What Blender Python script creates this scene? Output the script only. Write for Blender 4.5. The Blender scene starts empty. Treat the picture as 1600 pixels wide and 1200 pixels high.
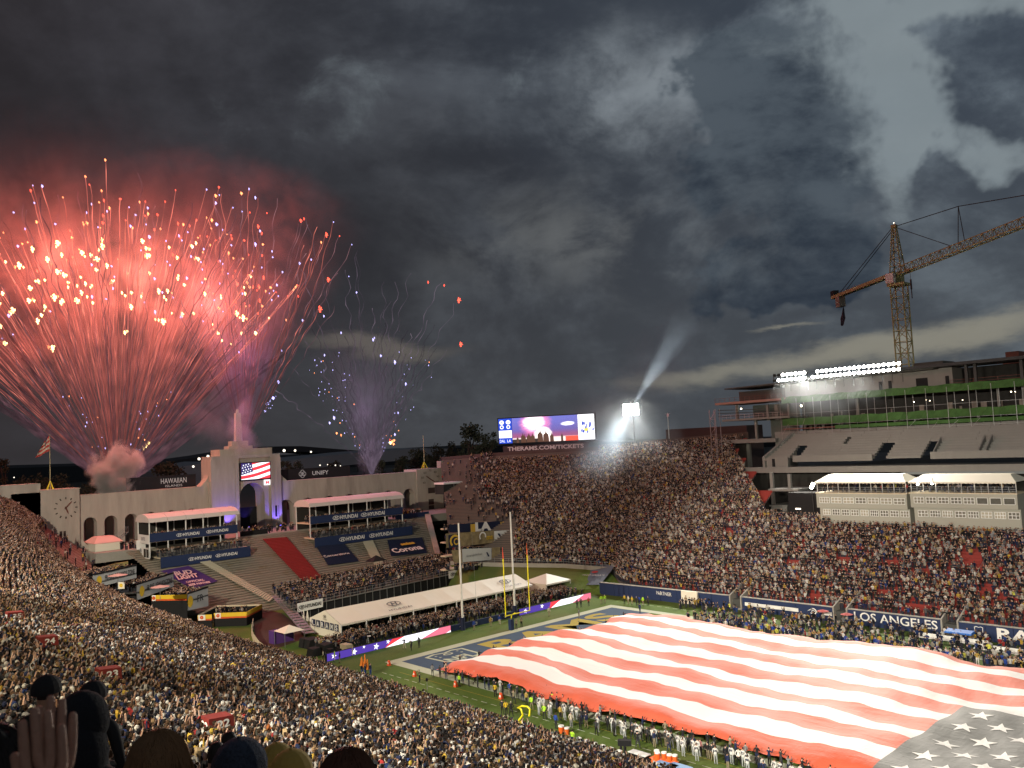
import bpy, math, random
import numpy as np
from mathutils import Vector, Matrix, Euler
R = math.radians
random.seed(7); rng = np.random.default_rng(7)
sc = bpy.context.scene
C = sc.collection

# ------------------------------------------------------------------ camera
CP = np.array([53.568, -99.829, 32.140]); YAW, PIT, ROL, F = 0.820548, 0.0695500, -0.0487106, 1323.02
_f = np.array([-math.sin(YAW)*math.cos(PIT), math.cos(YAW)*math.cos(PIT), math.sin(PIT)])
_r = np.cross(_f, [0, 0, 1]); _r /= np.linalg.norm(_r); _u = np.cross(_r, _f)
_r2 = _r*math.cos(ROL)+_u*math.sin(ROL); _u2 = -_r*math.sin(ROL)+_u*math.cos(ROL)
cam = bpy.data.objects.new('camera', bpy.data.cameras.new('camera')); C.objects.link(cam)
M = Matrix(((_r2[0], _u2[0], -_f[0], CP[0]), (_r2[1], _u2[1], -_f[1], CP[1]), (_r2[2], _u2[2], -_f[2], CP[2]), (0, 0, 0, 1)))
cam.matrix_world = M
cam.data.sensor_width = 36; cam.data.lens = 36*F/1600; cam.data.clip_end = 9000; cam.data.clip_start = .1
cam.data.dof.use_dof = True; cam.data.dof.focus_distance = 130; cam.data.dof.aperture_fstop = 5.6
sc.camera = cam

def ray(x, y):
    d = _f*F+_r2*(x-800)-_u2*(y-600); return d/np.linalg.norm(d)
def at(x, y, X=None, Y=None, Z=None, D=None):
    """the real point in the place that the photograph shows at (x, y), on the plane X, Y or Z or at distance D"""
    d = ray(x, y)
    if X is not None: t = (X-CP[0])/d[0]
    elif Y is not None: t = (Y-CP[1])/d[1]
    elif Z is not None: t = (Z-CP[2])/d[2]
    else: t = D
    return Vector(CP+t*d)
def onpl(x, y, p, n):
    d = Vector(ray(x, y)); t = (Vector(p)-Vector(CP)).dot(Vector(n))/d.dot(Vector(n)); return Vector(CP)+d*t
def over(x, y, P):
    d = ray(x, y); v = np.array([P[0]-CP[0], P[1]-CP[1]]); t = (v@v)/(v@d[:2]); return Vector(CP+t*d)
def px(P):
    d = np.asarray(P)-CP; z = d@_f; return 800+F*(d@_r2)/z, 600-F*(d@_u2)/z, z

# ------------------------------------------------------------------ node helpers
class NT:
    def __init__(s, tree): s.t = tree; s.n = tree.nodes; s.l = tree.links
    def new(s, ty, **k):
        n = s.n.new(ty)
        for a, b in k.items(): setattr(n, a, b)
        return n
    def set(s, sock, v):
        if hasattr(v, 'is_output') or hasattr(v, 'links'): s.l.new(v, sock)
        else: sock.default_value = v
    def m(s, op, a, b=None, c=None, clamp=False):
        n = s.new('ShaderNodeMath', operation=op, use_clamp=clamp)
        for i, v in enumerate((a, b, c)):
            if v is not None: s.set(n.inputs[i], v)
        return n.outputs[0]
    def mix(s, f, a, b, bt='MIX'):
        n = s.new('ShaderNodeMix', data_type='RGBA', blend_type=bt)
        s.set(n.inputs[0], f); s.set(n.inputs[6], a if hasattr(a, 'links') else c4(a)); s.set(n.inputs[7], b if hasattr(b, 'links') else c4(b))
        return n.outputs[2]
    def noise(s, vec, scale, detail=4, rough=.55, dist=0, lac=2):
        n = s.new('ShaderNodeTexNoise'); s.set(n.inputs['Vector'], vec)
        n.inputs['Scale'].default_value = scale; n.inputs['Detail'].default_value = detail
        n.inputs['Roughness'].default_value = rough; n.inputs['Distortion'].default_value = dist; n.inputs['Lacunarity'].default_value = lac
        return n.outputs[0]
    def step(s, v, a, b, lo=0., hi=1.):
        n = s.new('ShaderNodeMapRange', interpolation_type='SMOOTHSTEP'); s.set(n.inputs[0], v)
        for i, q in zip((1, 2, 3, 4), (a, b, lo, hi)): n.inputs[i].default_value = q
        return n.outputs[0]
    def mapping(s, vec, scale, loc=(0, 0, 0), rot=(0, 0, 0)):
        n = s.new('ShaderNodeMapping'); s.set(n.inputs[0], vec)
        n.inputs['Scale'].default_value = scale; n.inputs['Location'].default_value = loc; n.inputs['Rotation'].default_value = rot
        return n.outputs[0]
def c4(c): return (c[0], c[1], c[2], 1.)

# ------------------------------------------------------------------ sky: storm clouds at dusk
w = bpy.data.worlds.new('World'); sc.world = w; w.use_nodes = True
T = NT(w.node_tree); T.n.clear()
tc = T.new('ShaderNodeTexCoord').outputs['Generated']
sep = T.new('ShaderNodeSeparateXYZ'); T.l.new(tc, sep.inputs[0])
sx, sy, sz = sep.outputs
az = T.m('ARCTAN2', sx, sy); el = T.m('ARCSINE', sz)
def azel(x, y):
    d = ray(x, y); return math.atan2(d[0], d[1]), math.asin(d[2])
wz = T.noise(tc, 5, 5, .6); wz2 = T.noise(T.mapping(tc, (1, 1, 1), (3, 1, 7)), 5, 5, .6)
azw = T.m('ADD', az, T.m('MULTIPLY', T.m('SUBTRACT', wz, .5), .30))
elw = T.m('ADD', el, T.m('MULTIPLY', T.m('SUBTRACT', wz2, .5), .22))
def blob(x, y, rx, ry, rot=0., soft=1., a=azw, e=elw):
    a0, e0 = azel(x, y); c, s_ = math.cos(rot), math.sin(rot)
    da = T.m('SUBTRACT', a, a0); de = T.m('SUBTRACT', e, e0)
    u_ = T.m('DIVIDE', T.m('ADD', T.m('MULTIPLY', da, c), T.m('MULTIPLY', de, s_)), rx/F)
    v_ = T.m('DIVIDE', T.m('SUBTRACT', T.m('MULTIPLY', de, c), T.m('MULTIPLY', da, s_)), ry/F)
    q = T.m('ADD', T.m('MULTIPLY', u_, u_), T.m('MULTIPLY', v_, v_))
    return T.m('EXPONENT', T.m('MULTIPLY', q, -soft))
# flattened direction: far clouds are foreshortened towards the horizon
zz = T.m('MAXIMUM', T.m('ADD', sz, .22), .06)
cmb = T.new('ShaderNodeCombineXYZ'); T.l.new(T.m('DIVIDE', sx, zz), cmb.inputs[0]); T.l.new(T.m('DIVIDE', sy, zz), cmb.inputs[1])
flat = cmb.outputs[0]
n1 = T.noise(flat, .95, 9, .56, .35); n2 = T.noise(T.mapping(flat, (1, 1, 1), (4, 9, 0)), 2.4, 8, .6, .3); n3 = T.noise(tc, 11, 7, .62, .4)
tex = T.m('ADD', T.m('MULTIPLY', n1, .55), T.m('ADD', T.m('MULTIPLY', n2, .3), T.m('MULTIPLY', n3, .15)))
n4 = T.noise(T.mapping(tc, (1, 1, 1.7), (5, 2, 1)), 2.5, 9, .58, .3); n5 = T.noise(T.mapping(tc, (1, 1, 1.5), (1, 8, 3)), 7.0, 7, .6, .2)
tex = T.m('ADD', T.m('MULTIPLY', tex, .42), T.m('ADD', T.m('MULTIPLY', n4, .40), T.m('MULTIPLY', n5, .18)))
n4b = T.noise(T.mapping(tc, (1, 1, 1.7), (4.965, 1.985, .955)), 2.5, 9, .58, .3); n5b = T.noise(T.mapping(tc, (1, 1, 1.5), (.985, 7.995, 2.98)), 7.0, 7, .6, .2)
relief = T.m('ADD', T.m('MULTIPLY', T.m('SUBTRACT', n4, n4b), 1.5), T.m('MULTIPLY', T.m('SUBTRACT', n5, n5b), .75))   # light catching the western sides of the billows
tex = T.m('ADD', tex, T.m('MULTIPLY', relief, T.step(az, -1.35, -.45, .18, .62)))
tex = T.step(tex, .38, .70)
hor = T.step(el, .42, -.02)                                    # 0 high, 1 at the horizon
# how light the cloud base is: the bank is thickest to the east (left), thins to the west
side = T.step(az, -1.50, -.15)
base = T.mix(side, (.0245, .0215, .0240), (.052, .068, .092))
lit = T.mix(side, (.052, .047, .055), (.148, .183, .218))
cloud = T.mix(T.m('POWER', tex, 1.25), base, lit)
hz = T.mix(side, (.047, .042, .044), (.10, .105, .105))
cloud = T.mix(T.m('MULTIPLY', hor, .45), cloud, hz)
def add(c, m, col): return T.mix(m, c, col)
cloud = add(cloud, T.m('MULTIPLY', T.m('MULTIPLY', blob(1000, 140, 95, 80), T.step(n5, .30, .62)), .9), (.27, .305, .335))
tower = T.step(T.m('ADD', T.m('MAXIMUM', blob(1190, 190, 135, 190, .1), blob(1210, 400, 190, 90)), T.m('MULTIPLY', T.m('SUBTRACT', n5, .5), .9)), .42, .56)
twc = T.mix(T.step(T.m('ADD', n4, T.m('MULTIPLY', relief, .7)), .36, .66), (.026, .037, .055), (.082, .104, .128))
cloud = add(cloud, T.m('MULTIPLY', tower, .92), twc)
cloud = add(cloud, T.m('MULTIPLY', T.m('MULTIPLY', blob(740, 225, 120, 60), T.step(n5, .38, .62)), .7), (.13, .137, .155))
cloud = add(cloud, T.m('MULTIPLY', T.m('MULTIPLY', blob(890, 380, 210, 75, 0), T.step(n5, .40, .62)), .75), (.175, .185, .19))
cloud = add(cloud, T.m('MULTIPLY', blob(470, 330, 420, 190), .55), (.021, .020, .023))
# gaps of open sky
nish = T.new('ShaderNodeTexSky', sky_type='NISHITA'); nish.sun_disc = False; nish.sun_elevation = R(1.5); nish.sun_rotation = R(70); nish.air_density = 1.6; nish.dust_density = 3
T.l.new(tc, nish.inputs[0])
gaps = None
for b in (blob(1400, 150, 85, 175, .12), blob(1580, 230, 90, 60), blob(1385, 250, 80, 80), blob(1470, 40, 130, 55), blob(1370, 50, 60, 110, .3)):
    gaps = b if gaps is None else T.m('MAXIMUM', gaps, b)
gaps = T.m('SUBTRACT', gaps, T.m('MULTIPLY', blob(1440, 262, 60, 16), .7))
gaps = T.m('SUBTRACT', gaps, T.m('MULTIPLY', blob(1500, 320, 190, 45), .6))
gaps = T.m('SUBTRACT', gaps, T.m('MULTIPLY', blob(1560, 120, 75, 55, -.5), .9))
gapm = T.step(T.m('ADD', gaps, T.m('MULTIPLY', T.m('SUBTRACT', T.m('ADD', T.m('MULTIPLY', n3, .45), T.m('MULTIPLY', n4, .55)), .5), 2.2)), .18, .80)
gcol = T.mix(T.m('MULTIPLY', n2, .5), (.27, .33, .37), (.38, .42, .42))
nisc = T.new('ShaderNodeMix', data_type='RGBA', blend_type='MULTIPLY'); nisc.inputs[0].default_value = 1
T.l.new(nish.outputs[0], nisc.inputs[6]); nisc.inputs[7].default_value = (.04, .04, .04, 1)
gcol = T.mix(.15, gcol, nisc.outputs[2])
skyc = T.mix(T.m('MULTIPLY', gapm, .85), cloud, gcol)
# pale evening bands low in the west, and the lens of lighter cloud over the colonnade
elw2 = T.m('ADD', el, T.m('MULTIPLY', T.m('SUBTRACT', T.noise(T.mapping(tc, (1, 1, 3.2)), 6, 6, .62), .5), .055))
bands = None
for b, a in ((blob(1400, 540, 330, 24, .10, 1, az, elw2), .9), (blob(1130, 585, 230, 20, .05, 1, az, elw2), .62), (blob(1230, 508, 70, 7, 0, 1, az, elw2), .6), (blob(1560, 520, 60, 11, 0, 1, az, elw2), .7)):
    b = T.m('MULTIPLY', b, a); bands = b if bands is None else T.m('MAXIMUM', bands, b)
bm = T.step(T.m('ADD', bands, T.m('MULTIPLY', T.m('SUBTRACT', n3, .5), .5)), .18, .85)
skyc = T.mix(T.m('MULTIPLY', bm, .8), skyc, (.30, .285, .23))
lens = T.step(blob(590, 543, 135, 15, -.05, 1, az, elw2), .15, 1.)
skyc = T.mix(T.m('MULTIPLY', lens, .85), skyc, (.135, .122, .108))
below = T.step(el, -.02, -.08)
skyc = T.mix(below, skyc, (.02, .02, .02))
bg = T.new('ShaderNodeBackground'); T.l.new(skyc, bg.inputs[0]); bg.inputs[1].default_value = .90
T.l.new(bg.outputs[0], T.new('ShaderNodeOutputWorld').inputs[0])
w.cycles.sampling_method = 'MANUAL'; w.cycles.sample_map_resolution = 256

# last light of the day, low and weak, from the west through the cloud
sun = bpy.data.objects.new('sun', bpy.data.lights.new('sun', 'SUN')); C.objects.link(sun)
sun.data.energy = .08; sun.data.angle = R(12); sun.data.color = (1, .9, .78); sun.rotation_euler = (R(82), 0, R(110))

sc.view_settings.view_transform = 'Standard'; sc.view_settings.look = 'None'; sc.view_settings.exposure = 0; sc.view_settings.gamma = 1
sc.view_settings.use_curve_mapping = False
sc.render.engine = 'CYCLES'
cy = sc.cycles
cy.use_denoising = True; cy.max_bounces = 5; cy.diffuse_bounces = 2; cy.glossy_bounces = 2; cy.volume_bounces = 0; cy.transparent_max_bounces = 48; cy.transmission_bounces = 3
cy.sample_clamp_indirect = 4; cy.use_light_tree = True; cy.caustics_reflective = False; cy.caustics_refractive = False

# ------------------------------------------------------------------ materials
MATS = {}
def mat(name, col, rough=.8, metal=0., var=.0, scale=2., bump=0., emit=None, es=0., spec=.3, streak=False, noise2=None):
    if name in MATS: return MATS[name]
    m = bpy.data.materials.new(name); m.use_nodes = True; t = NT(m.node_tree)
    b = m.node_tree.nodes['Principled BSDF']; b.inputs['Roughness'].default_value = rough; b.inputs['Metallic'].default_value = metal
    b.inputs['Specular IOR Level'].default_value = spec
    b.inputs['Base Color'].default_value = c4(col)
    if var or bump:
        pos = t.new('ShaderNodeNewGeometry').outputs['Position']
        if streak: pos = t.mapping(pos, (1, 1, .18))
        n = t.noise(pos, scale, 6, .62)
        if var:
            n0 = t.noise(pos, scale*.13, 3, .5)
            v = t.m('ADD', t.m('MULTIPLY', t.m('SUBTRACT', n, .5), 2.2), t.m('MULTIPLY', t.m('SUBTRACT', n0, .5), 1.6))
            f = t.m('ADD', 1., t.m('MULTIPLY', v, var))
            mx = t.new('ShaderNodeVectorMath', operation='SCALE'); mx.inputs[0].default_value = col; t.set(mx.inputs['Scale'], f)
            c = mx.outputs[0]
            if noise2: c = t.mix(t.step(t.noise(pos, scale*.35, 5, .6), .5, .68), c, noise2)
            t.l.new(c, b.inputs['Base Color'])
        if bump:
            bn = t.new('ShaderNodeBump'); bn.inputs['Strength'].default_value = bump; bn.inputs['Distance'].default_value = .05
            t.l.new(n, bn.inputs['Height']); t.l.new(bn.outputs[0], b.inputs['Normal'])
    if emit: b.inputs['Emission Color'].default_value = c4(emit); b.inputs['Emission Strength'].default_value = es
    MATS[name] = m; return m
concrete = mat('weathered_concrete', (.30, .285, .25), .9, var=.16, scale=1.3, bump=.3)
plaster = mat('old_board_formed_concrete', (.40, .35, .30), .92, var=.27, scale=.6, bump=.4, streak=True, noise2=(.31, .27, .23))
greycon = mat('new_grey_concrete', (.185, .18, .168), .85, var=.1, scale=.7, bump=.15, streak=True)
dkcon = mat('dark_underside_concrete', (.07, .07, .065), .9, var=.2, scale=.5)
steel = mat('galvanised_steel', (.30, .31, .31), .45, .7)
dksteel = mat('dark_steel', (.045, .045, .045), .6, .3)
rust = mat('rusty_primer_steel', (.16, .06, .045), .8, var=.2, scale=1.)
yellowp = mat('yellow_paint', (.80, .70, .05), .5, emit=None)
whitep = mat('white_paint', (.75, .75, .72), .6)
navy = mat('navy_vinyl', (.016, .030, .085), .55, var=.08, scale=.8)
navy2 = mat('dark_navy_fabric', (.012, .018, .05), .7, var=.12, scale=.8)
white = mat('white_vinyl', (.72, .72, .70), .6, var=.05, scale=.6)
tentw = mat('white_tent_fabric', (.70, .66, .55), .6, var=.06, scale=.35, bump=.25)
blackm = mat('black_fabric', (.012, .012, .013), .9)
gold = mat('gold_paint', (.55, .36, .04), .7)
redv = mat('red_fabric', (.34, .03, .03), .8, var=.12, scale=.6)
redbench = mat('faded_red_bench', (.17, .055, .045), .8, var=.25, scale=1.4)
def seatmat():
    m = mat('red_seats_and_bare_planks', (.22, .028, .022), .7); t = NT(m.node_tree); pos = t.new('ShaderNodeNewGeometry').outputs['Position']; s_ = t.new('ShaderNodeSeparateXYZ'); t.l.new(pos, s_.inputs[0])
    c = t.mix(t.step(s_.outputs[0], -84, -70), (.15, .11, .095), (.22, .028, .022)); t.l.new(c, m.node_tree.nodes['Principled BSDF'].inputs['Base Color']); return m
seats = seatmat(); darkcon = mat('dark_stand_concrete', (.085, .08, .075), .9, var=.2, scale=.8)  # far stand concrete in a darker base tone
purple = mat('purple_vinyl', (.075, .03, .16), .7, var=.08)
pinkp = mat('pale_pink_print', (.62, .42, .45), .7)
shellY = mat('yellow_vinyl', (.72, .48, .03), .55)
orange = mat('orange_vinyl', (.62, .10, .02), .55)
bark = mat('dark_bark', (.05, .035, .028), .9)
leafm = mat('dark_foliage', (.035, .045, .028), .8, var=.3, scale=.4)
skin_m = mat('skin', (.42, .25, .18), .6)
greennet = mat('green_debris_netting', (.045, .105, .028), .9, var=.5, scale=.7, bump=.3)
glassd = mat('dark_window_glass', (.03, .035, .035), .15, spec=.6)
creamsheet = mat('bare_plywood', (.55, .48, .34), .8, var=.12)

# ------------------------------------------------------------------ mesh helpers
class MB:
    def __init__(s): s.v = []; s.f = []; s.m = []
    def poly(s, pts, mi=0):
        b = len(s.v); s.v += [tuple(p) for p in pts]; s.f.append(tuple(range(b, b+len(pts)))); s.m.append(mi)
    def box(s, x0, x1, y0, y1, z0, z1, mi=0):
        s.hexa([(x0, y0, z0), (x1, y0, z0), (x1, y1, z0), (x0, y1, z0)], [(x0, y0, z1), (x1, y0, z1), (x1, y1, z1), (x0, y1, z1)], mi)
    def hexa(s, lo, hi, mi=0):
        b = len(s.v); n = len(lo); s.v += [tuple(p) for p in lo]+[tuple(p) for p in hi]
        s.f.append(tuple(b+i for i in range(n))[::-1]); s.f.append(tuple(b+n+i for i in range(n)))
        for i in range(n):
            j = (i+1) % n; s.f.append((b+i, b+j, b+n+j, b+n+i))
        s.m += [mi]*(n+2)
    def obox(s, c, ax, ay, az_, mi=0):
        c, ax, ay, az_ = map(Vector, (c, ax, ay, az_))
        lo = [c-ax-ay-az_, c+ax-ay-az_, c+ax+ay-az_, c-ax+ay-az_]; hi = [p+2*az_ for p in lo]; s.hexa(lo, hi, mi)
    def tube(s, p0, p1, r, n=5, r1=None, mi=0):
        p0, p1 = Vector(p0), Vector(p1); d = p1-p0
        if d.length < 1e-6: return
        d.normalize(); a = d.orthogonal().normalized(); b = d.cross(a); r1 = r if r1 is None else r1
        lo = [p0+(a*math.cos(t)+b*math.sin(t))*r for t in [2*math.pi*k/n for k in range(n)]]
        hi = [p1+(a*math.cos(t)+b*math.sin(t))*r1 for t in [2*math.pi*k/n for k in range(n)]]
        s.hexa(lo, hi, mi)
    def path(s, pts, rad, n=4, mi=0):
        pts = [Vector(p) for p in pts]; b0 = len(s.v)
        for i, p in enumerate(pts):
            d = (pts[min(i+1, len(pts)-1)]-pts[max(i-1, 0)]).normalized()
            a = d.cross(Vector((.3, .9, .1))).normalized(); b = d.cross(a); r = rad[i] if hasattr(rad, '__len__') else rad
            s.v += [tuple(p+(a*math.cos(2*math.pi*k/n)+b*math.sin(2*math.pi*k/n))*r) for k in range(n)]
        for i in range(len(pts)-1):
            for k in range(n):
                l = (k+1) % n; s.f.append((b0+i*n+k, b0+i*n+l, b0+(i+1)*n+l, b0+(i+1)*n+k)); s.m.append(mi)
    def ball(s, c, r, nu=8, nv=5, mi=0, sz=1., sy=1.):
        b = len(s.v); c = Vector(c)
        for i in range(nv+1):
            th = math.pi*i/nv
            for k in range(nu):
                ph = 2*math.pi*k/nu
                s.v.append((c.x+r*math.sin(th)*math.cos(ph), c.y+r*sy*math.sin(th)*math.sin(ph), c.z+r*sz*math.cos(th)))
        for i in range(nv):
            for k in range(nu):
                l = (k+1) % nu; s.f.append((b+i*nu+k, b+(i+1)*nu+k, b+(i+1)*nu+l, b+i*nu+l)); s.m.append(mi)
    def mesh(s, name, mats, off=(0, 0, 0), smooth=False):
        me = bpy.data.meshes.new(name)
        v = np.array(s.v, dtype=float).reshape(-1, 3)-np.array(off)
        me.from_pydata(v.tolist(), [], s.f)
        for m in (mats if isinstance(mats, (list, tuple)) else [mats]): me.materials.append(m)
        me.polygons.foreach_set('material_index', s.m)
        if smooth: me.polygons.foreach_set('use_smooth', [True]*len(me.polygons))
        me.update(); return me
WL = {}
def wloc(o):
    return WL.get(o.name, Vector((0, 0, 0)))
def thing(name, label, cat, loc=(0, 0, 0), group=None):
    o = bpy.data.objects.new(name, None); C.objects.link(o); o.location = loc; WL[o.name] = Vector(loc)
    o.empty_display_size = .3
    o['label'] = label; o['category'] = cat
    if group: o['group'] = group
    return o
def obj(name, mb, mats, parent=None, smooth=False, kind=None, label=None):
    """links one mesh object; coordinates in mb are world coordinates"""
    off = wloc(parent) if parent else Vector((0, 0, 0))
    me = mb if isinstance(mb, bpy.types.Mesh) else mb.mesh(name, mats, off, smooth)
    o = bpy.data.objects.new(name, me); C.objects.link(o)
    if parent: o.parent = parent
    WL[o.name] = off.copy()
    if kind: o['kind'] = kind
    if label: o['label'] = label
    return o
def tag(o, label, cat, group=None):
    o['label'] = label; o['category'] = cat
    if group: o['group'] = group
    return o
def text(name, s, o, xd, yd, width, height, m, parent=None, lift=.03, bold=.0, center=True, label=None):
    """flat lettering: o = centre of the writing, xd / yd = reading direction and up"""
    cu = bpy.data.curves.new('lettering', 'FONT'); cu.body = s; cu.size = 1; cu.offset = bold; cu.resolution_u = 3; cu.fill_mode = 'FRONT'
    ob = bpy.data.objects.new('lettering', cu); me0 = ob.to_mesh()
    n = len(me0.vertices); v = np.empty(n*3); me0.vertices.foreach_get('co', v); v = v.reshape(-1, 3)
    fs = [tuple(p.vertices) for p in me0.polygons]; ob.to_mesh_clear()
    bpy.data.objects.remove(ob); bpy.data.curves.remove(cu)
    lo, hi = v.min(0), v.max(0); xd, yd = Vector(xd).normalized(), Vector(yd).normalized(); nn = xd.cross(yd)
    sx_ = width/(hi[0]-lo[0]); sy_ = height/(hi[1]-lo[1])
    b = MB(); b.v = [tuple(Vector(o)+xd*((p[0]-(lo[0]+hi[0])/2)*sx_)+yd*((p[1]-(lo[1]+hi[1])/2)*sy_)+nn*lift) for p in v]; b.f = fs; b.m = [0]*len(fs)
    return obj(name, b, m, parent, label=label)
def frame(p00, p10, p01):
    """origin, right and up vectors of a panel from three of its corners"""
    return Vector(p00), Vector(p10)-Vector(p00), Vector(p01)-Vector(p00)
def shape2d(mb, pts, o, xd, yd, lift=.03, mi=0):
    xd, yd = Vector(xd), Vector(yd); n = xd.cross(yd).normalized()
    mb.poly([Vector(o)+xd*a+yd*b+n*lift for a, b in pts], mi)
def ring2d(mb, o, xd, yd, rx, ry, t, cx=0, cy=0, a0=0, a1=360, n=20, lift=.04, mi=0):
    xd, yd = Vector(xd).normalized(), Vector(yd).normalized(); nn = xd.cross(yd)*lift
    for k in range(n):
        q = [R(a0+(a1-a0)*(k+j)/n) for j in (0, 1)]
        p = []
        for a, s_ in ((q[0], 0), (q[1], 0), (q[1], t), (q[0], t)): p.append(Vector(o)+nn+xd*(cx+(rx-s_)*math.cos(a))+yd*(cy+(ry-s_)*math.sin(a)))
        mb.poly(p, mi)
def star_pts(r, rot=90):
    return [(math.cos(R(rot+36*k))*(r if k % 2 == 0 else r*.39), math.sin(R(rot+36*k))*(r if k % 2 == 0 else r*.39)) for k in range(10)]

# ------------------------------------------------------------------ ground, field
def grassmat():
    m = bpy.data.materials.new('turf_grass'); m.use_nodes = True; t = NT(m.node_tree); b = m.node_tree.nodes['Principled BSDF']
    pos = t.new('ShaderNodeNewGeometry').outputs['Position']
    a = t.noise(pos, .12, 5, .6); d = t.noise(pos, 3.5, 5, .7); p = t.noise(t.mapping(pos, (1, 1, 1), (30, 5, 0)), .045, 3, .5)
    c = t.mix(t.step(a, .3, .7), (.078, .138, .026), (.115, .17, .036))
    c = t.mix(t.m('MULTIPLY', t.step(d, .42, .7), .5), c, (.042, .075, .016))
    c = t.mix(t.m('MULTIPLY', t.step(p, .52, .62), .5), c, (.13, .125, .05))
    t.l.new(c, b.inputs['Base Color']); b.inputs['Roughness'].default_value = .9; b.inputs['Specular IOR Level'].default_value = .15
    bn = t.new('ShaderNodeBump'); bn.inputs['Strength'].default_value = .5; bn.inputs['Distance'].default_value = .04
    t.l.new(t.noise(pos, 9, 3, .7), bn.inputs['Height']); t.l.new(bn.outputs[0], b.inputs['Normal'])
    return m
grass = grassmat()
b = MB(); b.box(-3000, 2200, -1600, 3200, -12.2, -12.0)
o = obj('ground', b, mat('dark_city_ground', (.035, .034, .03), .95, var=.3, scale=.02)); o['kind'] = 'structure'
b = MB()   # level platform outside the bowl, behind the colonnade
b.box(-700, -157.2, -420, 520, 8, 12.2); o = obj('plaza', b, mat('plaza_paving', (.09, .085, .08), .9, var=.2, scale=.2)); o['kind'] = 'structure'
b = MB(); b.poly([(-122, -60, 0), (125, -60, 0), (125, 60, 0), (-122, 60, 0)])
o = obj('grass_field', b, grass); o['kind'] = 'structure'
G, S_ = 54.86, 24.38
def sheet(name, polys, m, z, kind='structure', parent=None, label=None):
    b = MB()
    for p in polys: b.poly([(q[0], q[1], z) for q in p])
    o = obj(name, b, m, parent, label=label)
    if kind and not parent: o['kind'] = kind
    return o
def rect(x0, x1, y0, y1): return [(x0, y0), (x1, y0), (x1, y1), (x0, y1)]
turfwhite = mat('white_field_paint', (.42, .46, .34), .9, var=.10, scale=2.5)
turfblue = mat('blue_field_paint', (.040, .075, .125), .9, var=.22, scale=1.5)
turfgold = mat('gold_field_paint', (.36, .29, .05), .9, var=.15, scale=2)
bw = 1.83
sheet('field_border_line', [rect(-G-bw, G+bw, -S_-bw, -S_), rect(-G-bw, G+bw, S_, S_+bw), rect(-G-bw, -G, -S_, S_), rect(G, G+bw, -S_, S_)], turfwhite, .004)
sheet('end_zone', [rect(-G, -G+9.14, -S_, S_)], turfblue, .004)
sheet('goal_line', [rect(-G+9.14, -G+9.34, -S_, S_)], turfwhite, .008)
ls = []
for k in range(1, 21):
    xx = -G+9.14+4.572*k; ls.append(rect(xx, xx+.1, -S_, S_))
sheet('yard_line', ls, turfwhite, .006)
ls = []
for k in range(0, 60):
    xx = -52+k*1.83; ls.append(rect(xx, xx+1.1, -S_-bw-3.7, -S_-bw-3.58)); ls.append(rect(xx, xx+1.1, S_+bw+3.58, S_+bw+3.7))
sheet('dashed_limit_line', ls, turfwhite, .004)
sheet('coach_line', [rect(-50, 55, -S_-bw-2.0, -S_-bw-1.92)], mat('yellow_line_paint', (.35, .27, .04), .9), .004)
# lettering and shield painted in the end zone
ez = thing('end_zone_lettering', 'gold letters painted across the blue end zone beside the flag', 'painted lettering', (-50, 0, 0))
text('lettering', 'RAMS', (-50.6, 4.5, .009), (0, 1, 0), (-1, 0, 0), 30, 6.2, turfgold, ez, lift=0, bold=.03)
sh = thing('painted_shield', 'white outlined league shield painted in the near corner of the end zone', 'painted emblem', (-50, -18, 0))
def shield(o, xd, yd, w_, h_, m, parent, lift=.01, inner=None, name='outline'):
    P = [(-.5, .42), (-.25, .5), (0, .42), (.25, .5), (.5, .42), (.46, -.2), (.25, -.4), (0, -.5), (-.25, -.4), (-.46, -.2)]
    xd, yd = Vector(xd).normalized(), Vector(yd).normalized(); nn = xd.cross(yd)
    b = MB()
    for i in range(len(P)):
        p, q = P[i], P[(i+1) % len(P)]; k = .87
        b.poly([Vector(o)+nn*lift+xd*a*w_+yd*c*h_ for a, c in (p, q, (q[0]*k, q[1]*k), (p[0]*k, p[1]*k))])
    obj(name, b, m, parent)
SP = (-50.5, -17.2, .01)
shield(SP, (0, 1, 0), (-1, 0, 0), 7.5, 7.6, turfwhite, sh)
text('lettering', 'NFL', (-49.4, -17.2, .01), (0, 1, 0), (-1, 0, 0), 5.2, 2.6, turfwhite, sh, bold=.03, lift=0)
b = MB(); ring2d(b, (-52.6, -17.2, .01), (0, 1, 0), (-1, 0, 0), .9, .6, .3, lift=0); obj('ball', b, turfwhite, sh)
for sy_ in (-2.1, 2.1):
    for k in (-.55, .55): b = MB(); shape2d(b, star_pts(.34), (-52.4+k, -17.2+sy_, .01), (0, 1, 0), (-1, 0, 0), 0); obj('star', b, turfwhite, sh)

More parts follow.
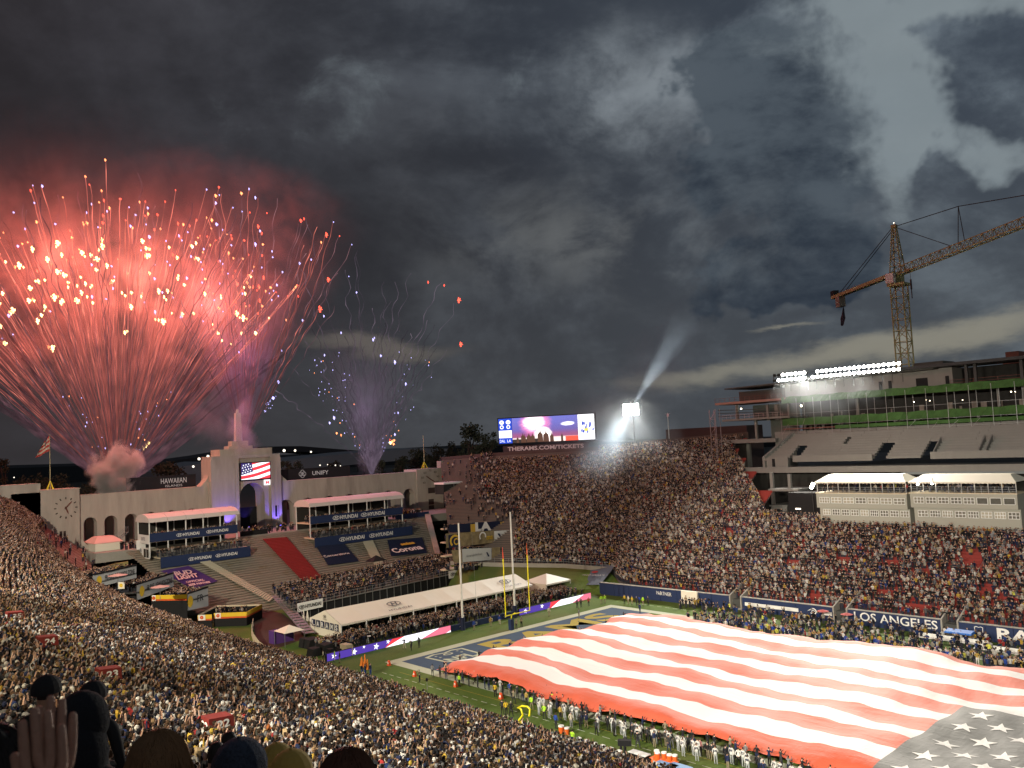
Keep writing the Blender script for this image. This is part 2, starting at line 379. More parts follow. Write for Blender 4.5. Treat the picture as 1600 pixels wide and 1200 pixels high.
# ------------------------------------------------------------------ seating bowl
def catmull(P, n):
    P = np.array(P, float); out = []
    for i in range(len(P)-1):
        p0 = P[max(i-1, 0)]; p1 = P[i]; p2 = P[i+1]; p3 = P[min(i+2, len(P)-1)]
        for k in range(n):
            t = k/n; out.append(.5*((2*p1)+(-p0+p2)*t+(2*p0-5*p1+4*p2-p3)*t*t+(-p0+3*p1-3*p2+p3)*t**3))
    out.append(P[-1]); return np.array(out)
NEAR_I = [(95, -39, 1.8), (53, -39, 1.8), (0, -39, 1.8), (-45, -39, 1.8), (-68, -40, 2.0), (-82, -43.2, 3.6), (-97, -44.5, 4.0), (-118, -45.2, 6.6), (-137, -43, 9.6), (-152, -39, 11.4)]
NEAR_O = [(95, -92, 31), (53, -103, 31.3), (0, -108, 31.5), (-55, -102.6, 31), (-90, -92.6, 30.3), (-112, -83, 29.7), (-128, -74, 28.0), (-140, -66, 26.9), (-148, -60, 25.6), (-156, -54, 23.6)]
FAR_I = [(-106.5, 27, 4.5), (-93, 31, 4.5), (-80, 38, 4.3), (-70, 41.5, 3.8), (-62.5, 37.2, 2.1), (-48, 36.6, 1.8), (0, 36.6, 1.8), (40, 36.6, 1.8)]
FAR_O = [(-160, 66.5, 27.8), (-141, 73, 28.5), (-115, 84.5, 28.9), (-95, 93, 29.3), (-80, 99, 29.9), (-62, 105, 30.4), (0, 112, 31), (40, 109, 31)]
ROWS = 78
class Stand:
    def __init__(s, I, O, facing):
        s.i = catmull(I, 6); s.o = catmull(O, 6); s.n = len(s.i); s.face = facing
        d = np.linalg.norm(np.diff((s.i+s.o)/2, axis=0)[:, :2], axis=1); s.len = np.concatenate([[0], np.cumsum(d)])
        s.len /= s.len[-1]; s.mid = d.sum()
    def P(s, u, v):
        u = np.asarray(u, float); v = np.asarray(v, float)
        a = np.stack([np.interp(u, s.len, s.i[:, k]) for k in range(3)], -1); b_ = np.stack([np.interp(u, s.len, s.o[:, k]) for k in range(3)], -1)
        p = a+(b_-a)*v[..., None]
        g = .9*v+.1*v*v if s.face > 0 else 1.12*v-.12*v*v
        if s.face > 0:      # the near stand has a steep upper tier above a shallower lower one
            g2 = np.where(v < .79, v*.66/.79, .66+(v-.79)*1.75); g2 = np.where(v > .96, .9575+(v-.96)*1.06, g2)
            k = np.clip((a[..., 0]+115)/60, 0, 1); k = k*k*(3-2*k); g = g*(1-k)+g2*k
        p[..., 2] = a[..., 2]+(b_[..., 2]-a[..., 2])*g; return p
def build_stand(st, name, label, cut=None, rows=ROWS, m=concrete, benchmat=redbench, wallm=concrete, seat=.55):
    root = thing(name, label, 'stand', tuple(st.P(.5, 0.)))
    us = st.len; V = []; F_ = []; nU = len(us)
    P = [st.P(us, np.full(nU, r/rows)) for r in range(rows+1)]
    prof = []
    for r in range(rows):
        a = P[r].copy(); b_ = P[r+1].copy(); top = a.copy(); 
        tread_f = P[r].copy(); tread_b = P[r+1].copy(); tread_b[:, 2] = P[r][:, 2]
        prof += [tread_f, tread_b]
    last = P[rows].copy(); prof.append(last)
    base = P[0].copy(); base[:, 2] = -.5; back = P[rows].copy(); back[:, 2] = 8
    prof = [base]+prof+[back]
    A = np.array(prof); k = A.shape[0]
    mb = MB(); mb.v = A.reshape(-1, 3).tolist()
    for i in range(k-1):
        for j in range(nU-1):
            if cut and cut(*((A[i, j]+A[min(i+1, k-1), j+1])/2)): continue
            mb.f.append((i*nU+j, i*nU+j+1, (i+1)*nU+j+1, (i+1)*nU+j)); mb.m.append(0)
    obj('terrace', mb, m, root)
    # bench rows: a plank and a back on every tread
    bb = MB()
    for r in range(rows-1):
        for j in range(nU-1):
            a, c = P[r][j], P[r][j+1]; a2, c2 = P[r+1][j], P[r+1][j+1]
            if cut and (cut(*((a+c)/2))): continue
            z = a[2]; q = []
            for p_, p2 in ((a, a2), (c, c2)):
                q.append((p_+(p2-p_)*.62, p_+(p2-p_)*.86))
            p0, p1 = q[0]; r0, r1 = q[1]
            for pt in (p0, p1, r0, r1): pt[2] = z
            up = np.array([0, 0, .40]); up2 = np.array([0, 0, seat if a[0] > -80 else .5])
            bb.poly([p0+up, r0+up, r1+up, p1+up]); bb.poly([p1+up*.9, r1+up*.9, r1+up2, p1+up2]); bb.poly([p0+up*.85, r0+up*.85, r0+up, p0+up])
    o = obj('bench_rows', bb, benchmat, root, kind='stuff')
    return root
near = Stand(NEAR_I, NEAR_O, 1); far = Stand(FAR_I, FAR_O, -1)
# the far stand stops below the tower under construction
def far_cut(x, y, z):
    return y > 64+max(0, (-44-x))*1.15 and x > -72
# near stand
near_root = build_stand(near, 'grandstand', 'packed near grandstand curving left to the colonnade', m=concrete)
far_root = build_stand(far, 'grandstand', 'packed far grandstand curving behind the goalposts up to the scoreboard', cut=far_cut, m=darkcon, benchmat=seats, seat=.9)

# rim walls of the bowl
b = MB()
for k in range(0, far.n-1):
    a, c = far.o[k], far.o[k+1]
    if c[0] > -70: break
    h0 = .9 if a[0] < -100 else 1.8
    n_ = np.array([-(c-a)[1], (c-a)[0], 0]); n_ /= np.linalg.norm(n_)
    lo = [a+[0, 0, -6]-n_*0, c+[0, 0, -6], c+n_*.5+[0, 0, -6], a+n_*.5+[0, 0, -6]]
    b.hexa(lo, [p+np.array([0, 0, 6+h0]) for p in lo])
obj('rim_wall', b, mat('dark_red_brown_wall', (.075, .05, .045), .9, var=.15, scale=.8), far_root)

# low field wall on the far side, with its lettering
FW = thing('field_wall', 'navy padded wall with white lettering along the far sideline', 'field wall', (-16, 35.2, 0))
def wallseg(x0, x1, y0=35.2, y1=None, h=2.35, name='pad'):
    y1 = y0 if y1 is None else y1
    b = MB(); n = max(1, int(abs(x1-x0)/3.4))
    for k in range(n):
        a = x0+(x1-x0)*k/n+.03; c = x0+(x1-x0)*(k+1)/n-.03; ya = y0+(y1-y0)*k/n; yc = y0+(y1-y0)*(k+1)/n
        obj('pad', _hex(a, c, ya, yc, h), navy, FW)
def _hex(a, c, ya, yc, h):
    b = MB(); b.hexa([(a, ya, 0), (c, yc, 0), (c, yc+.35, 0), (a, ya+.35, 0)], [(a, ya, h), (c, yc, h), (c, yc+.35, h), (a, ya+.35, h)]); return b
wallseg(-66, -35.8, 33.6, 35.2); wallseg(-33.2, -15.8); wallseg(-13.6, 1.2); wallseg(3.6, 22)
b = MB()
for x0, x1 in ((-66, -35.8), (-33.2, -15.8), (-13.6, 1.2), (3.6, 22)):
    y0 = 33.7 if x0 < -60 else 35.2
    b.hexa([(x0, y0-.05, 2.35), (x1, 35.15, 2.35), (x1, 35.7, 2.35), (x0, y0+.5, 2.35)], [(x0, y0-.05, 2.47), (x1, 35.15, 2.47), (x1, 35.7, 2.47), (x0, y0+.5, 2.47)])
obj('coping', b, concrete, FW)
b = MB(); b.box(-66, 40, 35.75, 36.9, -.1, 1.75); obj('backing', b, dkcon, FW)
XD, ZD = (1, 0, 0), (0, 0, 1)
text('lettering', 'LOS ANGELES', (-5.9, 35.2, 1.45), XD, ZD, 13.0, 1.35, whitep, FW, bold=.01)
text('lettering', 'RAMS', (13.2, 35.2, 1.35), XD, ZD, 8.8, 1.6, whitep, FW, bold=.03)
def ram(o, xd, yd, s, m, parent, m2=None):
    b = MB(); ring2d(b, o, xd, yd, .55*s, .5*s, .17*s, 0, 0, -150, 150, 16, .04); ring2d(b, o, xd, yd, .26*s, .22*s, .1*s, -.02*s, -.02*s, -40, 230, 12, .04)
    shape2d(b, [(-.95*s, -.05*s), (-.3*s, .42*s), (0, .5*s), (-.25*s, .2*s)], o, Vector(xd).normalized(), Vector(yd).normalized(), .04)
    obj('ram_horn_emblem', b, m, parent)
ram((-19.5, 35.2, 1.35), XD, ZD, 1.15, whitep, FW); ram((4.9, 35.2, 1.5), XD, ZD, .01, whitep, FW)
b = MB(); b.box(-32.6, -22.2, 35.12, 35.18, .95, 1.55); b.box(-17.6, -16.2, 35.12, 35.18, .95, 1.55); obj('white_band', b, whitep, FW)
shield((6.4, 35.15, 1.3), XD, ZD, 1.2, 1.5, whitep, FW, name='league_shield', lift=.02)
text('lettering', 'OFFICIAL PARTNER', (-52, 34.38, 1.5), XD, ZD, 7.5, .7, whitep, FW)
b = MB(); b.box(-45.6, -42.0, 33.9, 34.3, .2, 2.6); o = tag(obj('cream_screen', b, tentw), 'blank cream panel standing against the navy field wall', 'panel')
# stair openings through the wall up into the far stand
for x0 in (-34.5, -14.7, 2.4):
    sr = thing('stair_gap', 'concrete aisle ramp opening through the far field wall, %s' % {-34.5: 'left of the ram horn emblem', -14.7: 'just left of the LOS ANGELES lettering', 2.4: 'between the LOS ANGELES and RAMS lettering'}[x0], 'stairway', (x0, 36, 0))
    for sxx in (-1.15, 1.15):
        b = MB(); b.hexa([(x0+sxx-.12, 35.0, 0), (x0+sxx+.12, 35.0, 0), (x0+sxx+.12, 40.5, 0), (x0+sxx-.12, 40.5, 0)], [(x0+sxx-.12, 35.0, 2.5), (x0+sxx+.12, 35.0, 2.5), (x0+sxx+.12, 40.5, 4.6), (x0+sxx-.12, 40.5, 4.6)]); obj('side_wall', b, concrete, sr)
    b = MB()
    for k in range(8): b.box(x0-1.03, x0+1.03, 35.3+k*.62, 35.3+(k+1)*.62, -.1, .28+k*.3)
    obj('steps', b, concrete, sr)
    b = MB()
    for k in range(6): b.tube((x0+.4, 41+k*2.2, 4.+k*1.0), (x0+.4, 41+k*2.2, 5.3+k*1.0), .03, 4)
    b.tube((x0+.4, 41, 5.3), (x0+.4, 52, 10.3), .035, 4); obj('handrail', b, steel, sr)

# near field wall
NWL = thing('field_wall', 'low concrete wall in front of the near crowd', 'field wall', (0, -38.6, 0))
b = MB()
for k in range(near.n-1):
    a, c = near.i[k], near.i[k+1]
    if c[0] < -66: break
    b.hexa([(a[0], a[1]+.3, 0), (c[0], c[1]+.3, 0), (c[0], c[1]+.05, 0), (a[0], a[1]+.05, 0)], [(a[0], a[1]+.3, 2.6), (c[0], c[1]+.3, 2.6), (c[0], c[1]+.05, 2.6), (a[0], a[1]+.05, 2.6)])
obj('wall_face', b, navy, NWL)

# ------------------------------------------------------------------ east terrace below the colonnade
EP, EN = Vector((-138, 0, 12)), Vector((.443, 0, 1)).normalized()
def E(x, y, lift=.12):
    d = Vector(ray(x, y)); o_ = EP+EN*lift
    t = (o_-Vector(CP)).dot(EN)/d.dot(EN); return Vector(CP)+d*t
ET = thing('terrace', 'bare grey concrete benches sloping down from the colonnade', 'terrace', (-126, 0, 6))
b = MB(); bb = MB(); nr = 34
x0, x1 = -140.5, -110.5
for k in range(nr):
    xa = x1+(x0-x1)*k/nr; xb = x1+(x0-x1)*(k+1)/nr; z = 12-.443*(xa+138)-.15; zb = 12-.443*(xb+138)-.15
    y0 = -30-6*(k/nr); y1 = 27+(46-27)*(k/nr)
    b.poly([(xa, y0, z), (xa, y1, z), (xb, y1+.5, z), (xb, y0-.2, z)][::-1]); b.poly([(xb, y0, z), (xb, y1, z), (xb, y1, zb), (xb, y0, zb)][::-1])
    n = 9
    for j in range(n):
        ya = y0+(y1-y0)*(j+.02)/n; yb = y0+(y1-y0)*(j+.98)/n; xm = xa+(xb-xa)*.55
        bb.box(xm-.2, xm+.12, ya, yb, z+.16, z+.22)
obj('steps', b, mat('worn_terrace_concrete', (.25, .225, .18), .9, var=.2, scale=.9, noise2=(.20, .165, .10)), ET)
obj('bench_rows', bb, mat('grey_bench_plank', (.30, .275, .22), .85, var=.2, scale=1.2), ET, kind='stuff')
b = MB(); b.hexa([(-140.5, 45, 0), (-110.5, 27, 0), (-110.5, 28.2, 0), (-140.5, 46.8, 0)], [(-140.5, 45, 13.6), (-110.5, 27, 1.3), (-110.5, 28.2, 1.3), (-140.5, 46.8, 13.6)])
obj('end_wall', b, plaster, ET)
b = MB(); b.box(-159, -140.4, -42, 66, 11, 13.05); obj('landing', b, concrete, ET)
def onterr(name, label, cat, quad, m, lift=.14, n=22, zig=True):
    """cloth laid down the steps: follows every tread and riser, so its long edges are saw-toothed"""
    P = [E(x, y, lift) for x, y in quad]     # top-left, top-right, bottom-right, bottom-left
    t = thing(name, label, cat, tuple((P[0]+P[2])/2)); b = MB()
    for k in range(n):
        a0, a1 = P[0].lerp(P[3], k/n), P[1].lerp(P[2], k/n); b0, b1 = P[0].lerp(P[3], (k+1)/n), P[1].lerp(P[2], (k+1)/n)
        dz = a0.z-b0.z
        f0, f1 = Vector((b0.x, a0.y*.3+b0.y*.7, a0.z)), Vector((b1.x, a1.y*.3+b1.y*.7, a1.z))
        b.poly([a0, f0, f1, a1]); b.poly([f0, b0, b1, f1])
    obj('cloth', b, m, t); return t, P
onterr('carpet', 'long red carpet running down the terrace below the central arch', 'carpet', [(409, 842), (447, 839), (503, 903), (472, 908)], mat('red_carpet', (.24, .022, .022), .95, var=.1, scale=1.5), n=30)
t, P = onterr('banner', 'dark navy banner with thin white Cornerstone lettering on the terrace', 'banner', [(493, 853), (538, 850), (561, 877), (512, 883)], navy2)
def pltext(s, cx, cy, hw, hh, m, parent, x1, y1, bold=0, lift=.75):
    """writing lying on the terrace: centre pixel, width direction pixel"""
    o = E(cx, cy, lift); a = E(cx-hw, cy+y1, lift); c = E(cx+hw, cy-y1, lift); xd = (c-a); xd.x = 0; xd.z = 0
    text('lettering', s, o, (0, 1, 0), (-1, 0, .443), xd.length, hh, m, parent, bold=bold, lift=0)
pltext('Cornerstone', 526, 866.5, 20, 1.0, whitep, t, 0, 2.6)
t, P = onterr('banner', 'navy banner with white Corona lettering and gold crown on the terrace', 'banner', [(605, 844), (659, 839.5), (667, 864), (611, 869)], navy2)
pltext('Corona', 636, 857.5, 24, 2.3, whitep, t, 0, 2.4, bold=.03)
b = MB(); c0 = E(637, 849.5, .85); 
for k in range(5):
    y_ = -1.7+k*.85; shape2d(b, [(y_-.4, -.5), (y_+.4, -.5), (y_+.45, .3), (y_, .9 if k == 2 else .6), (y_-.45, .3)], c0, (0, 1, 0), Vector((-1, 0, .443)).normalized(), 0)
obj('crown', b, gold, t)
t, P = onterr('banner', 'purple banner with pale pink BUD LIGHT lettering beside the party decks', 'banner', [(250, 892), (294, 884), (340, 908), (300, 921)], purple)
for s, cx, cy, w_, h_ in (('BUD', 286, 894.5, 26, 1.7), ('LIGHT', 293, 900.5, 31, 1.7)): pltext(s, cx, cy, w_/2, h_, pinkp, t, 0, 3.2, bold=.04)
for s, cx, cy, w_, h_ in (('OFFICIAL', 305, 907.5, 28, .8), ('BEER PARTNER', 312, 911.5, 34, .8)): pltext(s, cx, cy, w_/2, h_, pinkp, t, 0, 2.6, bold=.04)
onterr('stair_aisle', 'pale straight stair aisle running down the terrace left of the red carpet', 'stairs', [(307, 876), (324, 874), (428, 934), (421, 941)], mat('pale_stair_concrete', (.46, .42, .32), .9, var=.08), n=34)
onterr('stair_aisle', 'pale straight stair aisle between the two navy terrace banners', 'stairs', [(566, 846), (582, 844), (601, 884), (586, 886)], mat('pale_stair_concrete', (.46, .42, .32)), n=20)

# ------------------------------------------------------------------ peristyle
PX = -158.
PR = thing('colonnade', 'long concrete colonnade of round arches with a tall central arch tower', 'colonnade', (PX, 0, 13))
def arch_wall(mb, X0, X1, ya, yb, z0, z1, ops):
    """wall between y=ya..yb with round-headed openings (centre, half width, springing height)"""
    cur = ya
    for yc, hw, zs in ops:
        mb.box(X0, X1, cur, yc-hw, z0, z1)
        n = 12; pts = [(yc-hw*math.cos(math.pi*k/n), zs+hw*math.sin(math.pi*k/n)) for k in range(n+1)]
        for k in range(n):
            (y_a, za), (y_b, zb) = pts[k], pts[k+1]
            mb.poly([(X1, y_a, za), (X1, y_b, zb), (X1, y_b, z1), (X1, y_a, z1)]); mb.poly([(X0, y_a, za), (X0, y_a, z1), (X0, y_b, z1), (X0, y_b, zb)])
            mb.poly([(X0, y_a, za), (X0, y_b, zb), (X1, y_b, zb), (X1, y_a, za)]); mb.poly([(X0, y_a, z1), (X1, y_a, z1), (X1, y_b, z1), (X0, y_b, z1)])
        cur = yc+hw
    mb.box(X0, X1, cur, yb, z0, z1)
LA = [-37.8, -33.3, -28.7, -24.1, -19.2, -14.2]; RA = [11.7, 18.3, 25., 31.6, 38.3, 45., 52.4]
b = MB(); arch_wall(b, PX-2.2, PX, -40.2, -9.4, 12.6, 24.8, [(y, 1.45, 18.3) for y in LA]); obj('arcade_wing', b, plaster, PR)
b = MB(); arch_wall(b, PX-2.2, PX, 9.6, 55.2, 12.6, 24.6, [(y, 2.15, 17.7) for y in RA]); obj('arcade_wing', b, plaster, PR)
b = MB(); b.box(PX-2.4, PX+.15, -40.2, -9.6, 24.8, 25.05); b.box(PX-2.4, PX+.15, 9.8, 55.1, 24.6, 24.9); obj('coping', b, plaster, PR)
b = MB()   # second, rear row of piers seen through the arches
for y in LA: b.box(PX-9, PX-7.6, y-3.2, y-1.6, 12.6, 23)
for y in RA: b.box(PX-9, PX-7.6, y-4.5, y-2.4, 12.6, 23)
b.box(PX-9, PX-2.2, -40, -9.5, 23, 24); b.box(PX-9, PX-2.2, 10, 55, 23, 24); obj('rear_arcade', b, plaster, PR)
# central tower with arch, recessed face and stepped shoulders
b = MB()
arch_wall(b, PX-5, PX+.2, -1.9, 7.0, 12.8, 26.2, [(1.95, 3.45, 21.6)])
b.box(PX-5, PX+.2, -1.9, 7.0, 26.2, 31.6)
for (y0, y1) in ((-9.4, -1.9), (7.0, 9.9)): b.box(PX-5, PX+1.0, y0, y1, 12.8, 31.6)
b.box(PX-5, PX+1.0, -9.2, 9.7, 31.6, 32.4); b.box(PX-5, PX+.8, -6.8, 7.6, 32.4, 34.1)
b.box(PX-4.6, PX+.6, -9.9, -9.4, 12.8, 26)
for y0, s_ in ((-9.4, -1), (9.9, 1)):      # curved buttress where tower meets wing
    n = 6
    for k in range(n):
        a0, a1 = k/n, (k+1)/n; w0, w1 = 2.6*(1-math.sin(a0*math.pi/2)), 2.6*(1-math.sin(a1*math.pi/2))
        lo = [(PX-3, y0, 24.8+3.4*a0), (PX-.2, y0, 24.8+3.4*a0), (PX-.2, y0+s_*max(w0, .05), 24.8+3.4*a0), (PX-3, y0+s_*max(w0, .05), 24.8+3.4*a0)]
        hi = [(PX-3, y0, 24.8+3.4*a1), (PX-.2, y0, 24.8+3.4*a1), (PX-.2, y0+s_*max(w1, .05), 24.8+3.4*a1), (PX-3, y0+s_*max(w1, .05), 24.8+3.4*a1)]
        b.hexa(lo, hi)
obj('arch_tower', b, plaster, PR)
for y in (-3.4, -2.4, 7.5, 8.5): b = MB(); b.box(PX+1.0, PX+1.12, y, y+.35, 13, 30.5); obj('pilaster', b, plaster, PR)
b = MB(); b.box(PX-4, PX-1, -3.6, 3.0, 34.1, 34.9); b.box(PX-3.6, PX-1.4, -2.6, 2.0, 34.9, 36.2); obj('plinth', b, plaster, PR)
b = MB(); b.hexa([(PX-3.2, -1.2, 36.2), (PX-1.8, -1.2, 36.2), (PX-1.8, .6, 36.2), (PX-3.2, .6, 36.2)], [(PX-3., -1., 43.6), (PX-2, -1., 43.6), (PX-2, .4, 43.6), (PX-3., .4, 43.6)])
b.tube((PX-2.5, -.3, 43.6), (PX-2.5, -.3, 44.6), .45, 8, .35); obj('torch_column', b, mat('pale_stone', (.45, .4, .38), .8), PR)
b = MB(); b.box(PX+1.0, PX+1.1, 7.5, 9.0, 15.6, 18.6); obj('door_panel', b, blackm, PR)
b = MB(); b.box(PX-4.9, PX-4.6, -1.5, 5.4, 12.8, 18.5); obj('dark_gate', b, blackm, PR)
# end towers with the clock dials
def dial(parent, o, r, m, nums=12, hands=((60, .8), (-60, .55)), tick=None):
    for k in range(nums):
        a = R(90-30*k); b = MB()
        c = Vector(o)+Vector((0, math.cos(a)*r, math.sin(a)*r))
        b.obox(c, (.06, 0, 0), Vector((0, math.sin(a), -math.cos(a)))*.13*r/2.5, Vector((0, math.cos(a), math.sin(a)))*.27*r/2.5); obj('hour_mark', b, m, parent)
    for ang, l in hands:
        d = Vector((0, math.cos(R(ang)), math.sin(R(ang)))); n_ = Vector((0, -d.z, d.y)); b = MB()
        b.hexa([Vector(o)-d*.15*r-n_*.12, Vector(o)+d*l*r*.6-n_*.16, Vector(o)+d*l*r, Vector(o)+d*l*r*.6+n_*.16, Vector(o)-d*.15*r+n_*.12], [q+Vector((.08, 0, 0)) for q in (Vector(o)-d*.15*r-n_*.12, Vector(o)+d*l*r*.6-n_*.16, Vector(o)+d*l*r, Vector(o)+d*l*r*.6+n_*.16, Vector(o)-d*.15*r+n_*.12)]); obj('hand', b, rust, parent)
TL = thing('end_tower', 'plain concrete end tower with a worn clock dial beside the near crowd', 'tower', (PX, -45, 13))
b = MB(); b.box(PX-6, PX+.6, -48.2, -40.2, 8, 26.5); obj('tower_wall', b, plaster, TL)
b = MB(); b.box(PX-6, PX+.4, -60.5, -48.2, 8, 28.3); b.box(PX-6, PX+.4, -54.0, -48.2, 8, 26.3); obj('side_wing', b, plaster, TL)
b = MB(); b.box(PX-6.2, PX+.75, -48.4, -40.1, 26.5, 26.75); obj('coping', b, plaster, TL)
dkmark = mat('dark_clock_marks', (.06, .04, .035), .8)
dial(TL, (PX+.62, -41.9-1.2, 22.4), 2.2, dkmark, hands=((48, .95), (-68, .7)))
for y, z, w_, h_ in ((-53.0, 22.6, .8, 1.1), (-44.2, 16.6, .55, 1.3), (-43.4, 16.6, .5, 1.3)):
    b = MB(); b.box(PX+.45 if y < -50 else PX+.62, PX+.66, y-w_/2, y+w_/2, z-h_, z+h_*.5); f = obj('window', b, dkmark, TL)
TR_ = thing('end_tower', 'pale concrete end tower with a thermometer dial and three dark windows right of the colonnade', 'tower', (PX, 60, 13))
b = MB(); b.box(PX-6, PX+.6, 55.2, 65.2, 8, 25.5); b.box(PX-1.2, PX+.8, 64.5, 65.6, 25.5, 27.6); obj('tower_wall', b, plaster, TR_)
for z in (18.9, 15.4, 12.6+.9):
    b = MB(); b.box(PX+.6, PX+.66, 59.3, 61.9 if z > 18 else 61.3, z-1.0, z+.7); obj('window', b, dkmark, TR_)
dial(TR_, (PX+.62, 60.3, 22.3), 2.6, dkmark, nums=0, hands=((-32, .8), (148, .8)))
for k, s in enumerate(('40', '50', '60', '70', '80', '90', '100')):
    a = R(215-41.6*k); text('numeral', s, (PX+.62, 60.3+math.cos(a)*3.0, 22.6+math.sin(a)*2.3), (0, 1, 0), (0, 0, 1), .55*len(s), .6, dkmark, TR_)

# ------------------------------------------------------------------ floodlights
lampglow = mat('floodlight_lens', (1, 1, 1), emit=(1, .97, .9), es=32)
def spot(name, parent, loc, tgt, W, col=(1, .93, .80), ang=70, blend=.6, rad=.6):
    l = bpy.data.lights.new(name, 'SPOT'); l.energy = W; l.color = col; l.spot_size = R(ang); l.spot_blend = blend; l.shadow_soft_size = rad
    o = bpy.data.objects.new(name, l); C.objects.link(o); o.parent = parent
    o.location = Vector(loc)-wloc(parent); o.rotation_euler = (Vector(tgt)-Vector(loc)).to_track_quat('-Z', 'Y').to_euler(); return o
def lamp_mesh(r=.42):
    b = MB(); n = 10
    b.tube((0, .05, 0), (0, -.28, 0), r*.55, n, r, 0); return b, r
def lamp_pair(dirv):
    """housing + lens meshes aimed along dirv (shared by all the lamps of a bank)"""
    d = Vector(dirv).normalized(); hb = MB(); hb.tube(-d*.35, d*.10, .2, 10, .44); lb = MB()
    a = d.orthogonal().normalized(); c = d.cross(a); lb.poly([d*.12+(a*math.cos(R(36*k))+c*math.sin(R(36*k)))*.40 for k in range(10)])
    return hb.mesh('lamp_housing', [dksteel]), lb.mesh('lamp_lens', [lampglow])
fb = thing('floodlight_bank', 'long double row of glaring white floodlights on the roof of the unfinished tower', 'floodlights', (-42, 95, 44))
Q0, Q1 = at(1207, 595, Y=95), at(1408, 576, Y=95); U0, U1 = at(1207, 587, Y=95), at(1408, 567, Y=95)
hm, lm = lamp_pair((CP[0]*.3+10+42, -95, -44)); first = True
for row, (A0, A1) in enumerate(((Q0, Q1), (U0, U1))):
    for k in range(28):
        if k in (8, 9) and row == 1: continue
        if k in (8, ) and row == 0: continue
        p = A0.lerp(A1, (k+.5)/28)
        h = obj('floodlight', hm, None, fb); h.location = p-wloc(fb)
        if (k, row) in ((0, 1), (1, 1), (0, 0)): continue
        g_ = obj('lens', lm, None, h); 
b = MB()
for A0, A1 in ((Q0, Q1), (U0, U1)): b.tube(A0+Vector((0, .5, 0)), A1+Vector((0, .5, 0)), .07, 4)
for k in range(15):
    p = Q0.lerp(Q1, k/14); b.tube(p+Vector((0, .5, -3)), U0.lerp(U1, k/14)+Vector((0, .5, .5)), .08, 4)
obj('support_frame', b, dksteel, fb)
for k in range(5):
    p = Q0.lerp(U1, (k+.5)/5)+Vector((0, -1.2, .2)); spot('floodlight_or_added_beam', fb, p, (-44+k*18, -14, 0), 105000, ang=84)
pl = thing('floodlight_mast', 'square floodlight cluster glaring on a mast behind the far rim', 'floodlights', (-107, 98, 27))
b = MB(); b.tube((-107, 98.6, 20), (-107, 98.6, 43), .35, 8, .22); obj('mast', b, dksteel, pl)
dd = Vector((.72, -.62, -.3)); side_ = Vector((.65, .76, 0)).normalized()
hm2, lm2 = lamp_pair(dd)
for r_ in range(4):
    for k in range(5):
        p = Vector((-107, 97.6, 40.4))+side_*(k-2)*.98+Vector((0, 0, (r_-1.5)*.93)); h = obj('floodlight', hm2, None, pl); h.location = p-wloc(pl); obj('lens', lm2, None, h)
b = MB(); b.obox((-107, 98.1, 40.4), side_*2.6, Vector((0, 0, 1))*.06, (.05, .05, 0)); obj('crossbar', b, dksteel, pl)
spot('floodlight_or_added_beam', pl, (-106, 96, 40.4), (-10, 0, 0), 160000, ang=70)
spot('floodlight_or_added_beam', pl, (-106, 96, 40.4), (-75, 60, 8), 42000, col=(.82, .93, 1), ang=85)
# the matching floodlights on the near rim, above and behind the camera
for i, (x_, y_, Wt) in enumerate(((72, -114, 290000), (18, -120, 300000), (-36, -118, 380000))):
    nb = thing('floodlight_mast', 'floodlight mast on the near rim, number %s from the west' % ('one', 'two', 'three')[i], 'floodlights', (x_, y_, 28))
    b = MB(); b.tube((x_, y_, 24), (x_, y_, 50), .4, 8, .25); obj('mast', b, dksteel, nb)
    hm3, lm3 = lamp_pair((-.1, .9, -.42))
    for k in range(6):
        h = obj('floodlight', hm3, None, nb); h.location = Vector(((k-2.5)*1.1, .8, 21)); obj('lens', lm3, None, h)
    spot('floodlight_or_added_beam', nb, (x_, y_+1.5, 49), (x_*.35-4, 8, 0), Wt, ang=46)
    spot('floodlight_or_added_beam', nb, (x_, y_+1.5, 49), (x_-40, -58, 8), Wt*(.34 if i == 1 else .22), col=(1, .83, .54), ang=76) if i else None  # extra spots from here on, added to brighten near crowd, far stand, colonnade
    if i != 1: spot('floodlight_or_added_beam', nb, (x_, y_+1.5, 49), (-8-i*25, 58, 8), 240000, col=(1, .88, .68), ang=34)
    if i == 2: spot('floodlight_or_added_beam', nb, (x_, y_+1.5, 49), (-150, 5, 12), 400000, col=(1, .90, .74), ang=58)

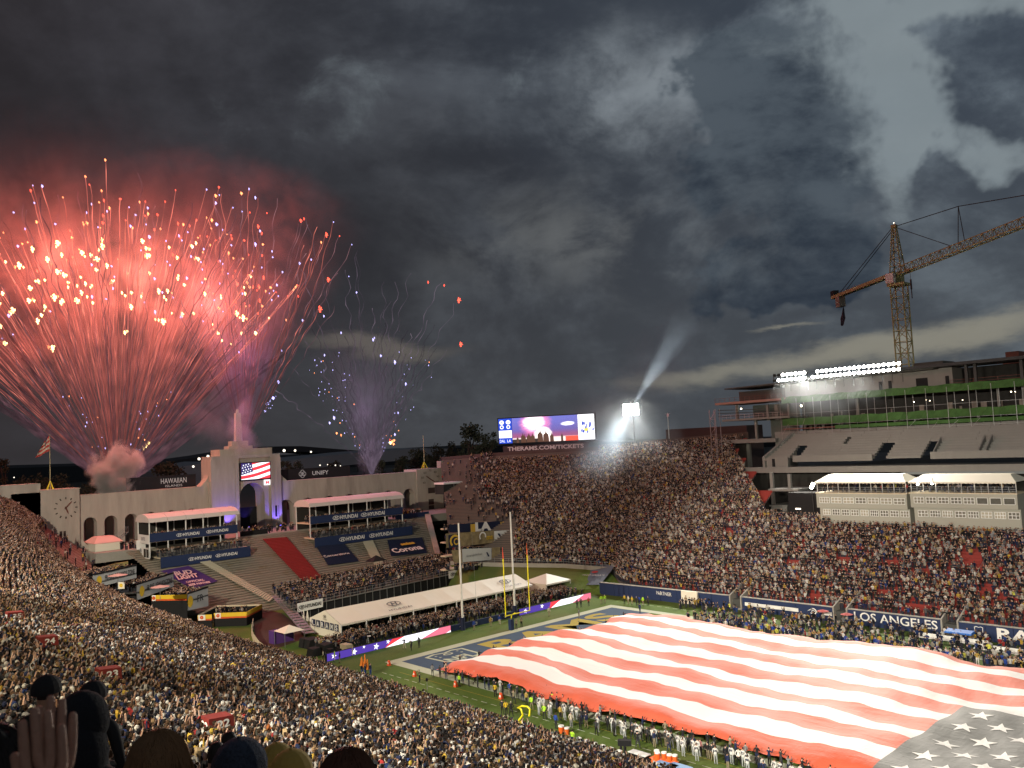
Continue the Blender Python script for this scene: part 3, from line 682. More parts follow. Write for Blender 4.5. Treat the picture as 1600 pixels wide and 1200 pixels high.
# ------------------------------------------------------------------ people
def instmat(name, attr, rough=.85):
    m = bpy.data.materials.new(name); m.use_nodes = True; t = NT(m.node_tree); b = m.node_tree.nodes['Principled BSDF']
    a = t.new('ShaderNodeAttribute', attribute_type='INSTANCER', attribute_name=attr); t.l.new(a.outputs['Color'], b.inputs['Base Color'])
    b.inputs['Roughness'].default_value = rough; b.inputs['Specular IOR Level'].default_value = .15; return m
im_shirt, im_hair, im_skin, im_pants = instmat('crowd_shirt', 'shirt'), instmat('crowd_hair', 'hair'), instmat('crowd_skin', 'skin', .6), mat('crowd_trousers', (.03, .032, .045), .9)
def lowperson(arms, lean=0., hat=False):
    """about 150 triangles: legs, tapered torso with shoulders, arms, head with hair or cap; faces +Y"""
    b = MB()
    for s in (-1, 1): b.tube((s*.10, 0, 0), (s*.10, 0, .86), .075, 4, .10, 3)
    rings = [(.86, .17, .11), (1.08, .165, .11), (1.34, .215, .13), (1.45, .12, .08)]
    pts = [[(rx*math.cos(R(60*k)), lean*(z-.86)+ry*math.sin(R(60*k)), z) for k in range(6)] for z, rx, ry in rings]
    for i in range(3): b.hexa(pts[i], pts[i+1], 0)
    hy = lean*.7
    b.ball((0, hy+.02, 1.62), .105, 7, 5, 2, 1.2); b.ball((0, hy-.015, 1.655), .112, 7, 4, 1, 1.12)
    if hat: b.hexa([(-.09, hy+.08, 1.68), (.09, hy+.08, 1.68), (.08, hy+.21, 1.665), (-.08, hy+.21, 1.665)], [(-.09, hy+.08, 1.70), (.09, hy+.08, 1.70), (.08, hy+.21, 1.68), (-.08, hy+.21, 1.68)], 1)
    for s, (e, h) in zip((-1, 1), arms):
        sh_ = (s*.21, hy*.8, 1.38); e = (s*e[0], e[1], e[2]); h = (s*h[0], h[1], h[2])
        b.tube(sh_, e, .062, 4, .05, 0); b.tube(e, h, .045, 4, .035, 0 if hat else 2); b.ball(h, .05, 4, 3, 2)
    return b.mesh('spectator', [im_shirt, im_hair, im_skin, im_pants])
dn = ((.27, 0, 1.12), (.25, .12, .88)); fold = ((.27, .05, 1.12), (.05, .24, 1.2)); up = ((.30, .10, 1.62), (.20, .12, 1.92)); cl = ((.24, .22, 1.22), (.05, .38, 1.42)); ph = ((.26, .2, 1.3), (.08, .35, 1.66)); wide = ((.45, .05, 1.52), (.5, .1, 1.85))
VAR = [lowperson(a, l, h) for a, l, h in (((dn, dn), 0, 0), ((dn, fold), 0, 1), ((fold, fold), .04, 0), ((cl, cl), .05, 1), ((dn, ph), 0, 0), ((ph, ph), 0, 1), ((up, up), 0, 0), ((dn, dn), .1, 1), ((dn, wide), 0, 0), ((fold, dn), -.03, 0))]
src = bpy.data.collections.new('spectator_shapes')
for i, me in enumerate(VAR):
    o = bpy.data.objects.new('spectator_shape_%02d' % i, me); src.objects.link(o)
def crowd_group():
    ng = bpy.data.node_groups.new('crowd', 'GeometryNodeTree')
    ng.interface.new_socket('Geometry', in_out='INPUT', socket_type='NodeSocketGeometry'); ng.interface.new_socket('Geometry', in_out='OUTPUT', socket_type='NodeSocketGeometry')
    n, l = ng.nodes, ng.links; gi = n.new('NodeGroupInput'); go = n.new('NodeGroupOutput')
    ci = n.new('GeometryNodeCollectionInfo'); ci.inputs[0].default_value = src; ci.inputs['Separate Children'].default_value = True; ci.inputs['Reset Children'].default_value = True
    mp = n.new('GeometryNodeMeshToPoints'); l.new(gi.outputs[0], mp.inputs[0])
    ip = n.new('GeometryNodeInstanceOnPoints'); ip.inputs['Pick Instance'].default_value = True
    l.new(mp.outputs[0], ip.inputs['Points']); l.new(ci.outputs[0], ip.inputs['Instance'])
    def na(nm, ty):
        a = n.new('GeometryNodeInputNamedAttribute'); a.data_type = ty; a.inputs[0].default_value = nm; return a.outputs[0]
    l.new(na('variant', 'INT'), ip.inputs['Instance Index']); l.new(na('turn', 'FLOAT_VECTOR'), ip.inputs['Rotation']); l.new(na('size', 'FLOAT_VECTOR'), ip.inputs['Scale'])
    l.new(ip.outputs[0], go.inputs[0]); return ng
CG = crowd_group()
PAL = np.array([(.012, .013, .016), (.02, .021, .026), (.045, .045, .05), (.014, .022, .06), (.02, .045, .16), (.58, .56, .52), (.46, .43, .36), (.28, .28, .29), (.13, .13, .135), (.50, .33, .05), (.34, .25, .14), (.30, .03, .03), (.05, .05, .04), (.30, .10, .03), (.6, .6, .1)])
HAIR = np.array([(.012, .009, .007), (.03, .018, .010), (.07, .04, .022), (.20, .13, .07), (.016, .022, .055), (.5, .48, .44), (.010, .010, .012), (.35, .25, .04), (.14, .14, .14)])
SKN = np.array([(.45, .28, .20), (.36, .21, .14), (.22, .12, .075), (.10, .05, .03), (.5, .33, .25)])
def crowd(name, label, P, face, w=None, hats=None, group=None, cat='crowd', parent=None, var_p=None):
    n = len(P)
    w = w if w is not None else [.20, .19, .10, .08, .025, .075, .07, .06, .07, .025, .035, .018, .04, .008, .003]
    w = np.array(w)/sum(w); hp = np.array([.28, .22, .10, .05, .10, .075, .12, .015, .06])
    me = bpy.data.meshes.new(name); me.vertices.add(n); me.vertices.foreach_set('co', np.asarray(P, dtype=np.float32).ravel())
    def at_(nm, ty, key, arr): a = me.attributes.new(nm, ty, 'POINT'); a.data.foreach_set(key, np.asarray(arr).ravel())
    sh = PAL[rng.choice(len(PAL), n, p=w)]*rng.uniform(.5, 1.05, (n, 1)); ha = HAIR[rng.choice(len(HAIR), n, p=hp/hp.sum())]*rng.uniform(.6, 1.2, (n, 1)); sk = SKN[rng.choice(len(SKN), n, p=[.36, .26, .16, .08, .14])]
    for nm, c in (('shirt', sh), ('hair', ha), ('skin', sk)): at_(nm, 'FLOAT_COLOR', 'color', np.concatenate([c, np.ones((n, 1))], 1).astype(np.float32))
    vp = np.array(var_p or [.26, .17, .12, .1, .06, .05, .045, .10, .025, .07]); at_('variant', 'INT', 'value', rng.choice(10, n, p=vp/vp.sum()).astype(np.int32))
    tr = np.zeros((n, 3)); tr[:, 2] = np.asarray(face)+rng.normal(0, .35, n); at_('turn', 'FLOAT_VECTOR', 'vector', tr.astype(np.float32))
    sz = rng.normal(.985, .05, (n, 1))*np.ones((1, 3)); at_('size', 'FLOAT_VECTOR', 'vector', sz.astype(np.float32))
    o = bpy.data.objects.new(name, me); C.objects.link(o); md = o.modifiers.new('crowd', 'NODES'); md.node_group = CG
    o['kind'] = 'stuff'; o['label'] = label
    if parent: o.parent = parent
    else: o['category'] = cat
    return o
def stand_people(st, rows, spacing, v0=0., v1=1., fill=.93):
    out = []; fac = []
    for r in range(int(v0*rows), int(v1*rows)):
        p0 = st.P(st.len, np.full(st.n, r/rows)); seg = np.linalg.norm(np.diff(p0[:, :2], axis=0), axis=1); L = np.concatenate([[0], np.cumsum(seg)])
        n = int(L[-1]/spacing); s_ = (np.arange(n)+rng.uniform(0, 1))*spacing+rng.normal(0, .15, n)+.5*np.sin(np.arange(n)*.11+r*2.3)
        keep = rng.uniform(size=n) < fill; s_ = np.clip(s_[keep], 0, L[-1]); u = np.interp(s_, L, st.len)
        q = st.P(u, (r+.30+rng.normal(0, .09, len(u)))/rows); q[:, 2] = st.P(u, np.full(len(u), r/rows))[:, 2]
        dn_ = st.P(u, np.full(len(u), max(r-1, 0)/rows))[:, :2]-st.P(u, np.full(len(u), (r+1)/rows))[:, :2]
        out.append(q); fac.append(np.arctan2(-dn_[:, 0], dn_[:, 1]))
    return np.concatenate(out), np.concatenate(fac)
def inview(P, m=.14):
    d = P+np.array([0, 0, 1.])-CP; z = d@_f; x = (d@_r2)/z*F; y = (d@_u2)/z*F
    return (z > 1) & (abs(x) < 800*(1+m)+60) & (abs(y) < 600*(1+m)+100)
P, fa = stand_people(near, ROWS, .53, fill=.96)
d = np.linalg.norm(P-CP, axis=1); k = inview(P) & (P[:, 0] < 100)
# stair aisles and the empty benches at the left end
e_ = near.len
pxs = 800+F*((P-CP)@_r2)/((P-CP)@_f); pys = 600-F*((P-CP)@_u2)/((P-CP)@_f)
empty = (P[:, 0] < -118) & (P[:, 1] > -52) & (P[:, 2] < 18.5)
k &= ~(empty & (rng.uniform(size=len(P)) < .97))
NP_, NF = P[k], fa[k]; nd = np.linalg.norm(NP_-CP, axis=1); o_ = np.argsort(nd); NP_, NF, nd = NP_[o_], NF[o_], nd[o_]
# red vomitory boxes stand in the crowd
VOM = [(320, 1122, 30, '22'), (152, 1046, 52, '23'), (58, 996, 72, '24'), (10, 958, 98, '25')]
vpos = []
def on_stand(st, x, y, lo=5, hi=400, h=0.):
    """nearest distance at which the photograph's ray comes down to h above the stand"""
    best = None; grid = st._g if hasattr(st, '_g') else None
    if grid is None:
        U, V = np.meshgrid(np.linspace(0, 1, 400), np.linspace(0, 1, 160)); st._g = grid = st.P(U.ravel(), V.ravel())
    for D in np.linspace(lo, hi, 900):
        q = np.array(at(x, y, D=D)); i = ((grid[:, :2]-q[:2])**2).sum(1).argmin()
        if ((grid[i, :2]-q[:2])**2).sum() < 4 and q[2] < grid[i, 2]+h: return q
    return None
for x, y, D, s in VOM:
    q = on_stand(near, x, y-2, 25, h=1.75)
    vpos.append((q, s))
far_mask = np.ones(len(NP_), bool)
for q, s in vpos:
    if q is not None:
        dx = NP_[:, 0]-q[0]; dy = NP_[:, 1]-q[1]; far_mask &= ~((abs(dx) < .8) & (abs(dy-.8) < 1.2))
NP_, NF, nd = NP_[far_mask], NF[far_mask], nd[far_mask]
kk = nd > 30
NP_, NF, nd = NP_[kk], NF[kk], nd[kk]
NIND = 24
crowd('near_crowd', 'dense crowd of standing spectators filling the near grandstand', NP_[NIND:], NF[NIND:], w=[.19, .17, .09, .07, .025, .13, .11, .06, .06, .04, .04, .018, .035, .010, .005])
P, fa = stand_people(far, ROWS, .55, fill=.95)
cutm = np.array([not far_cut(*p) for p in P]); k = inview(P) & cutm
booth_m = ~((P[:, 0] > -29) & (P[:, 1] > 61.8)); k &= booth_m
# empty benches near the right-hand end tower and a few empty patches
sx_ = 800+F*((P-CP)@_r2)/((P-CP)@_f); sy__ = 600-F*((P-CP)@_u2)/((P-CP)@_f)
u_ = (P[:, 0]+P[:, 1]*.55)
e1 = (sx_ < 760+rng.normal(0, 14, len(P))) & (((sy__ < 788) & (sy__ > 755+0)) | (sy__ > 792) & (sy__ < 820) | (sy__ < 775)) & (rng.uniform(size=len(P)) < .95)
e2 = (sx_ < 800+rng.normal(0, 25, len(P))) & (sy__ > 785) & (sy__ < 818) & (rng.uniform(size=len(P)) < .8)
e3 = np.zeros(len(P), bool)
for cx, cy, rx, ry in ((1512, 884, 18, 12), (1530, 892, 14, 9), (1390, 888, 16, 6), (1318, 882, 12, 6), (1450, 900, 14, 4), (1275, 940, 14, 6), (1540, 930, 12, 9), (1440, 958, 26, 6), (1240, 885, 10, 5), (1385, 932, 14, 5), (1570, 945, 12, 7), (1140, 835, 8, 5), (1525, 880, 8, 20)):
    e3 |= (((sx_-cx)/rx)**2+((sy__-cy)/ry)**2 < rng.uniform(.5, 1.6, len(P)))
k &= ~(e1 | e2 | (e3 & (rng.uniform(size=len(P)) < .93)))
k &= ~((sx_ > 692) & (sx_ < 808-(sy__-816)*.12) & (sy__ > 817) & (sy__ < 890))
k &= ~((sy__ < 722-(sx_-800)*.06) & (sx_ < 935) & (sx_ > 770))
crowd('far_crowd', 'dense crowd of standing spectators filling the far grandstand', P[k], fa[k])

# section number boxes
for q, s in vpos:
    if q is None: continue
    t = thing('section_marker', 'red stairwell box marked %s, %s of those in the near crowd' % (s, {'22': 'nearest', '23': 'second nearest', '24': 'third nearest', '25': 'farthest left'}[s]), 'stairwell box', tuple(q), group='red numbered stairwell boxes in the near grandstand')
    b = MB(); z1 = q[2]+.02; z0 = q[2]-1.9; x, y = q[0], q[1]
    b.hexa([(x-.5, y, z0), (x+.5, y, z0), (x+.5, y+1.5, z0-1), (x-.5, y+1.5, z0-1)], [(x-.5, y, z1-.05), (x+.5, y, z1-.05), (x+.5, y+1.3, z1-.15), (x-.5, y+1.3, z1-.15)])
    obj('box', b, mat('red_box_paint', (.17, .022, .018), .7, var=.15), t)
    text('number', s, (x+.515, y+.75, z1-.45), (0, 1, 0), (0, 0, 1), .7, .42, whitep, t, lift=.0, bold=.03)
    text('number', s, (x, y-.02, z1-.5), (1, 0, 0), (0, 0, 1), .75, .5, whitep, t, lift=.0, bold=.03)

# ------------------------------------------------------------------ the giant flag
FX0, FX1, FY0, FY1 = -44.2, 47.5, -26.0, 17.9
def fz(x, y):
    u = (x-FX0)/(FX1-FX0); e = math.exp(-((x-(-33-.1*y))/7.5)**2)
    z = 1.85+.45*e+.15*math.sin(x*.26+y*.11)+.12*math.sin(x*.6-y*.23+1)+.12*math.sin(y*.9+x*.21)+.05*math.sin(x*1.7+y*.8)+.10*math.sin(x*.12+y*.45+2)
    ed = min(y-FY0, FY1-y); z -= .75*math.exp(-max(ed, 0)/.9); z -= .6*math.exp(-max(x-FX0, 0)/1.4)
    z += .7*math.exp(-((x-6)/6)**2-((y-16)/2.6)**2)
    return max(z, .9)
def fxy(x, y):
    """edges are scalloped where people hold them"""
    t = (y-FY0)/(FY1-FY0); yy = y+(.30*math.sin(x*.9)+.2*math.sin(x*2.3))*(1 if t < .02 or t > .98 else .25)
    xx = x+(.35*math.sin(y*.95+.5)+.5*math.sin(y*.3))*math.exp(-(x-FX0)/2.5)+1.1*math.sin(y*.16+.6)*math.exp(-(x-FX0)/20)
    yy += .35*math.sin(x*.13+1.2)+.15*math.sin(x*.34)
    return xx, yy
redflag = bpy.data.materials.new('red_flag_nylon'); whiteflag = bpy.data.materials.new('white_flag_nylon'); greyflag = bpy.data.materials.new('washed_out_blue_nylon')  # canton grey: blue cloth's wash-out under strong light put into the colour
for m, col in ((redflag, (.66, .125, .062)), (whiteflag, (.82, .82, .80)), (greyflag, (.125, .13, .125))):
    m.use_nodes = True; t = NT(m.node_tree); bs = m.node_tree.nodes['Principled BSDF']; bs.inputs['Base Color'].default_value = c4(col); bs.inputs['Roughness'].default_value = .65
    bs.inputs['Sheen Weight'].default_value = .1
    pos = t.new('ShaderNodeNewGeometry').outputs['Position']
    bn = t.new('ShaderNodeBump'); bn.inputs['Strength'].default_value = .34; bn.inputs['Distance'].default_value = .3
    hgt = t.m('ADD', t.noise(t.mapping(pos, (.25, .9, 1), (0, 0, 0), (0, 0, .35)), 1., 4, .6, .6), t.m('MULTIPLY', t.noise(t.mapping(pos, (1.2, .3, 1), (0, 0, 0), (0, 0, -.5)), 1.2, 3, .6), .5))
    t.l.new(hgt, bn.inputs['Height']); t.l.new(bn.outputs[0], bs.inputs['Normal'])
flag = thing('giant_flag', 'enormous red and white striped flag with white stars spread over the field', 'flag', ((FX0+FX1)/2, (FY0+FY1)/2, 0))
SW = (FY1-FY0)/13; CX0 = 17.4
for i in range(13):
    y0, y1 = FY0+SW*i, FY0+SW*(i+1); xe = CX0 if i < 7 else FX1
    nx = int((xe-FX0)/.6); ny = 5; b = MB()
    for a in range(nx+1):
        for c in range(ny+1):
            x, y = FX0+(xe-FX0)*a/nx, y0+(y1-y0)*c/ny; X_, Y_ = fxy(x, y); b.v.append((X_, Y_, fz(x, y)))
    for a in range(nx):
        for c in range(ny):
            q = a*(ny+1)+c; b.f.append((q, q+ny+1, q+ny+2, q+1)); b.m.append(0)
    obj('stripe', b, redflag if i % 2 == 0 else whiteflag, flag, smooth=True)
cy1 = FY0+SW*7; nx, ny = 50, 36; b = MB()
for a in range(nx+1):
    for c in range(ny+1):
        x, y = CX0+(FX1-CX0)*a/nx, FY0+(cy1-FY0)*c/ny; X_, Y_ = fxy(x, y); b.v.append((X_, Y_, fz(x, y)))
for a in range(nx):
    for c in range(ny):
        q = a*(ny+1)+c; b.f.append((q, q+ny+1, q+ny+2, q+1)); b.m.append(0)
can = obj('canton', b, greyflag, flag, smooth=True)
for i in range(1, 12):
    for j in range(1, 10):
        if (i+j) % 2: continue
        cx, cy_ = CX0+(FX1-CX0)*i/12, FY0+(cy1-FY0)*j/10; b = MB(); ce = fxy(cx, cy_)
        P_ = [(cx+q[0], cy_+q[1]) for q in star_pts(1.28, 0 if False else 100)]
        for k_ in range(10):
            q, r_ = P_[k_], P_[(k_+1) % 10]; tri = [(cx, cy_), q, r_]
            b.poly([(*fxy(*t_), fz(*t_)+.035) for t_ in tri])
        obj('star', b, whiteflag, can)

# ------------------------------------------------------------------ unfinished tower on the far side
TW = thing('unfinished_tower', 'long multi storey grandstand tower under construction with green netting and raw concrete decks', 'building', (-30, 90, 10))
TY = 84.
def slab(name, pl_, pr_, y0, y1, th, m, back=None):
    """deck between two photographed ends of its front top edge, y0 front, y1 back"""
    a, c = at(*pl_, Y=y0), at(*pr_, Y=y0); z = (a.z+c.z)/2; xr = max(c.x, a.x)
    if pr_[0] >= 1600: xr += 45
    b = MB(); b.box(a.x, xr, y0, y1, z-th, z); obj(name, b, m, TW); return a.x, xr, z
# lowest front fascia
ax, bx, z4 = slab('fascia', (1155, 733), (1600, 722), TY, TY+1.2, 1.35, greycon)
b = MB(); b.box(ax, bx, TY+1.2, TY+16, z4-1.0, z4-.35); obj('concourse_deck', b, greycon, TW)
b = MB(); b.box(at(1412, 740, Y=TY).x-.2, bx, TY-.03, TY-.003, z4-1.9, z4-1.36); obj('fascia_drop', b, mat('blue_grey_panel', (.16, .18, .19), .7), TW)
# seating deck: stepped precast units, open at vomitories
sx0, sx1 = at(1195, 718, Y=TY+3).x, bx
zt, zb_ = at(1300, 676, Y=TY+14).z, z4+1.5
nst = 11
for k in range(nst):
    ya, yb = TY+3+k*1.0, TY+3+(k+1)*1.0; z = zb_+(zt-zb_)*(k+1)/nst
    b = MB(); xs = sx0+k*.25; cuts = []
    if k < 6: cuts = [(at(1231, 715, Y=TY+3).x, at(1246, 715, Y=TY+3).x), (at(1364, 710, Y=TY+3).x, at(1384, 710, Y=TY+3).x), (at(1438, 705, Y=TY+3).x, at(1456, 705, Y=TY+3).x)]
    if 6 <= k < 9: cuts = [(at(1300, 705, Y=TY+3).x, at(1306, 705, Y=TY+3).x)]
    cur = xs
    for c0, c1 in cuts+[(sx1, sx1)]:
        n = max(1, int((c0-cur)/9))
        for j in range(n):
            xa, xb = cur+(c0-cur)*j/n+.02, cur+(c0-cur)*(j+1)/n-.02
            bb = MB(); bb.box(xa, xb, ya, yb, z-.62, z); obj('precast_step', bb, greycon, TW)
        cur = c1
b = MB(); b.hexa([(sx0-.6, TY+2.9, z4-.3), (sx0, TY+2.9, z4-.3), (sx0+2.6, TY+14, z4-.3), (sx0+2, TY+14, z4-.3)], [(sx0-.6, TY+2.9, zb_+.9), (sx0, TY+2.9, zb_+.9), (sx0+2.6, TY+14, zt+.9), (sx0+2, TY+14, zt+.9)]); obj('side_parapet', b, greycon, TW)
for p0, p1, h in (((1238, 712), (1362, 708), 1.5), ((1453, 706), (1600, 701), 1.5)):
    a, c = at(*p0, Y=TY+1.8), at(*p1, Y=TY+1.8); xr = c.x+(45 if p1[0] >= 1600 else 0)
    b = MB(); b.box(a.x, xr, TY+1.8, TY+2.1, a.z-h, a.z); obj('box_front', b, greycon, TW)
a = at(1198, 715, Y=TY+2.6); c = at(1231, 714, Y=TY+2.6)
b = MB(); b.box(a.x, c.x, TY+2.4, TY+2.8, z4-.3, a.z); obj('end_wall', b, greycon, TW)
b = MB(); xm = at(1209, 725, Y=TY+2.4).x; b.box(xm-.4, xm+.4, TY+2.36, TY+2.38, z4, z4+1.9); obj('doorway', b, blackm, TW)
for px0 in (1460, 1530, 1541):
    a = at(px0, 712, Y=TY+4); b = MB(); b.hexa([(a.x, TY+3.5, zb_), (a.x+.25, TY+3.5, zb_), (a.x+.25, TY+8, zb_), (a.x, TY+8, zb_)], [(a.x, TY+3.5, zb_+1.4), (a.x+.25, TY+3.5, zb_+1.4), (a.x+.25, TY+8, zb_+4.3), (a.x, TY+8, zb_+4.3)]); obj('vomitory_wall', b, greycon, TW)
# back wall above the seats and the upper floors
BY = TY+15
wx0, wx1 = at(1212, 682, Y=BY).x, bx
zlo, zhi = at(1300, 684, Y=BY).z, at(1300, 674, Y=BY).z
n = 12
for j in range(n):
    xa, xb = wx0+(wx1-wx0)*j/n+.03, wx0+(wx1-wx0)*(j+1)/n-.03; bb = MB(); bb.box(xa, xb, BY-.4, BY, zlo-1.5, zhi+.5); obj('wall_panel', bb, greycon, TW)
floors = [((1125, 691), (1212, 684), 8, 1.1), ]
FYL = BY-1
def lvl(x, y): return at(x, y, Y=FYL).z
zA = lvl(1300, 655); zB = lvl(1300, 619.5); zR = lvl(1300, 587)      # netting levels and roof
xL = at(1118, 640, Y=FYL).x; xN = at(1222, 640, Y=FYL).x; xR = bx
# left wing floors, cantilevered to the left
a = at(1125, 688, Y=FYL); b = MB(); b.box(a.x, wx0+1, FYL-1, FYL+12, a.z-1.0, a.z); obj('cantilever_slab', b, greycon, TW)
for (pxl, pyt, th, m) in ((1128, 656, .5, greycon), (1117, 630, .6, mat('primer_pink_edge', (.30, .17, .14), .8))):
    a = at(pxl, pyt, Y=FYL); b = MB(); b.box(a.x, xN+2, FYL, FYL+14, a.z-th, a.z); obj('cantilever_slab', b, m, TW)
    b = MB()
    for k in range(14):
        x = a.x+(xN-a.x)*k/13; b.tube((x, FYL+.1, a.z), (x, FYL+.1, a.z+1.1), .04, 4)
    b.tube((a.x, FYL+.1, a.z+1.1), (xN, FYL+.1, a.z+1.1), .04, 4); b.tube((a.x, FYL+.1, a.z+.55), (xN, FYL+.1, a.z+.55), .03, 4); obj('guard_rail', b, rust if pyt < 640 else steel, TW)
for k in range(3):
    b = MB(); z = lvl(1128, 641+k*5); b.tube((xL+1, FYL-.5, z), (xN-4+k, FYL+3, z-.5+k*.2), .12, 4); obj('steel_girder', b, dksteel, TW)
z_ = lvl(1150, 732)
for pxs in (1168, 1216):
    x = at(pxs, 690, Y=FYL+3).x; b = MB(); b.box(x-.45, x+.45, FYL+3, FYL+3.9, z4-1 if pxs < 1200 else lvl(1216, 656), lvl(1160, 691) if pxs < 1200 else lvl(1216, 630)); obj('column', b, greycon, TW)
for pxs, yt, yb_2 in ((1180, 656, 690), (1198, 632, 657), (1150, 632, 657)):
    x = at(pxs, yt, Y=FYL+2).x; b = MB(); b.box(x-.3, x+.3, FYL+2, FYL+2.6, lvl(pxs, yb_2), lvl(pxs, yt)); obj('column', b, greycon, TW)
b = MB(); b.box(xN-7, xN+1, FYL+6, FYL+6.4, lvl(1200, 690), lvl(1200, 656)); b.box(xL+6, xN, FYL+9, FYL+9.3, lvl(1200, 656), lvl(1200, 630)); obj('core_wall', b, mat('dark_grey_block_wall', (.10, .11, .10), .9, var=.2, scale=.8), TW)  # core wall in an even dark grey
# upper floors across the whole length: slab, netting, columns, scaffold
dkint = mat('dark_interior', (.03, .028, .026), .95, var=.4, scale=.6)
for i, (z, th) in enumerate(((zA, 1.0), (zB, .9))):
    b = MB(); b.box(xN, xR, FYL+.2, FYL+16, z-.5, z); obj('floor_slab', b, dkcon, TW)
    nn = 22
    for j in range(nn):
        xa, xb = xN+(xR-xN)*j/nn, xN+(xR-xN)*(j+1)/nn; m_ = MB(); segs = 4
        for s_ in range(segs):
            x0_, x1_ = xa+(xb-xa)*s_/segs, xa+(xb-xa)*(s_+1)/segs; d0, d1 = .15*math.sin(x0_*2.1+i), .15*math.sin(x1_*2.1+i)
            zt0, zt1 = z+.75+.1*math.sin(x0_), z+.75+.1*math.sin(x1_)
            m_.poly([(x0_, FYL-.25-d0, z-th), (x1_, FYL-.25-d1, z-th), (x1_, FYL-.05+d1, zt1), (x0_, FYL-.05+d0, zt0)])
        obj('green_netting', m_, greennet, TW)
    if i == 0:
        m_ = MB(); m_.box(xN+14, xR, FYL-.5, FYL-.45, z-2.3, z-1.5); obj('lower_netting', m_, greennet, TW)
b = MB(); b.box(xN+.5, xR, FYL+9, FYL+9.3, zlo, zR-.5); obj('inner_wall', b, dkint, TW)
zf = lvl(1300, 667)
b = MB(); b.box(xN, xR, FYL-.1, FYL+.1, zf-.12, zf+.12); obj('edge_beam', b, rust, TW)
rnd = random.Random(3)
for j in range(24):
    x = xN+(xR-xN)*j/23
    for y_, r_, m_, nm in ((FYL-.9, .055, steel, 'scaffold_pole'), (FYL+1.8, .05, steel, 'scaffold_pole')):
        b = MB(); b.tube((x+(.6 if y_ > FYL else 0), y_, zlo-.2), (x+(.6 if y_ > FYL else 0), y_, zB+.2), r_, 4); obj(nm, b, m_, TW)
    if j % 2 == 0 or rnd.random() < .3:
        b = MB(); xx = x+rnd.uniform(-.5, .5); za, zb2 = rnd.choice(((zA, zB-.5), (zlo+1, zA-.5))); b.box(xx-.22, xx+.22, FYL+3.5, FYL+4, za, zb2); obj('column', b, greycon, TW)
    if rnd.random() < .6:
        x2 = x+2; b = MB(); b.tube((x, FYL-.9, zlo+rnd.uniform(0, 2)), (x2, FYL-.9, zlo+rnd.uniform(2, 5)), .03, 4); obj('scaffold_brace', b, steel, TW)
for zz in (zlo+1.6, zA-1.1, zA+1.9):
    b = MB(); b.tube((xN, FYL-.9, zz), (xR, FYL-.9, zz), .035, 4); obj('scaffold_ledger', b, steel, TW)
b = MB()
for j in range(60):
    x = rnd.uniform(xN+1, xR-1); z = rnd.choice((zA, zlo+1.2)); h = rnd.uniform(.5, 2.4); y_ = FYL+rnd.uniform(2, 8); w_ = rnd.uniform(.1, .6); b.box(x-w_, x+w_, y_, y_+.3, z, z+h)
obj('stored_materials', b, mat('assorted_site_materials', (.16, .14, .12), .8, var=.8, scale=.6), TW, kind='stuff')
wl = mat('work_light', (1, .85, .6), emit=(1, .85, .6), es=9)
for pxs, pys_, r_ in ((1158, 639, .25), (1252, 634, .3), (1428, 628, .12), (1453, 626, .1), (1580, 612, .14), (1586, 612, .12), (1504, 625, .1), (1447, 625, .1)):
    b = MB(); b.ball(at(pxs, pys_, Y=FYL+3), r_, 6, 4); obj('work_light', b, wl, TW)
# penthouse level and roof
zP = zB+.4; pt = lvl(1160, 609); pxa = at(1155, 620, Y=FYL+4).x
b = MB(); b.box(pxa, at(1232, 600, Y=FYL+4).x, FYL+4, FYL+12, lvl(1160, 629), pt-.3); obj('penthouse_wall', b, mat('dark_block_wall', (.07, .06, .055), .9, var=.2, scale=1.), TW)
rx0 = at(1135, 608, Y=FYL).x; rzl = at(1135, 608, Y=FYL).z
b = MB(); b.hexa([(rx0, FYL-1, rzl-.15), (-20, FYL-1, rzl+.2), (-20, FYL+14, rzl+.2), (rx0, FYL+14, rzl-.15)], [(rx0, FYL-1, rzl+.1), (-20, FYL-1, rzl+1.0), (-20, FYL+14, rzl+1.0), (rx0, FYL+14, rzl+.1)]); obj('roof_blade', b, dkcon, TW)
xq = at(1425, 600, Y=FYL).x; xe = at(1484, 600, Y=FYL).x
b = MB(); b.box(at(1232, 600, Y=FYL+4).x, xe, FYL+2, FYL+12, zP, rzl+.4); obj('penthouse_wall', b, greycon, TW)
for pxs in (1375, 1390, 1440, 1480):
    x = at(pxs, 590, Y=FYL+2).x; b = MB(); w_ = 2.6 if pxs == 1440 else .8; b.box(x-w_*.5, x+w_*.5, FYL+1.95, FYL+1.98, zP+.3, zP+2.3); obj('opening', b, blackm, TW)
b = MB(); b.box(xq-4, xR, FYL-2, FYL+9, lvl(1500, 567)-.5, lvl(1500, 567)+.15); obj('roof_slab', b, mat('dark_steel_roof', (.04, .042, .045), .7), TW)
for pxs in (1510, 1524, 1597):
    x = at(pxs, 590, Y=FYL).x; b = MB(); b.box(x-.3, x+.3, FYL, FYL+.6, zP, lvl(1500, 567)-.5); obj('roof_post', b, dksteel, TW)
b = MB()
for k in range(14):
    x = xe+(xR-xe)*k/13; b.tube((x, FYL+.4, zP), (x, FYL+.4, zP+1.2), .04, 4)
b.tube((xe, FYL+.4, zP+1.2), (xR, FYL+.4, zP+1.2), .04, 4); b.tube((xe, FYL+.4, zP+.6), (xR, FYL+.4, zP+.6), .04, 4); obj('guard_rail', b, rust, TW)
b = MB(); xa = at(1432, 560, Y=FYL+8).x; b.box(xa, at(1478, 560, Y=FYL+8).x, FYL+6, FYL+13, lvl(1440, 575), lvl(1440, 568)+.6); obj('roof_plant', b, dkcon, TW)
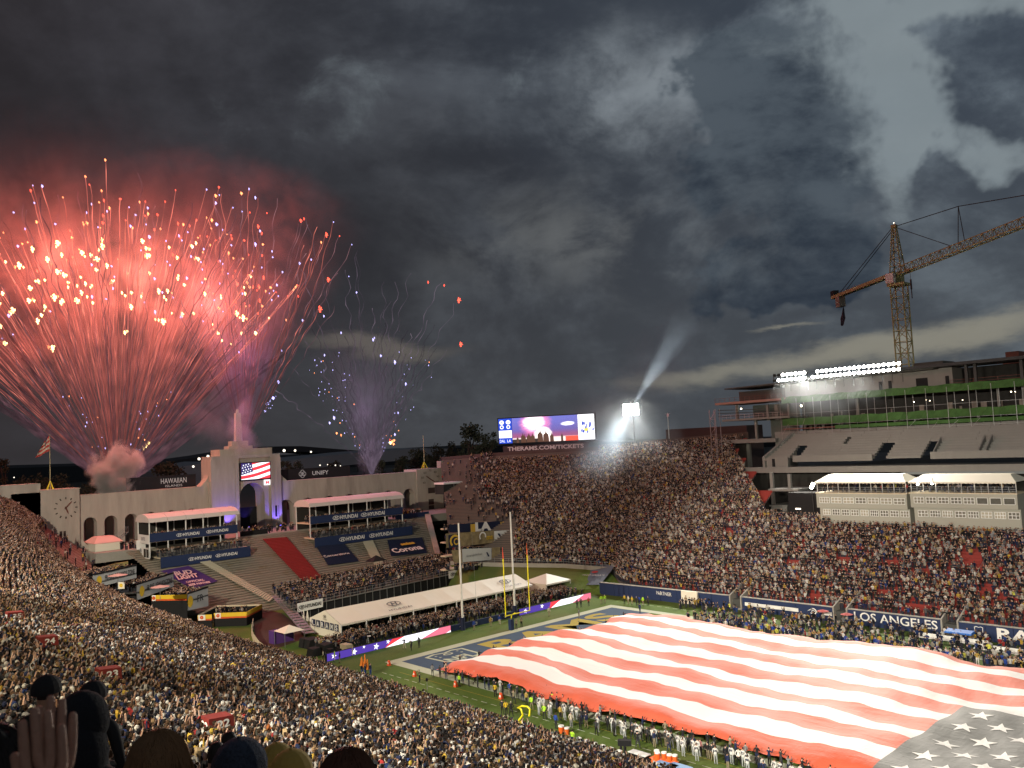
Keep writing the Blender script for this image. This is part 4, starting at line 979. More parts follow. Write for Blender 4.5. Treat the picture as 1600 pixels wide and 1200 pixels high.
# lower parts at the left: columns, ramps, boarded yard
x = at(1205, 750, Y=78).x
for dx, y0, zz0, zz1, w_ in ((0, 78, 10, 22.4, .35), (4.5, 78, 10, 22, .35)):
    b = MB(); b.box(x+dx-w_, x+dx+w_, y0, y0+.7, zz0, zz1); obj('column', b, greycon, TW)
for p0, p1, th in (((1200, 764), (1248, 768), .5), ((1202, 789), (1230, 789), .35)):
    a, c = at(*p0, Y=76), at(*p1, Y=76); b = MB(); b.box(a.x, c.x, 76, 84, a.z-th, a.z); obj('landing_slab', b, greycon, TW)
a, c = at(1205, 792, Y=75.9), at(1230, 806, Y=75.9); b = MB(); b.box(a.x, c.x, 75.9, 80, c.z-2, a.z); obj('kiosk_wall', b, greycon, TW)
a, c = at(1210, 795, Y=75.9), at(1223, 800, Y=75.9); b = MB(); b.box(a.x, c.x, 75.86, 75.89, c.z, a.z); obj('kiosk_window', b, blackm, TW)
a, c = at(1231, 770, Y=72), at(1281, 815, Y=72); b = MB(); b.box(a.x, c.x+1, 72, 78, c.z-2, a.z); obj('boarded_enclosure', b, blackm, TW)
a, c = at(1243, 794, Y=71.9), at(1251, 796, Y=71.9); b = MB(); b.box(a.x, c.x, 71.9, 71.95, c.z, a.z); obj('strip_light', b, mat('strip_light', (1, .9, .7), emit=(1, .9, .7), es=4), TW)
b = MB(); b.box(at(1110, 760, Y=88).x, bx, 88.2, 88.6, 10, z4-1); obj('back_wall', b, dkint, TW)
for k in range(9):
    xx = at(1118, 745, Y=82).x-k*.1; b = MB(); s0 = at(1100+k*4.2, 760-k*4.6, Y=88-k*.2); b.box(s0.x-1.1, s0.x+1.1, s0.y, s0.y+1, s0.z-1.2, s0.z); obj('stair_flight', b, greycon, TW)
sl = thing('site_lamp', 'single bright tilted lamp on the edge of the dark construction yard', 'lamp', tuple(at(1268, 760, Y=71)))
b = MB(); p = at(1267, 763, Y=71); q = at(1271, 755, Y=71); b.tube(p, q, .38, 8); obj('lamp_lens', b, mat('site_lamp', (1, .95, .8), emit=(1, .95, .8), es=14), sl)
b = MB(); b.tube(p+Vector((0, .3, 0)), p+Vector((0, .6, -5)), .08, 5); obj('lamp_pole', b, dksteel, sl)
# scaffold tower at the left edge
stt = thing('scaffold_tower', 'thin scaffold stair tower at the left edge of the unfinished tower', 'scaffold', (at(1115, 700, Y=TY+2).x, TY+2, 12))
xa, xb = at(1112, 700, Y=TY+2).x, at(1121, 700, Y=TY+2).x; zt_, zb2 = at(1113, 640, Y=TY+2).z, at(1118, 760, Y=TY+2).z
for x in (xa, xb):
    for y_ in (TY+2, TY+4): b = MB(); b.tube((x, y_, zb2-3), (x, y_, zt_), .07, 4); obj('pole', b, steel, stt)
k = 0; z = zb2
while z < zt_-1.6:
    b = MB(); b.tube((xa, TY+2, z), (xb, TY+2, z), .04, 4); b.tube((xa if k % 2 else xb, TY+2, z), (xb if k % 2 else xa, TY+2, z+1.9), .035, 4); b.tube((xa, TY+2, z), (xa, TY+4, z), .04, 4); obj('bay_bracing', b, steel, stt); z += 1.9; k += 1
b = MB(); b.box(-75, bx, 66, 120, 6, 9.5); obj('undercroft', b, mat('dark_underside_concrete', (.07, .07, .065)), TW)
tf = thing('rooftop_block', 'dark square plant block rising behind the roof at the far right', 'building', tuple(at(1583, 600, Y=130)))
a, c = at(1566, 561, Y=130), at(1599, 600, Y=130); b = MB(); b.box(a.x, c.x, 130, 138, 30, a.z-.8); b.box(a.x+.6, c.x-.6, 130.6, 137, a.z-.8, at(1580, 549, Y=130).z); obj('walls', b, rust, tf)
tf2 = thing('background_tower_block', 'dark brown building low behind the far rim', 'building', (-90, 150, 10))
a, c = at(1040, 672, Y=150), at(1112, 690, Y=150); b = MB(); b.box(a.x, c.x+14, 150, 160, 5, at(1100, 668, Y=150).z); obj('walls', b, mat('dark_red_brown_wall', (.075, .05, .045)), tf2)

# ------------------------------------------------------------------ two press boxes
def press_box(x0p, x1p, label, grp, roof_kind, nwin):
    BYY = 62.
    a, c = at(x0p, 812, Y=BYY), at(x1p, 818, Y=BYY); z0 = 13.2
    t = thing('press_box', label, 'booth', ((a.x+c.x)/2, BYY, z0), group=grp)
    zt1 = at(x0p, 771, Y=BYY).z; X0, X1 = a.x, c.x
    zmid = at(x0p, 793, Y=BYY).z
    bodym = mat('grey_green_cladding', (.33, .33, .28), .8, var=.06, scale=.5)
    b = MB(); b.box(X0-.25, X1+.1, BYY, BYY+8, zmid, zt1); obj('upper_storey', b, bodym, t)
    b = MB(); b.box(X0+.15, X1+.35, BYY+.4, BYY+8, z0-3, zmid); obj('lower_storey', b, bodym, t)
    b = MB(); b.box(X0-.35, X1+.2, BYY-.1, BYY+8.1, zt1, zt1+.18); obj('floor_band', b, creamsheet, t)
    # terrace with railing, posts and canopy
    zc = at(x0p, 753, Y=BYY).z
    for k in range(9):
        x = X0+(X1-X0)*k/8; b = MB(); b.tube((x, BYY+.2, zt1), (x, BYY+.2, zc), .06, 4); obj('canopy_post', b, whitep, t)
    for k in range(17):
        x = X0+(X1-X0)*k/16; b = MB(); b.tube((x, BYY+.05, zt1+.1), (x, BYY+.05, zt1+1.25), .035, 4); obj('rail_post', b, steel, t)
    for zz in (.45, .85, 1.25):
        b = MB(); b.tube((X0-.2, BYY+.05, zt1+zz), (X1+.1, BYY+.05, zt1+zz), .03, 4); obj('rail', b, steel, t)
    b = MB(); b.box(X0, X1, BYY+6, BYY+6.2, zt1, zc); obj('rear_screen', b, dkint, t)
    zr = at(x0p, 744, Y=BYY+2).z; e = 1.1; lo = [(X0-.3, BYY-.3, zc), (X1+.2, BYY-.3, zc), (X1+.2, BYY+7, zc), (X0-.3, BYY+7, zc)]
    hi = [(X0+1.4, BYY+2.4, zr+.3), (X1-1.4, BYY+2.4, zr+.3), (X1-1.4, BYY+4.6, zr+.3), (X0+1.4, BYY+4.6, zr+.3)]
    b = MB(); b.hexa(lo, hi); obj('canopy', b, tentw, t)
    b = MB(); nsc = 26
    for k in range(nsc):
        x = X0-.3+(X1-X0+.5)*k/nsc; x2 = X0-.3+(X1-X0+.5)*(k+1)/nsc
        b.poly([(x, BYY-.32, zc), ((x), BYY-.32, zc-.22), ((x+x2)/2, BYY-.32, zc-.3), (x2, BYY-.32, zc-.22), (x2, BYY-.32, zc)])
    obj('canopy_valance', b, tentw, t)
    # windows: white frames, mullions and panes lit from inside
    rr = random.Random(int(x0p)); 
    for row, (zc_, off) in enumerate((((zmid+zt1)/2+.1, 0), ((z0+zmid)/2+.62, .35))):
        xo = X0+.25+(.4 if row else 0); tot = X1-X0-.3; n = nwin[row]
        for k in range(n):
            wv = tot/n; xa, xb = xo+wv*k+.18, xo+wv*(k+1)-.18; yf = BYY-.02+(.4 if row else 0); hh = .58
            dark = row == 0 and k >= n-nwin[2]
            b = MB(); th = .07
            for (u0, u1, v0, v1) in ((xa, xb, -hh, -hh+th), (xa, xb, hh-th, hh), (xa, xa+th, -hh+th, hh-th), (xb-th, xb, -hh+th, hh-th)): b.box(u0, u1, yf-.09, yf, zc_+v0, zc_+v1)
            if not dark:
                nm = rr.choice((3, 3, 4))
                for q in range(1, nm): xq_ = xa+(xb-xa)*q/nm; b.box(xq_-.04, xq_+.04, yf-.085, yf-.005, zc_-hh+th, zc_+hh-th)
                b.box(xa+th, xb-th, yf-.08, yf-.008, zc_-.04, zc_+.04)
            f_ = obj('window', b, whitep, t)
            em = rr.choice((.05, .12, .18, .25, .08)) if not dark else .02
            pb = MB(); pb.box(xa+.02, xb-.02, yf-.03, yf-.004, zc_-hh+.02, zc_+hh-.02)
            pm = mat('lit_window_pane_%d' % int(em*100), (.08, .08, .07), .2, emit=(1, .86, .6), es=em*1.3, var=.5, scale=1.5); obj('pane', pb, pm, f_)
    return t, X0, X1, zt1, BYY, zc
PBG = 'grey two storey press boxes above the far crowd'
pb1 = press_box(1280, 1419, 'grey two storey press box under a white canopy, the left one beside the dark yard', PBG, 0, (7, 9, 0))
pb2 = press_box(1427, 1592, 'grey two storey press box with glaring lamps under its canopy, the right one', PBG, 0, (8, 8, 3))
for pxs, pys_ in ((1435, 750), (1434, 756), (1456, 755)):
    p = at(pxs, pys_, Y=61.9); l_ = thing('canopy_lamp', 'glaring white lamp under the right press box canopy, %s' % {(1435, 750): 'upper one at its left end', (1434, 756): 'lower one at its left end', (1456, 755): 'the one further right'}[(pxs, pys_)], 'lamp', tuple(p))
    b = MB(); b.ball(p, .26, 8, 5); obj('bulb', b, lampglow, l_)
    b = MB(); b.tube(p+Vector((0, .2, 0)), p+Vector((0, .5, .9)), .05, 4); obj('bracket', b, dksteel, l_)
pp = []
for t, X0, X1, zt1, BYY, zc in (pb1, pb2):
    for k in range(26): pp.append((X0+.4+(X1-X0-.8)*rng.uniform(), BYY+rng.uniform(.5, 4), zt1+.18))
crowd('press_box_guests', 'guests standing under the white canopies of the press boxes', np.array(pp), np.full(len(pp), math.pi))

# ------------------------------------------------------------------ tower crane
CRY = 112.
cr = thing('tower_crane', 'tall yellow lattice tower crane with its long jib reaching off to the right', 'crane', tuple(at(1412, 575, Y=CRY)))
crm = mat('weathered_yellow_crane_paint', (.38, .37, .18), .7, var=.2, scale=1.)
mast0, mast1 = at(1414, 570, Y=CRY), at(1405, 447, Y=CRY); mx, my = (mast0.x+mast1.x)/2, CRY
def lattice(p0, p1, w0, w1, nb, m, parent, up=None, r=.11, tri=False, name='lattice'):
    p0, p1 = Vector(p0), Vector(p1); d = (p1-p0).normalized(); a = (Vector((0, 0, 1)) if abs(d.z) < .9 else Vector((0, 1, 0))); s = d.cross(a).normalized(); u = s.cross(d).normalized()
    cs = ((-1, -1), (1, -1), (1, 1), (-1, 1)) if not tri else ((-1, -1), (1, -1), (0, 1))
    def P(t, c): w_ = w0+(w1-w0)*t; return p0.lerp(p1, t)+s*c[0]*w_/2+u*c[1]*w_/2
    for c in cs: b = MB(); b.tube(P(0, c), P(1, c), r, 5); obj('chord', b, m, parent)
    for k in range(nb):
        b = MB()
        for i in range(len(cs)):
            c, e = cs[i], cs[(i+1) % len(cs)]; t0, t1 = k/nb, (k+1)/nb
            b.tube(P(t0, c), P(t0, e), r*.55, 4)
            if (k+i) % 2: b.tube(P(t0, c), P(t1, e), r*.5, 4)
            else: b.tube(P(t0, e), P(t1, c), r*.5, 4)
        obj('lattice_bay', b, m, parent)
MT = Vector((mx, my, mast1.z))
lattice((mx, my, 30), MT, 3.0, 3.0, 13, crm, cr, r=.19)
b = MB(); b.box(mx-2.1, mx+2.1, my-2.1, my+2.1, MT.z, MT.z+.6); obj('slewing_platform', b, crm, cr)
b = MB(); b.box(mx-1.2, mx+1.0, my-1.0, my+1.2, MT.z+.5, MT.z+2.9); obj('slewing_unit', b, crm, cr)
b = MB(); b.box(mx-2.0, mx-.1, my-2.8, my-1.1, MT.z+.7, MT.z+3.1); cb = obj('cab', b, whitep, cr)
b = MB(); b.box(mx-1.5, mx-.5, my-2.66, my-2.61, MT.z+1.4, MT.z+2.5); b.box(mx-.19, mx-.15, my-2.4, my-1.4, MT.z+1.4, MT.z+2.5); obj('cab_window', b, blackm, cb)
H0 = MT.z+3.0
# jib direction from two photographed points of its axis at one height
j0, j1 = at(1404, 413, Z=H0+.8), at(1600, 333, Z=H0+.8); jd = Vector((j1.x-j0.x, j1.y-j0.y, 0)).normalized()
jb = Vector((mx, my, H0+.7))
top = Vector((mx, my, over(1393, 355, (mx, my)).z)); 
lattice(Vector((mx, my, H0)), top, 2.8, .8, 6, crm, cr, r=.16)
b = MB(); b.box(top.x-.6, top.x+.6, top.y-.6, top.y+.6, top.z-.2, top.z+.5); obj('tower_head', b, crm, cr)
b = MB(); b.ball(top+Vector((0, 0, 1)), .12, 6, 4); obj('aviation_light', b, mat('warm_small_light', (1, .8, .6), emit=(1, .8, .6), es=6), cr)
jend = jb+jd*78
lattice(jb+jd*1, jend, 2.1, 1.6, 40, crm, cr, tri=True, r=.14)
def jpt(xp):      # distance along the jib that the photograph shows at column xp
    return min(np.arange(0, 78, .25), key=lambda s_: abs(px(jb+jd*s_)[0]-xp))
sK = jpt(1503); aK = jb+jd*sK; kt = aK+Vector((0, 0, 1)); kt.z = over(1500, 322, (aK.x, aK.y)).z
for s2 in (-1.2, 1.2):
    b = MB(); b.tube(aK+jd*s2+Vector((0, 0, .7)), kt, .09, 4); obj('king_post_leg', b, dksteel, cr)
sA = jpt(1487)
for p_, q_ in ((top, kt), (kt, jb+jd*70+Vector((0, 0, .8))), (top, jb+jd*sA+Vector((0, 0, .9)))):
    b = MB(); b.tube(p_, q_, .10, 4); obj('pendant_line', b, dksteel, cr)
cj = None
for s_ in np.arange(8, 40, .25):
    e_ = jb-jd*s_
    if px(e_)[0] < 1303: cj = s_; break
cj = cj or 22
ce = jb-jd*cj
perp = Vector((-jd.y, jd.x, 0))
for s2 in (-.7, .7):
    b = MB(); b.hexa([jb+perp*(s2-.15)+Vector((0, 0, -.7)), jb+perp*(s2+.15)+Vector((0, 0, -.7)), ce+perp*(s2+.15)+Vector((0, 0, -.7)), ce+perp*(s2-.15)+Vector((0, 0, -.7))],
                     [jb+perp*(s2-.15)+Vector((0, 0, .1)), jb+perp*(s2+.15)+Vector((0, 0, .1)), ce+perp*(s2+.15)+Vector((0, 0, .1)), ce+perp*(s2-.15)+Vector((0, 0, .1))]); obj('counter_jib_beam', b, crm, cr)
b = MB(); b.obox((jb+ce)/2-Vector((0, 0, .75)), jd*cj/2, perp*.8, (0, 0, .06)); obj('counter_jib_deck', b, crm, cr)
b = MB(); b.obox(ce+jd*4.0-Vector((0, 0, 2.2)), jd*1.2, perp*.9, (0, 0, 1.5)); obj('counterweight', b, mat('pale_counterweight', (.26, .25, .2), .8), cr)
b = MB(); b.obox(ce+jd*.8+Vector((0, 0, .6)), jd*1.0, perp*.8, (0, 0, .9)); obj('winch_housing', b, dksteel, cr)
for s2 in (-.6, .6):
    b = MB(); b.tube(top+perp*s2*.5, ce+jd*5+perp*s2, .09, 4); obj('pendant_line', b, dksteel, cr)
b = MB()
for k in range(10): b.tube(ce+jd*(2+k*1.1)+perp*.9+Vector((0, 0, .1)), ce+jd*(2+k*1.1)+perp*.9+Vector((0, 0, 1.1)), .03, 4)
b.tube(ce+jd*2+perp*.9+Vector((0, 0, 1.1)), ce+jd*12+perp*.9+Vector((0, 0, 1.1)), .03, 4); obj('walkway_rail', b, steel, cr)
sT = jpt(1421); tp = jb+jd*sT-Vector((0, 0, .9)); b = MB(); b.obox(tp, jd*.8, perp*.7, (0, 0, .35)); obj('trolley', b, crm, cr)
b = MB(); b.tube(tp, tp-Vector((0, 0, 6)), .05, 4); b.tube(tp-Vector((0, 0, 2.2)), tp-Vector((0, 0, 4.6)), .22, 6); b.tube(tp-Vector((0, 0, 4.6)), tp-Vector((0, 0, 6.8)), .12, 6); obj('hook_block', b, dksteel, cr)
# flag hanging on a line below the counter jib
fl = ce+jd*6.2; f0 = over(1318, 478, (fl.x, fl.y)); z1_ = over(1315, 509, (fl.x, fl.y)).z
hf = thing('hanging_flag', 'dark limp flag hanging on a line beneath the crane counter jib', 'flag', tuple(f0))
b = MB(); nf = 8
prof = [(.1, 0), (.55, .18), (.9, .4), (1.5, .62), (1.1, .78), (.9, .93), (.55, 1)]
for i in range(len(prof)-1):
    (w0, t0), (w1, t1) = prof[i], prof[i+1]
    for k in range(3):
        def q_(w_, t_, kk): return Vector((f0.x-.9*t_+w_*(kk/3-.5), f0.y+.25*math.sin(kk*2+t_*3), f0.z+(z1_-f0.z)*t_))
        b.poly([q_(w0, t0, k), q_(w0, t0, k+1), q_(w1, t1, k+1), q_(w1, t1, k)])
obj('cloth', b, mat('dark_flag_cloth', (.05, .045, .06), .9), hf, smooth=True)
b = MB(); b.tube(fl, f0, .02, 4); obj('line', b, dksteel, hf)

# ------------------------------------------------------------------ scoreboard
sb = thing('scoreboard', 'wide glowing video scoreboard above the far rim showing the fireworks', 'scoreboard', (-128, 83, 29))
S00, S10 = Vector((-141, 75, 0)), Vector((-114.6, 89.6, 0)); zb3, zt3 = 32.1, 39.7
sxd = (S10-S00).normalized(); sl_ = (S10-S00).length; nrm = Vector((sxd.y, -sxd.x, 0))
def sp(u, v, l=0): return S00+sxd*u*sl_+Vector((0, 0, zb3+(zt3-zb3)*v))+nrm*l
def panel(name, u0, u1, v0, v1, m, parent, l=.05):
    b = MB(); b.poly([sp(u0, v0, l), sp(u1, v0, l), sp(u1, v1, l), sp(u0, v1, l)]); return obj(name, b, m, parent)
b = MB(); b.obox(sp(.5, .5, -.62), sxd*(sl_/2+.3), nrm*.6, (0, 0, (zt3-zb3)/2+.3)); obj('cabinet', b, blackm, sb)
for u in (.15, .5, .85):
    b = MB(); b.tube(sp(u, 0, -.7)-Vector((0, 0, 10)), sp(u, 0, -.7), .35, 6); obj('support_leg', b, dksteel, sb)
def screenmat():
    m = bpy.data.materials.new('video_picture'); m.use_nodes = True; t = NT(m.node_tree); b = m.node_tree.nodes['Principled BSDF']; b.inputs['Base Color'].default_value = (.01, .01, .01, 1)
    uv = t.new('ShaderNodeTexCoord').outputs['UV']; s_ = t.new('ShaderNodeSeparateXYZ'); t.l.new(uv, s_.inputs[0]); u, v = s_.outputs[0], s_.outputs[1]
    nz = t.noise(uv, 9, 5, .7); c = t.mix(t.step(v, .2, 1), (.12, .10, .45), (.14, .22, .85)); c = t.mix(t.m('MULTIPLY', nz, .35), c, (.45, .2, .6))
    def bl(cu, cv, ru, rv, so=.5):
        a = t.m('DIVIDE', t.m('SUBTRACT', u, cu), ru); q = t.m('DIVIDE', t.m('SUBTRACT', v, cv), rv); r2 = t.m('ADD', t.m('MULTIPLY', a, a), t.m('MULTIPLY', q, q))
        r2 = t.m('ADD', r2, t.m('MULTIPLY', t.m('SUBTRACT', nz, .5), 1.5)); return t.step(r2, 1.4, .3)
    c = t.mix(bl(.36, .75, .24, .5), c, (1.2, .35, .8)); c = t.mix(bl(.34, .8, .16, .35), c, (2.2, 1.8, 2.1)); c = t.mix(t.m('MULTIPLY', t.step(v, .5, .25), .7), c, (.55, .10, .22))
    c = t.mix(bl(.47, .3, .13, .3), c, (2.2, 2.1, 2.0)); c = t.mix(bl(.85, .68, .10, .08), c, (2, 2, 2.2)); c = t.mix(t.step(v, .22, .15), c, (1.6, 1.3, 1.2))
    c = t.mix(t.m('MULTIPLY', t.step(v, .17, .12), t.step(u, .45, .4)), c, (.01, .01, .01)); c = t.mix(t.m('MULTIPLY', t.step(u, .8, .82), t.step(v, .2, .17)), c, (1.4, .12, .05))
    t.l.new(c, b.inputs['Emission Color']); b.inputs['Emission Strength'].default_value = .9; return m
sm = screenmat(); pic = panel('video_picture', .145, .83, 0, 1, sm, sb)
uvl = pic.data.uv_layers.new(name='UVMap')
for l_, q in zip(uvl.data, ((0, 0), (1, 0), (1, 1), (0, 1))): l_.uv = q
def em(name, c, s): return mat(name, (.01, .01, .01), emit=c, es=s)
eblue, ewhite, ered = em('glowing_blue', (.02, .09, .75), 1.), em('glowing_white', (.95, .95, 1), 1.6), em('glowing_red', (.85, .05, .07), 1.2)
eyel, epink = em('glowing_yellow', (1, .85, .1), 1.3), em('glowing_pink', (1, .22, .33), 1.0)
panel('score_panel', 0, .142, 0, 1, eblue, sb); panel('score_strip', .002, .140, .22, .52, ewhite, sb, .08)
b = MB()
for cu, cv in ((.035, .85), (.105, .85)): ring2d(b, sp(cu, cv, 0), sxd, (0, 0, 1), .75, .65, .5, lift=.09)
for cu, cv in ((.035, .66), (.105, .66)): ring2d(b, sp(cu, cv, 0), sxd, (0, 0, 1), .62, .6, .28, lift=.09)
obj('team_badges', b, ewhite, sb)
text('lettering', 'DAL', sp(.036, .1), sxd, (0, 0, 1), 1.7, .8, ewhite, sb, lift=.09); text('lettering', 'LA', sp(.108, .1), sxd, (0, 0, 1), 1.2, .8, ewhite, sb, lift=.09)
panel('advert_panel', .832, 1, 0, 1, ewhite, sb, .06)
b = MB()
for k in range(14): u = .86+.12*rnd.random(); v = .15+.5*rnd.random(); w_ = .008+.01*rnd.random(); b.poly([sp(u, v, .09), sp(u+w_, v, .09), sp(u+w_+.006, v+.1, .09), sp(u+.006, v+.1, .09)])
obj('advert_figures', b, eblue, sb)
b = MB(); ring2d(b, sp(.915, .4, 0), sxd, (0, 0, 1), .6, .6, .59, lift=.085); obj('advert_badge', b, eyel, sb)
b = MB()
for (u, h_, w_) in ((.20, .28, .012), (.255, .4, .02), (.27, .36, .02), (.32, .38, .025), (.36, .36, .025), (.44, .5, .03), (.5, .46, .03), (.56, .36, .02), (.665, .35, .012)):
    b.poly([sp(u-w_, 0, .08), sp(u+w_, 0, .08), sp(u+w_*.8, h_*.6, .08), sp(u+w_*.25, h_*.75, .08), sp(u, h_, .08), sp(u-w_*.3, h_*.75, .08), sp(u-w_, h_*.6, .08)])
obj('picture_figures', b, mat('screen_dark_figures', (.02, .015, .012), emit=(.25, .12, .08), es=.5), sb)
lt = thing('rim_lettering', 'grey THERAMS.COM/TICKETS lettering on the wall below the scoreboard', 'lettering', (-126, 80.5, 28))
tp0, tp1 = Vector((-137.6, 74.6, 0)), Vector((-115.2, 85.9, 0)); tx = (tp1-tp0).normalized(); tn = Vector((tx.y, -tx.x, 0))
b = MB(); b.obox((tp0+tp1)/2+Vector((0, 0, 30.25)), tx*(13.5), tn*.12, (0, 0, 1.05)); obj('backboard', b, mat('dark_plum_board', (.05, .035, .04), .9), lt)
text('lettering', 'THERAMS.COM/TICKETS', (tp0+tp1)/2+Vector((0, 0, 30.35))+tn*.15, tx, (0, 0, 1), 24.0, 1.25, mat('grey_lettering', (.42, .36, .36), .6, emit=(.4, .34, .36), es=.16), lt, bold=.03)
an = thing('antenna_mast', 'thin pale antenna on the far rim between the floodlight and the tower', 'mast', tuple(at(1043, 690, Y=106)))
p = at(1043, 645, Y=106); b = MB(); b.tube((p.x, 106, 26), (p.x, 106, p.z), .12, 5); b.tube((p.x-.9, 106, p.z-.3), (p.x+.9, 106, p.z-.3), .06, 4); b.box(p.x-.2, p.x+.5, 105.8, 106.1, p.z-1.2, p.z-.4); obj('mast', b, steel, an)

# ------------------------------------------------------------------ hospitality suites either side of the central arch
def hmark(mb, o, xd, yd, s, mi=0, lift=.05):
    """slanted letter in an oval"""
    ring2d(mb, o, xd, yd, s*1.0, s*.55, s*.13, lift=lift, mi=mi)
    xd_, yd_ = Vector(xd).normalized()*s, Vector(yd).normalized()*s
    for a in (-.42, .18): shape2d(mb, [(a-.06, -.36), (a+.14, -.36), (a+.34, .36), (a+.14, .36)], o, xd_, yd_, lift, mi)
    shape2d(mb, [(-.25, -.08), (.35, -.02), (.35, .12), (-.25, .06)], o, xd_, yd_, lift, mi)
def hy(parent, c, xd, yd, w_, m, gap=.32, up=0):
    """emblem followed by the word"""
    xd_ = Vector(xd).normalized(); s = w_*.115
    b = MB(); hmark(b, Vector(c)-xd_*(w_*.5-s), xd, yd, s*1.15); obj('oval_emblem', b, m, parent)
    text('lettering', 'HYUNDAI', Vector(c)+xd_*(w_*.13), xd, yd, w_*.72, s*1.15, m, parent, lift=.05, bold=.025)
YD = (0, 1, 0)
def suite(y0, y1, label, side):
    XS = -132.
    t = thing('hospitality_suite', label, 'grandstand suite', (XS, (y0+y1)/2, 10), group='two storey suites beside the central arch')
    yL = y0; z0, z1, z2, z3 = 8.6, 11.5, 14.6, 16.2
    b = MB(); b.box(XS, XS+.25, y0, y1, 9.2, z1); obj('lower_fascia', b, navy, t)
    L = y1-y0
    for c in ((.42, .72) if side < 0 else (.36, .66)): hy(t, (XS+.25, y0+L*c, (9.2+z1)/2), YD, ZD, L*.25, whitep)
    b = MB(); b.box(XS-10, XS-.01, y0, y1, z1-.4, z1-.1); obj('lower_floor', b, creamsheet, t)
    b = MB()
    for k in range(15): y = y0+L*k/14; b.tube((XS-.1, y, z1-.1), (XS-.1, y, z1+1.2), .04, 4)
    for zz in (.3, .6, .9, 1.2): b.tube((XS-.1, y0, z1+zz-.1), (XS-.1, y1, z1+zz-.1), .03, 4)
    obj('railing', b, steel, t)
    XU = XS-2.2; U0, U1 = (y0-1.4, y1-2.0) if side < 0 else (y0+.2, y1-1.3)
    b = MB(); b.box(XU, XU+.25, U0, U1, z2+.1, z3+.35); obj('upper_fascia', b, navy, t)
    for c in ((.42, .76) if side < 0 else (.36, .66)): hy(t, (XU+.25, U0+(U1-U0)*c, (z2+z3+.45)/2), YD, ZD, L*.25, whitep)
    b = MB(); b.box(XU-7, XU, U0, U1, z2, z2+.35); obj('upper_floor', b, creamsheet, t)
    npst = 6
    for k in range(npst):
        y = U0+(U1-U0)*k/(npst-1)
        b = MB(); b.box(XU-.15, XU+.05, y-.1, y+.1, z1-.1, 18.9); obj('post', b, whitep, t)
        b = MB(); b.box(XU-6.9, XU-6.7, y-.1, y+.1, z1-.1, 18.9); obj('post', b, whitep, t)
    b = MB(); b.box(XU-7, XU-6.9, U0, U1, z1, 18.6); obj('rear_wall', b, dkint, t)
    # curved canopy in five bays, each bay one sheet
    for k in range(5):
        ya, yb = U0-.4+(U1-U0+.8)*k/5+.03, U0-.4+(U1-U0+.8)*(k+1)/5-.03; b = MB(); n = 6; P = []
        for i in range(n+1):
            a = math.pi*i/n; P.append((XU-3.3+4.1*math.cos(a), 18.9+1.75*math.sin(a)))
        for i in range(n): b.poly([(P[i][0], ya, P[i][1]), (P[i][0], yb, P[i][1]), (P[i+1][0], yb, P[i+1][1]), (P[i+1][0], ya, P[i+1][1])])
        b.poly([(x, ya, z) for x, z in P]); b.poly([(x, yb, z) for x, z in P][::-1]); obj('canopy_bay', b, mat('pale_canopy_fabric', (.62, .56, .52), .6), t)
    pts = []
    for k in range(int(L*7)): pts.append((XS-rng.uniform(.6, 4), rng.uniform(y0+.3, y1-.3), z1-.1))
    for k in range(int(L*4)): pts.append((XU-rng.uniform(.5, 3.5), rng.uniform(U0+.3, U1-.3), z2+.35))
    crowd('suite_guests', 'guests standing on both levels of the %s hospitality suite' % ('left' if side < 0 else 'right'), np.array(pts), np.full(len(pts), -math.pi/2))
    return t, U0, U1, z1, z2
sL, u0, u1, _, _ = suite(-31.6, -11.4, 'two storey suite with navy HYUNDAI fascias left of the central arch', -1)
XU = -134.2
b = MB(); b.box(XU-6.8, XU, u0-.1, u0-.01, 11.2, 13.4); obj('end_panel', b, whitep, sL)
b = MB(); b.box(XU-6.8, XU, u0-.12, u0-.02, 14.3, 16.2); obj('upper_end_panel', b, whitep, sL)
for k in range(4):
    b = MB(); b.box(XU-6.5+k*1.6, XU-5.2+k*1.6, u0-.14, u0-.11, 11.4, 13.2); 
    if k > 1: obj('glass_door', b, glassd, sL)
hb = MB(); hmark(hb, (XU-5.2, u0-.1, 12.7), (1, 0, 0), ZD, .75); obj('oval_emblem', hb, navy, sL)
text('lettering', 'HYUNDAI', (XU-5.2, u0-.1, 11.8), (1, 0, 0), ZD, 1.9, .35, navy, sL, lift=.05)
text('lettering', 'SUITES', (XU-3.4, u0-.12, 15.3), (1, 0, 0), ZD, 2.4, .7, navy, sL, lift=.05)
suite(5.2, 34.2, 'two storey suite with navy HYUNDAI fascias right of the central arch', 1)
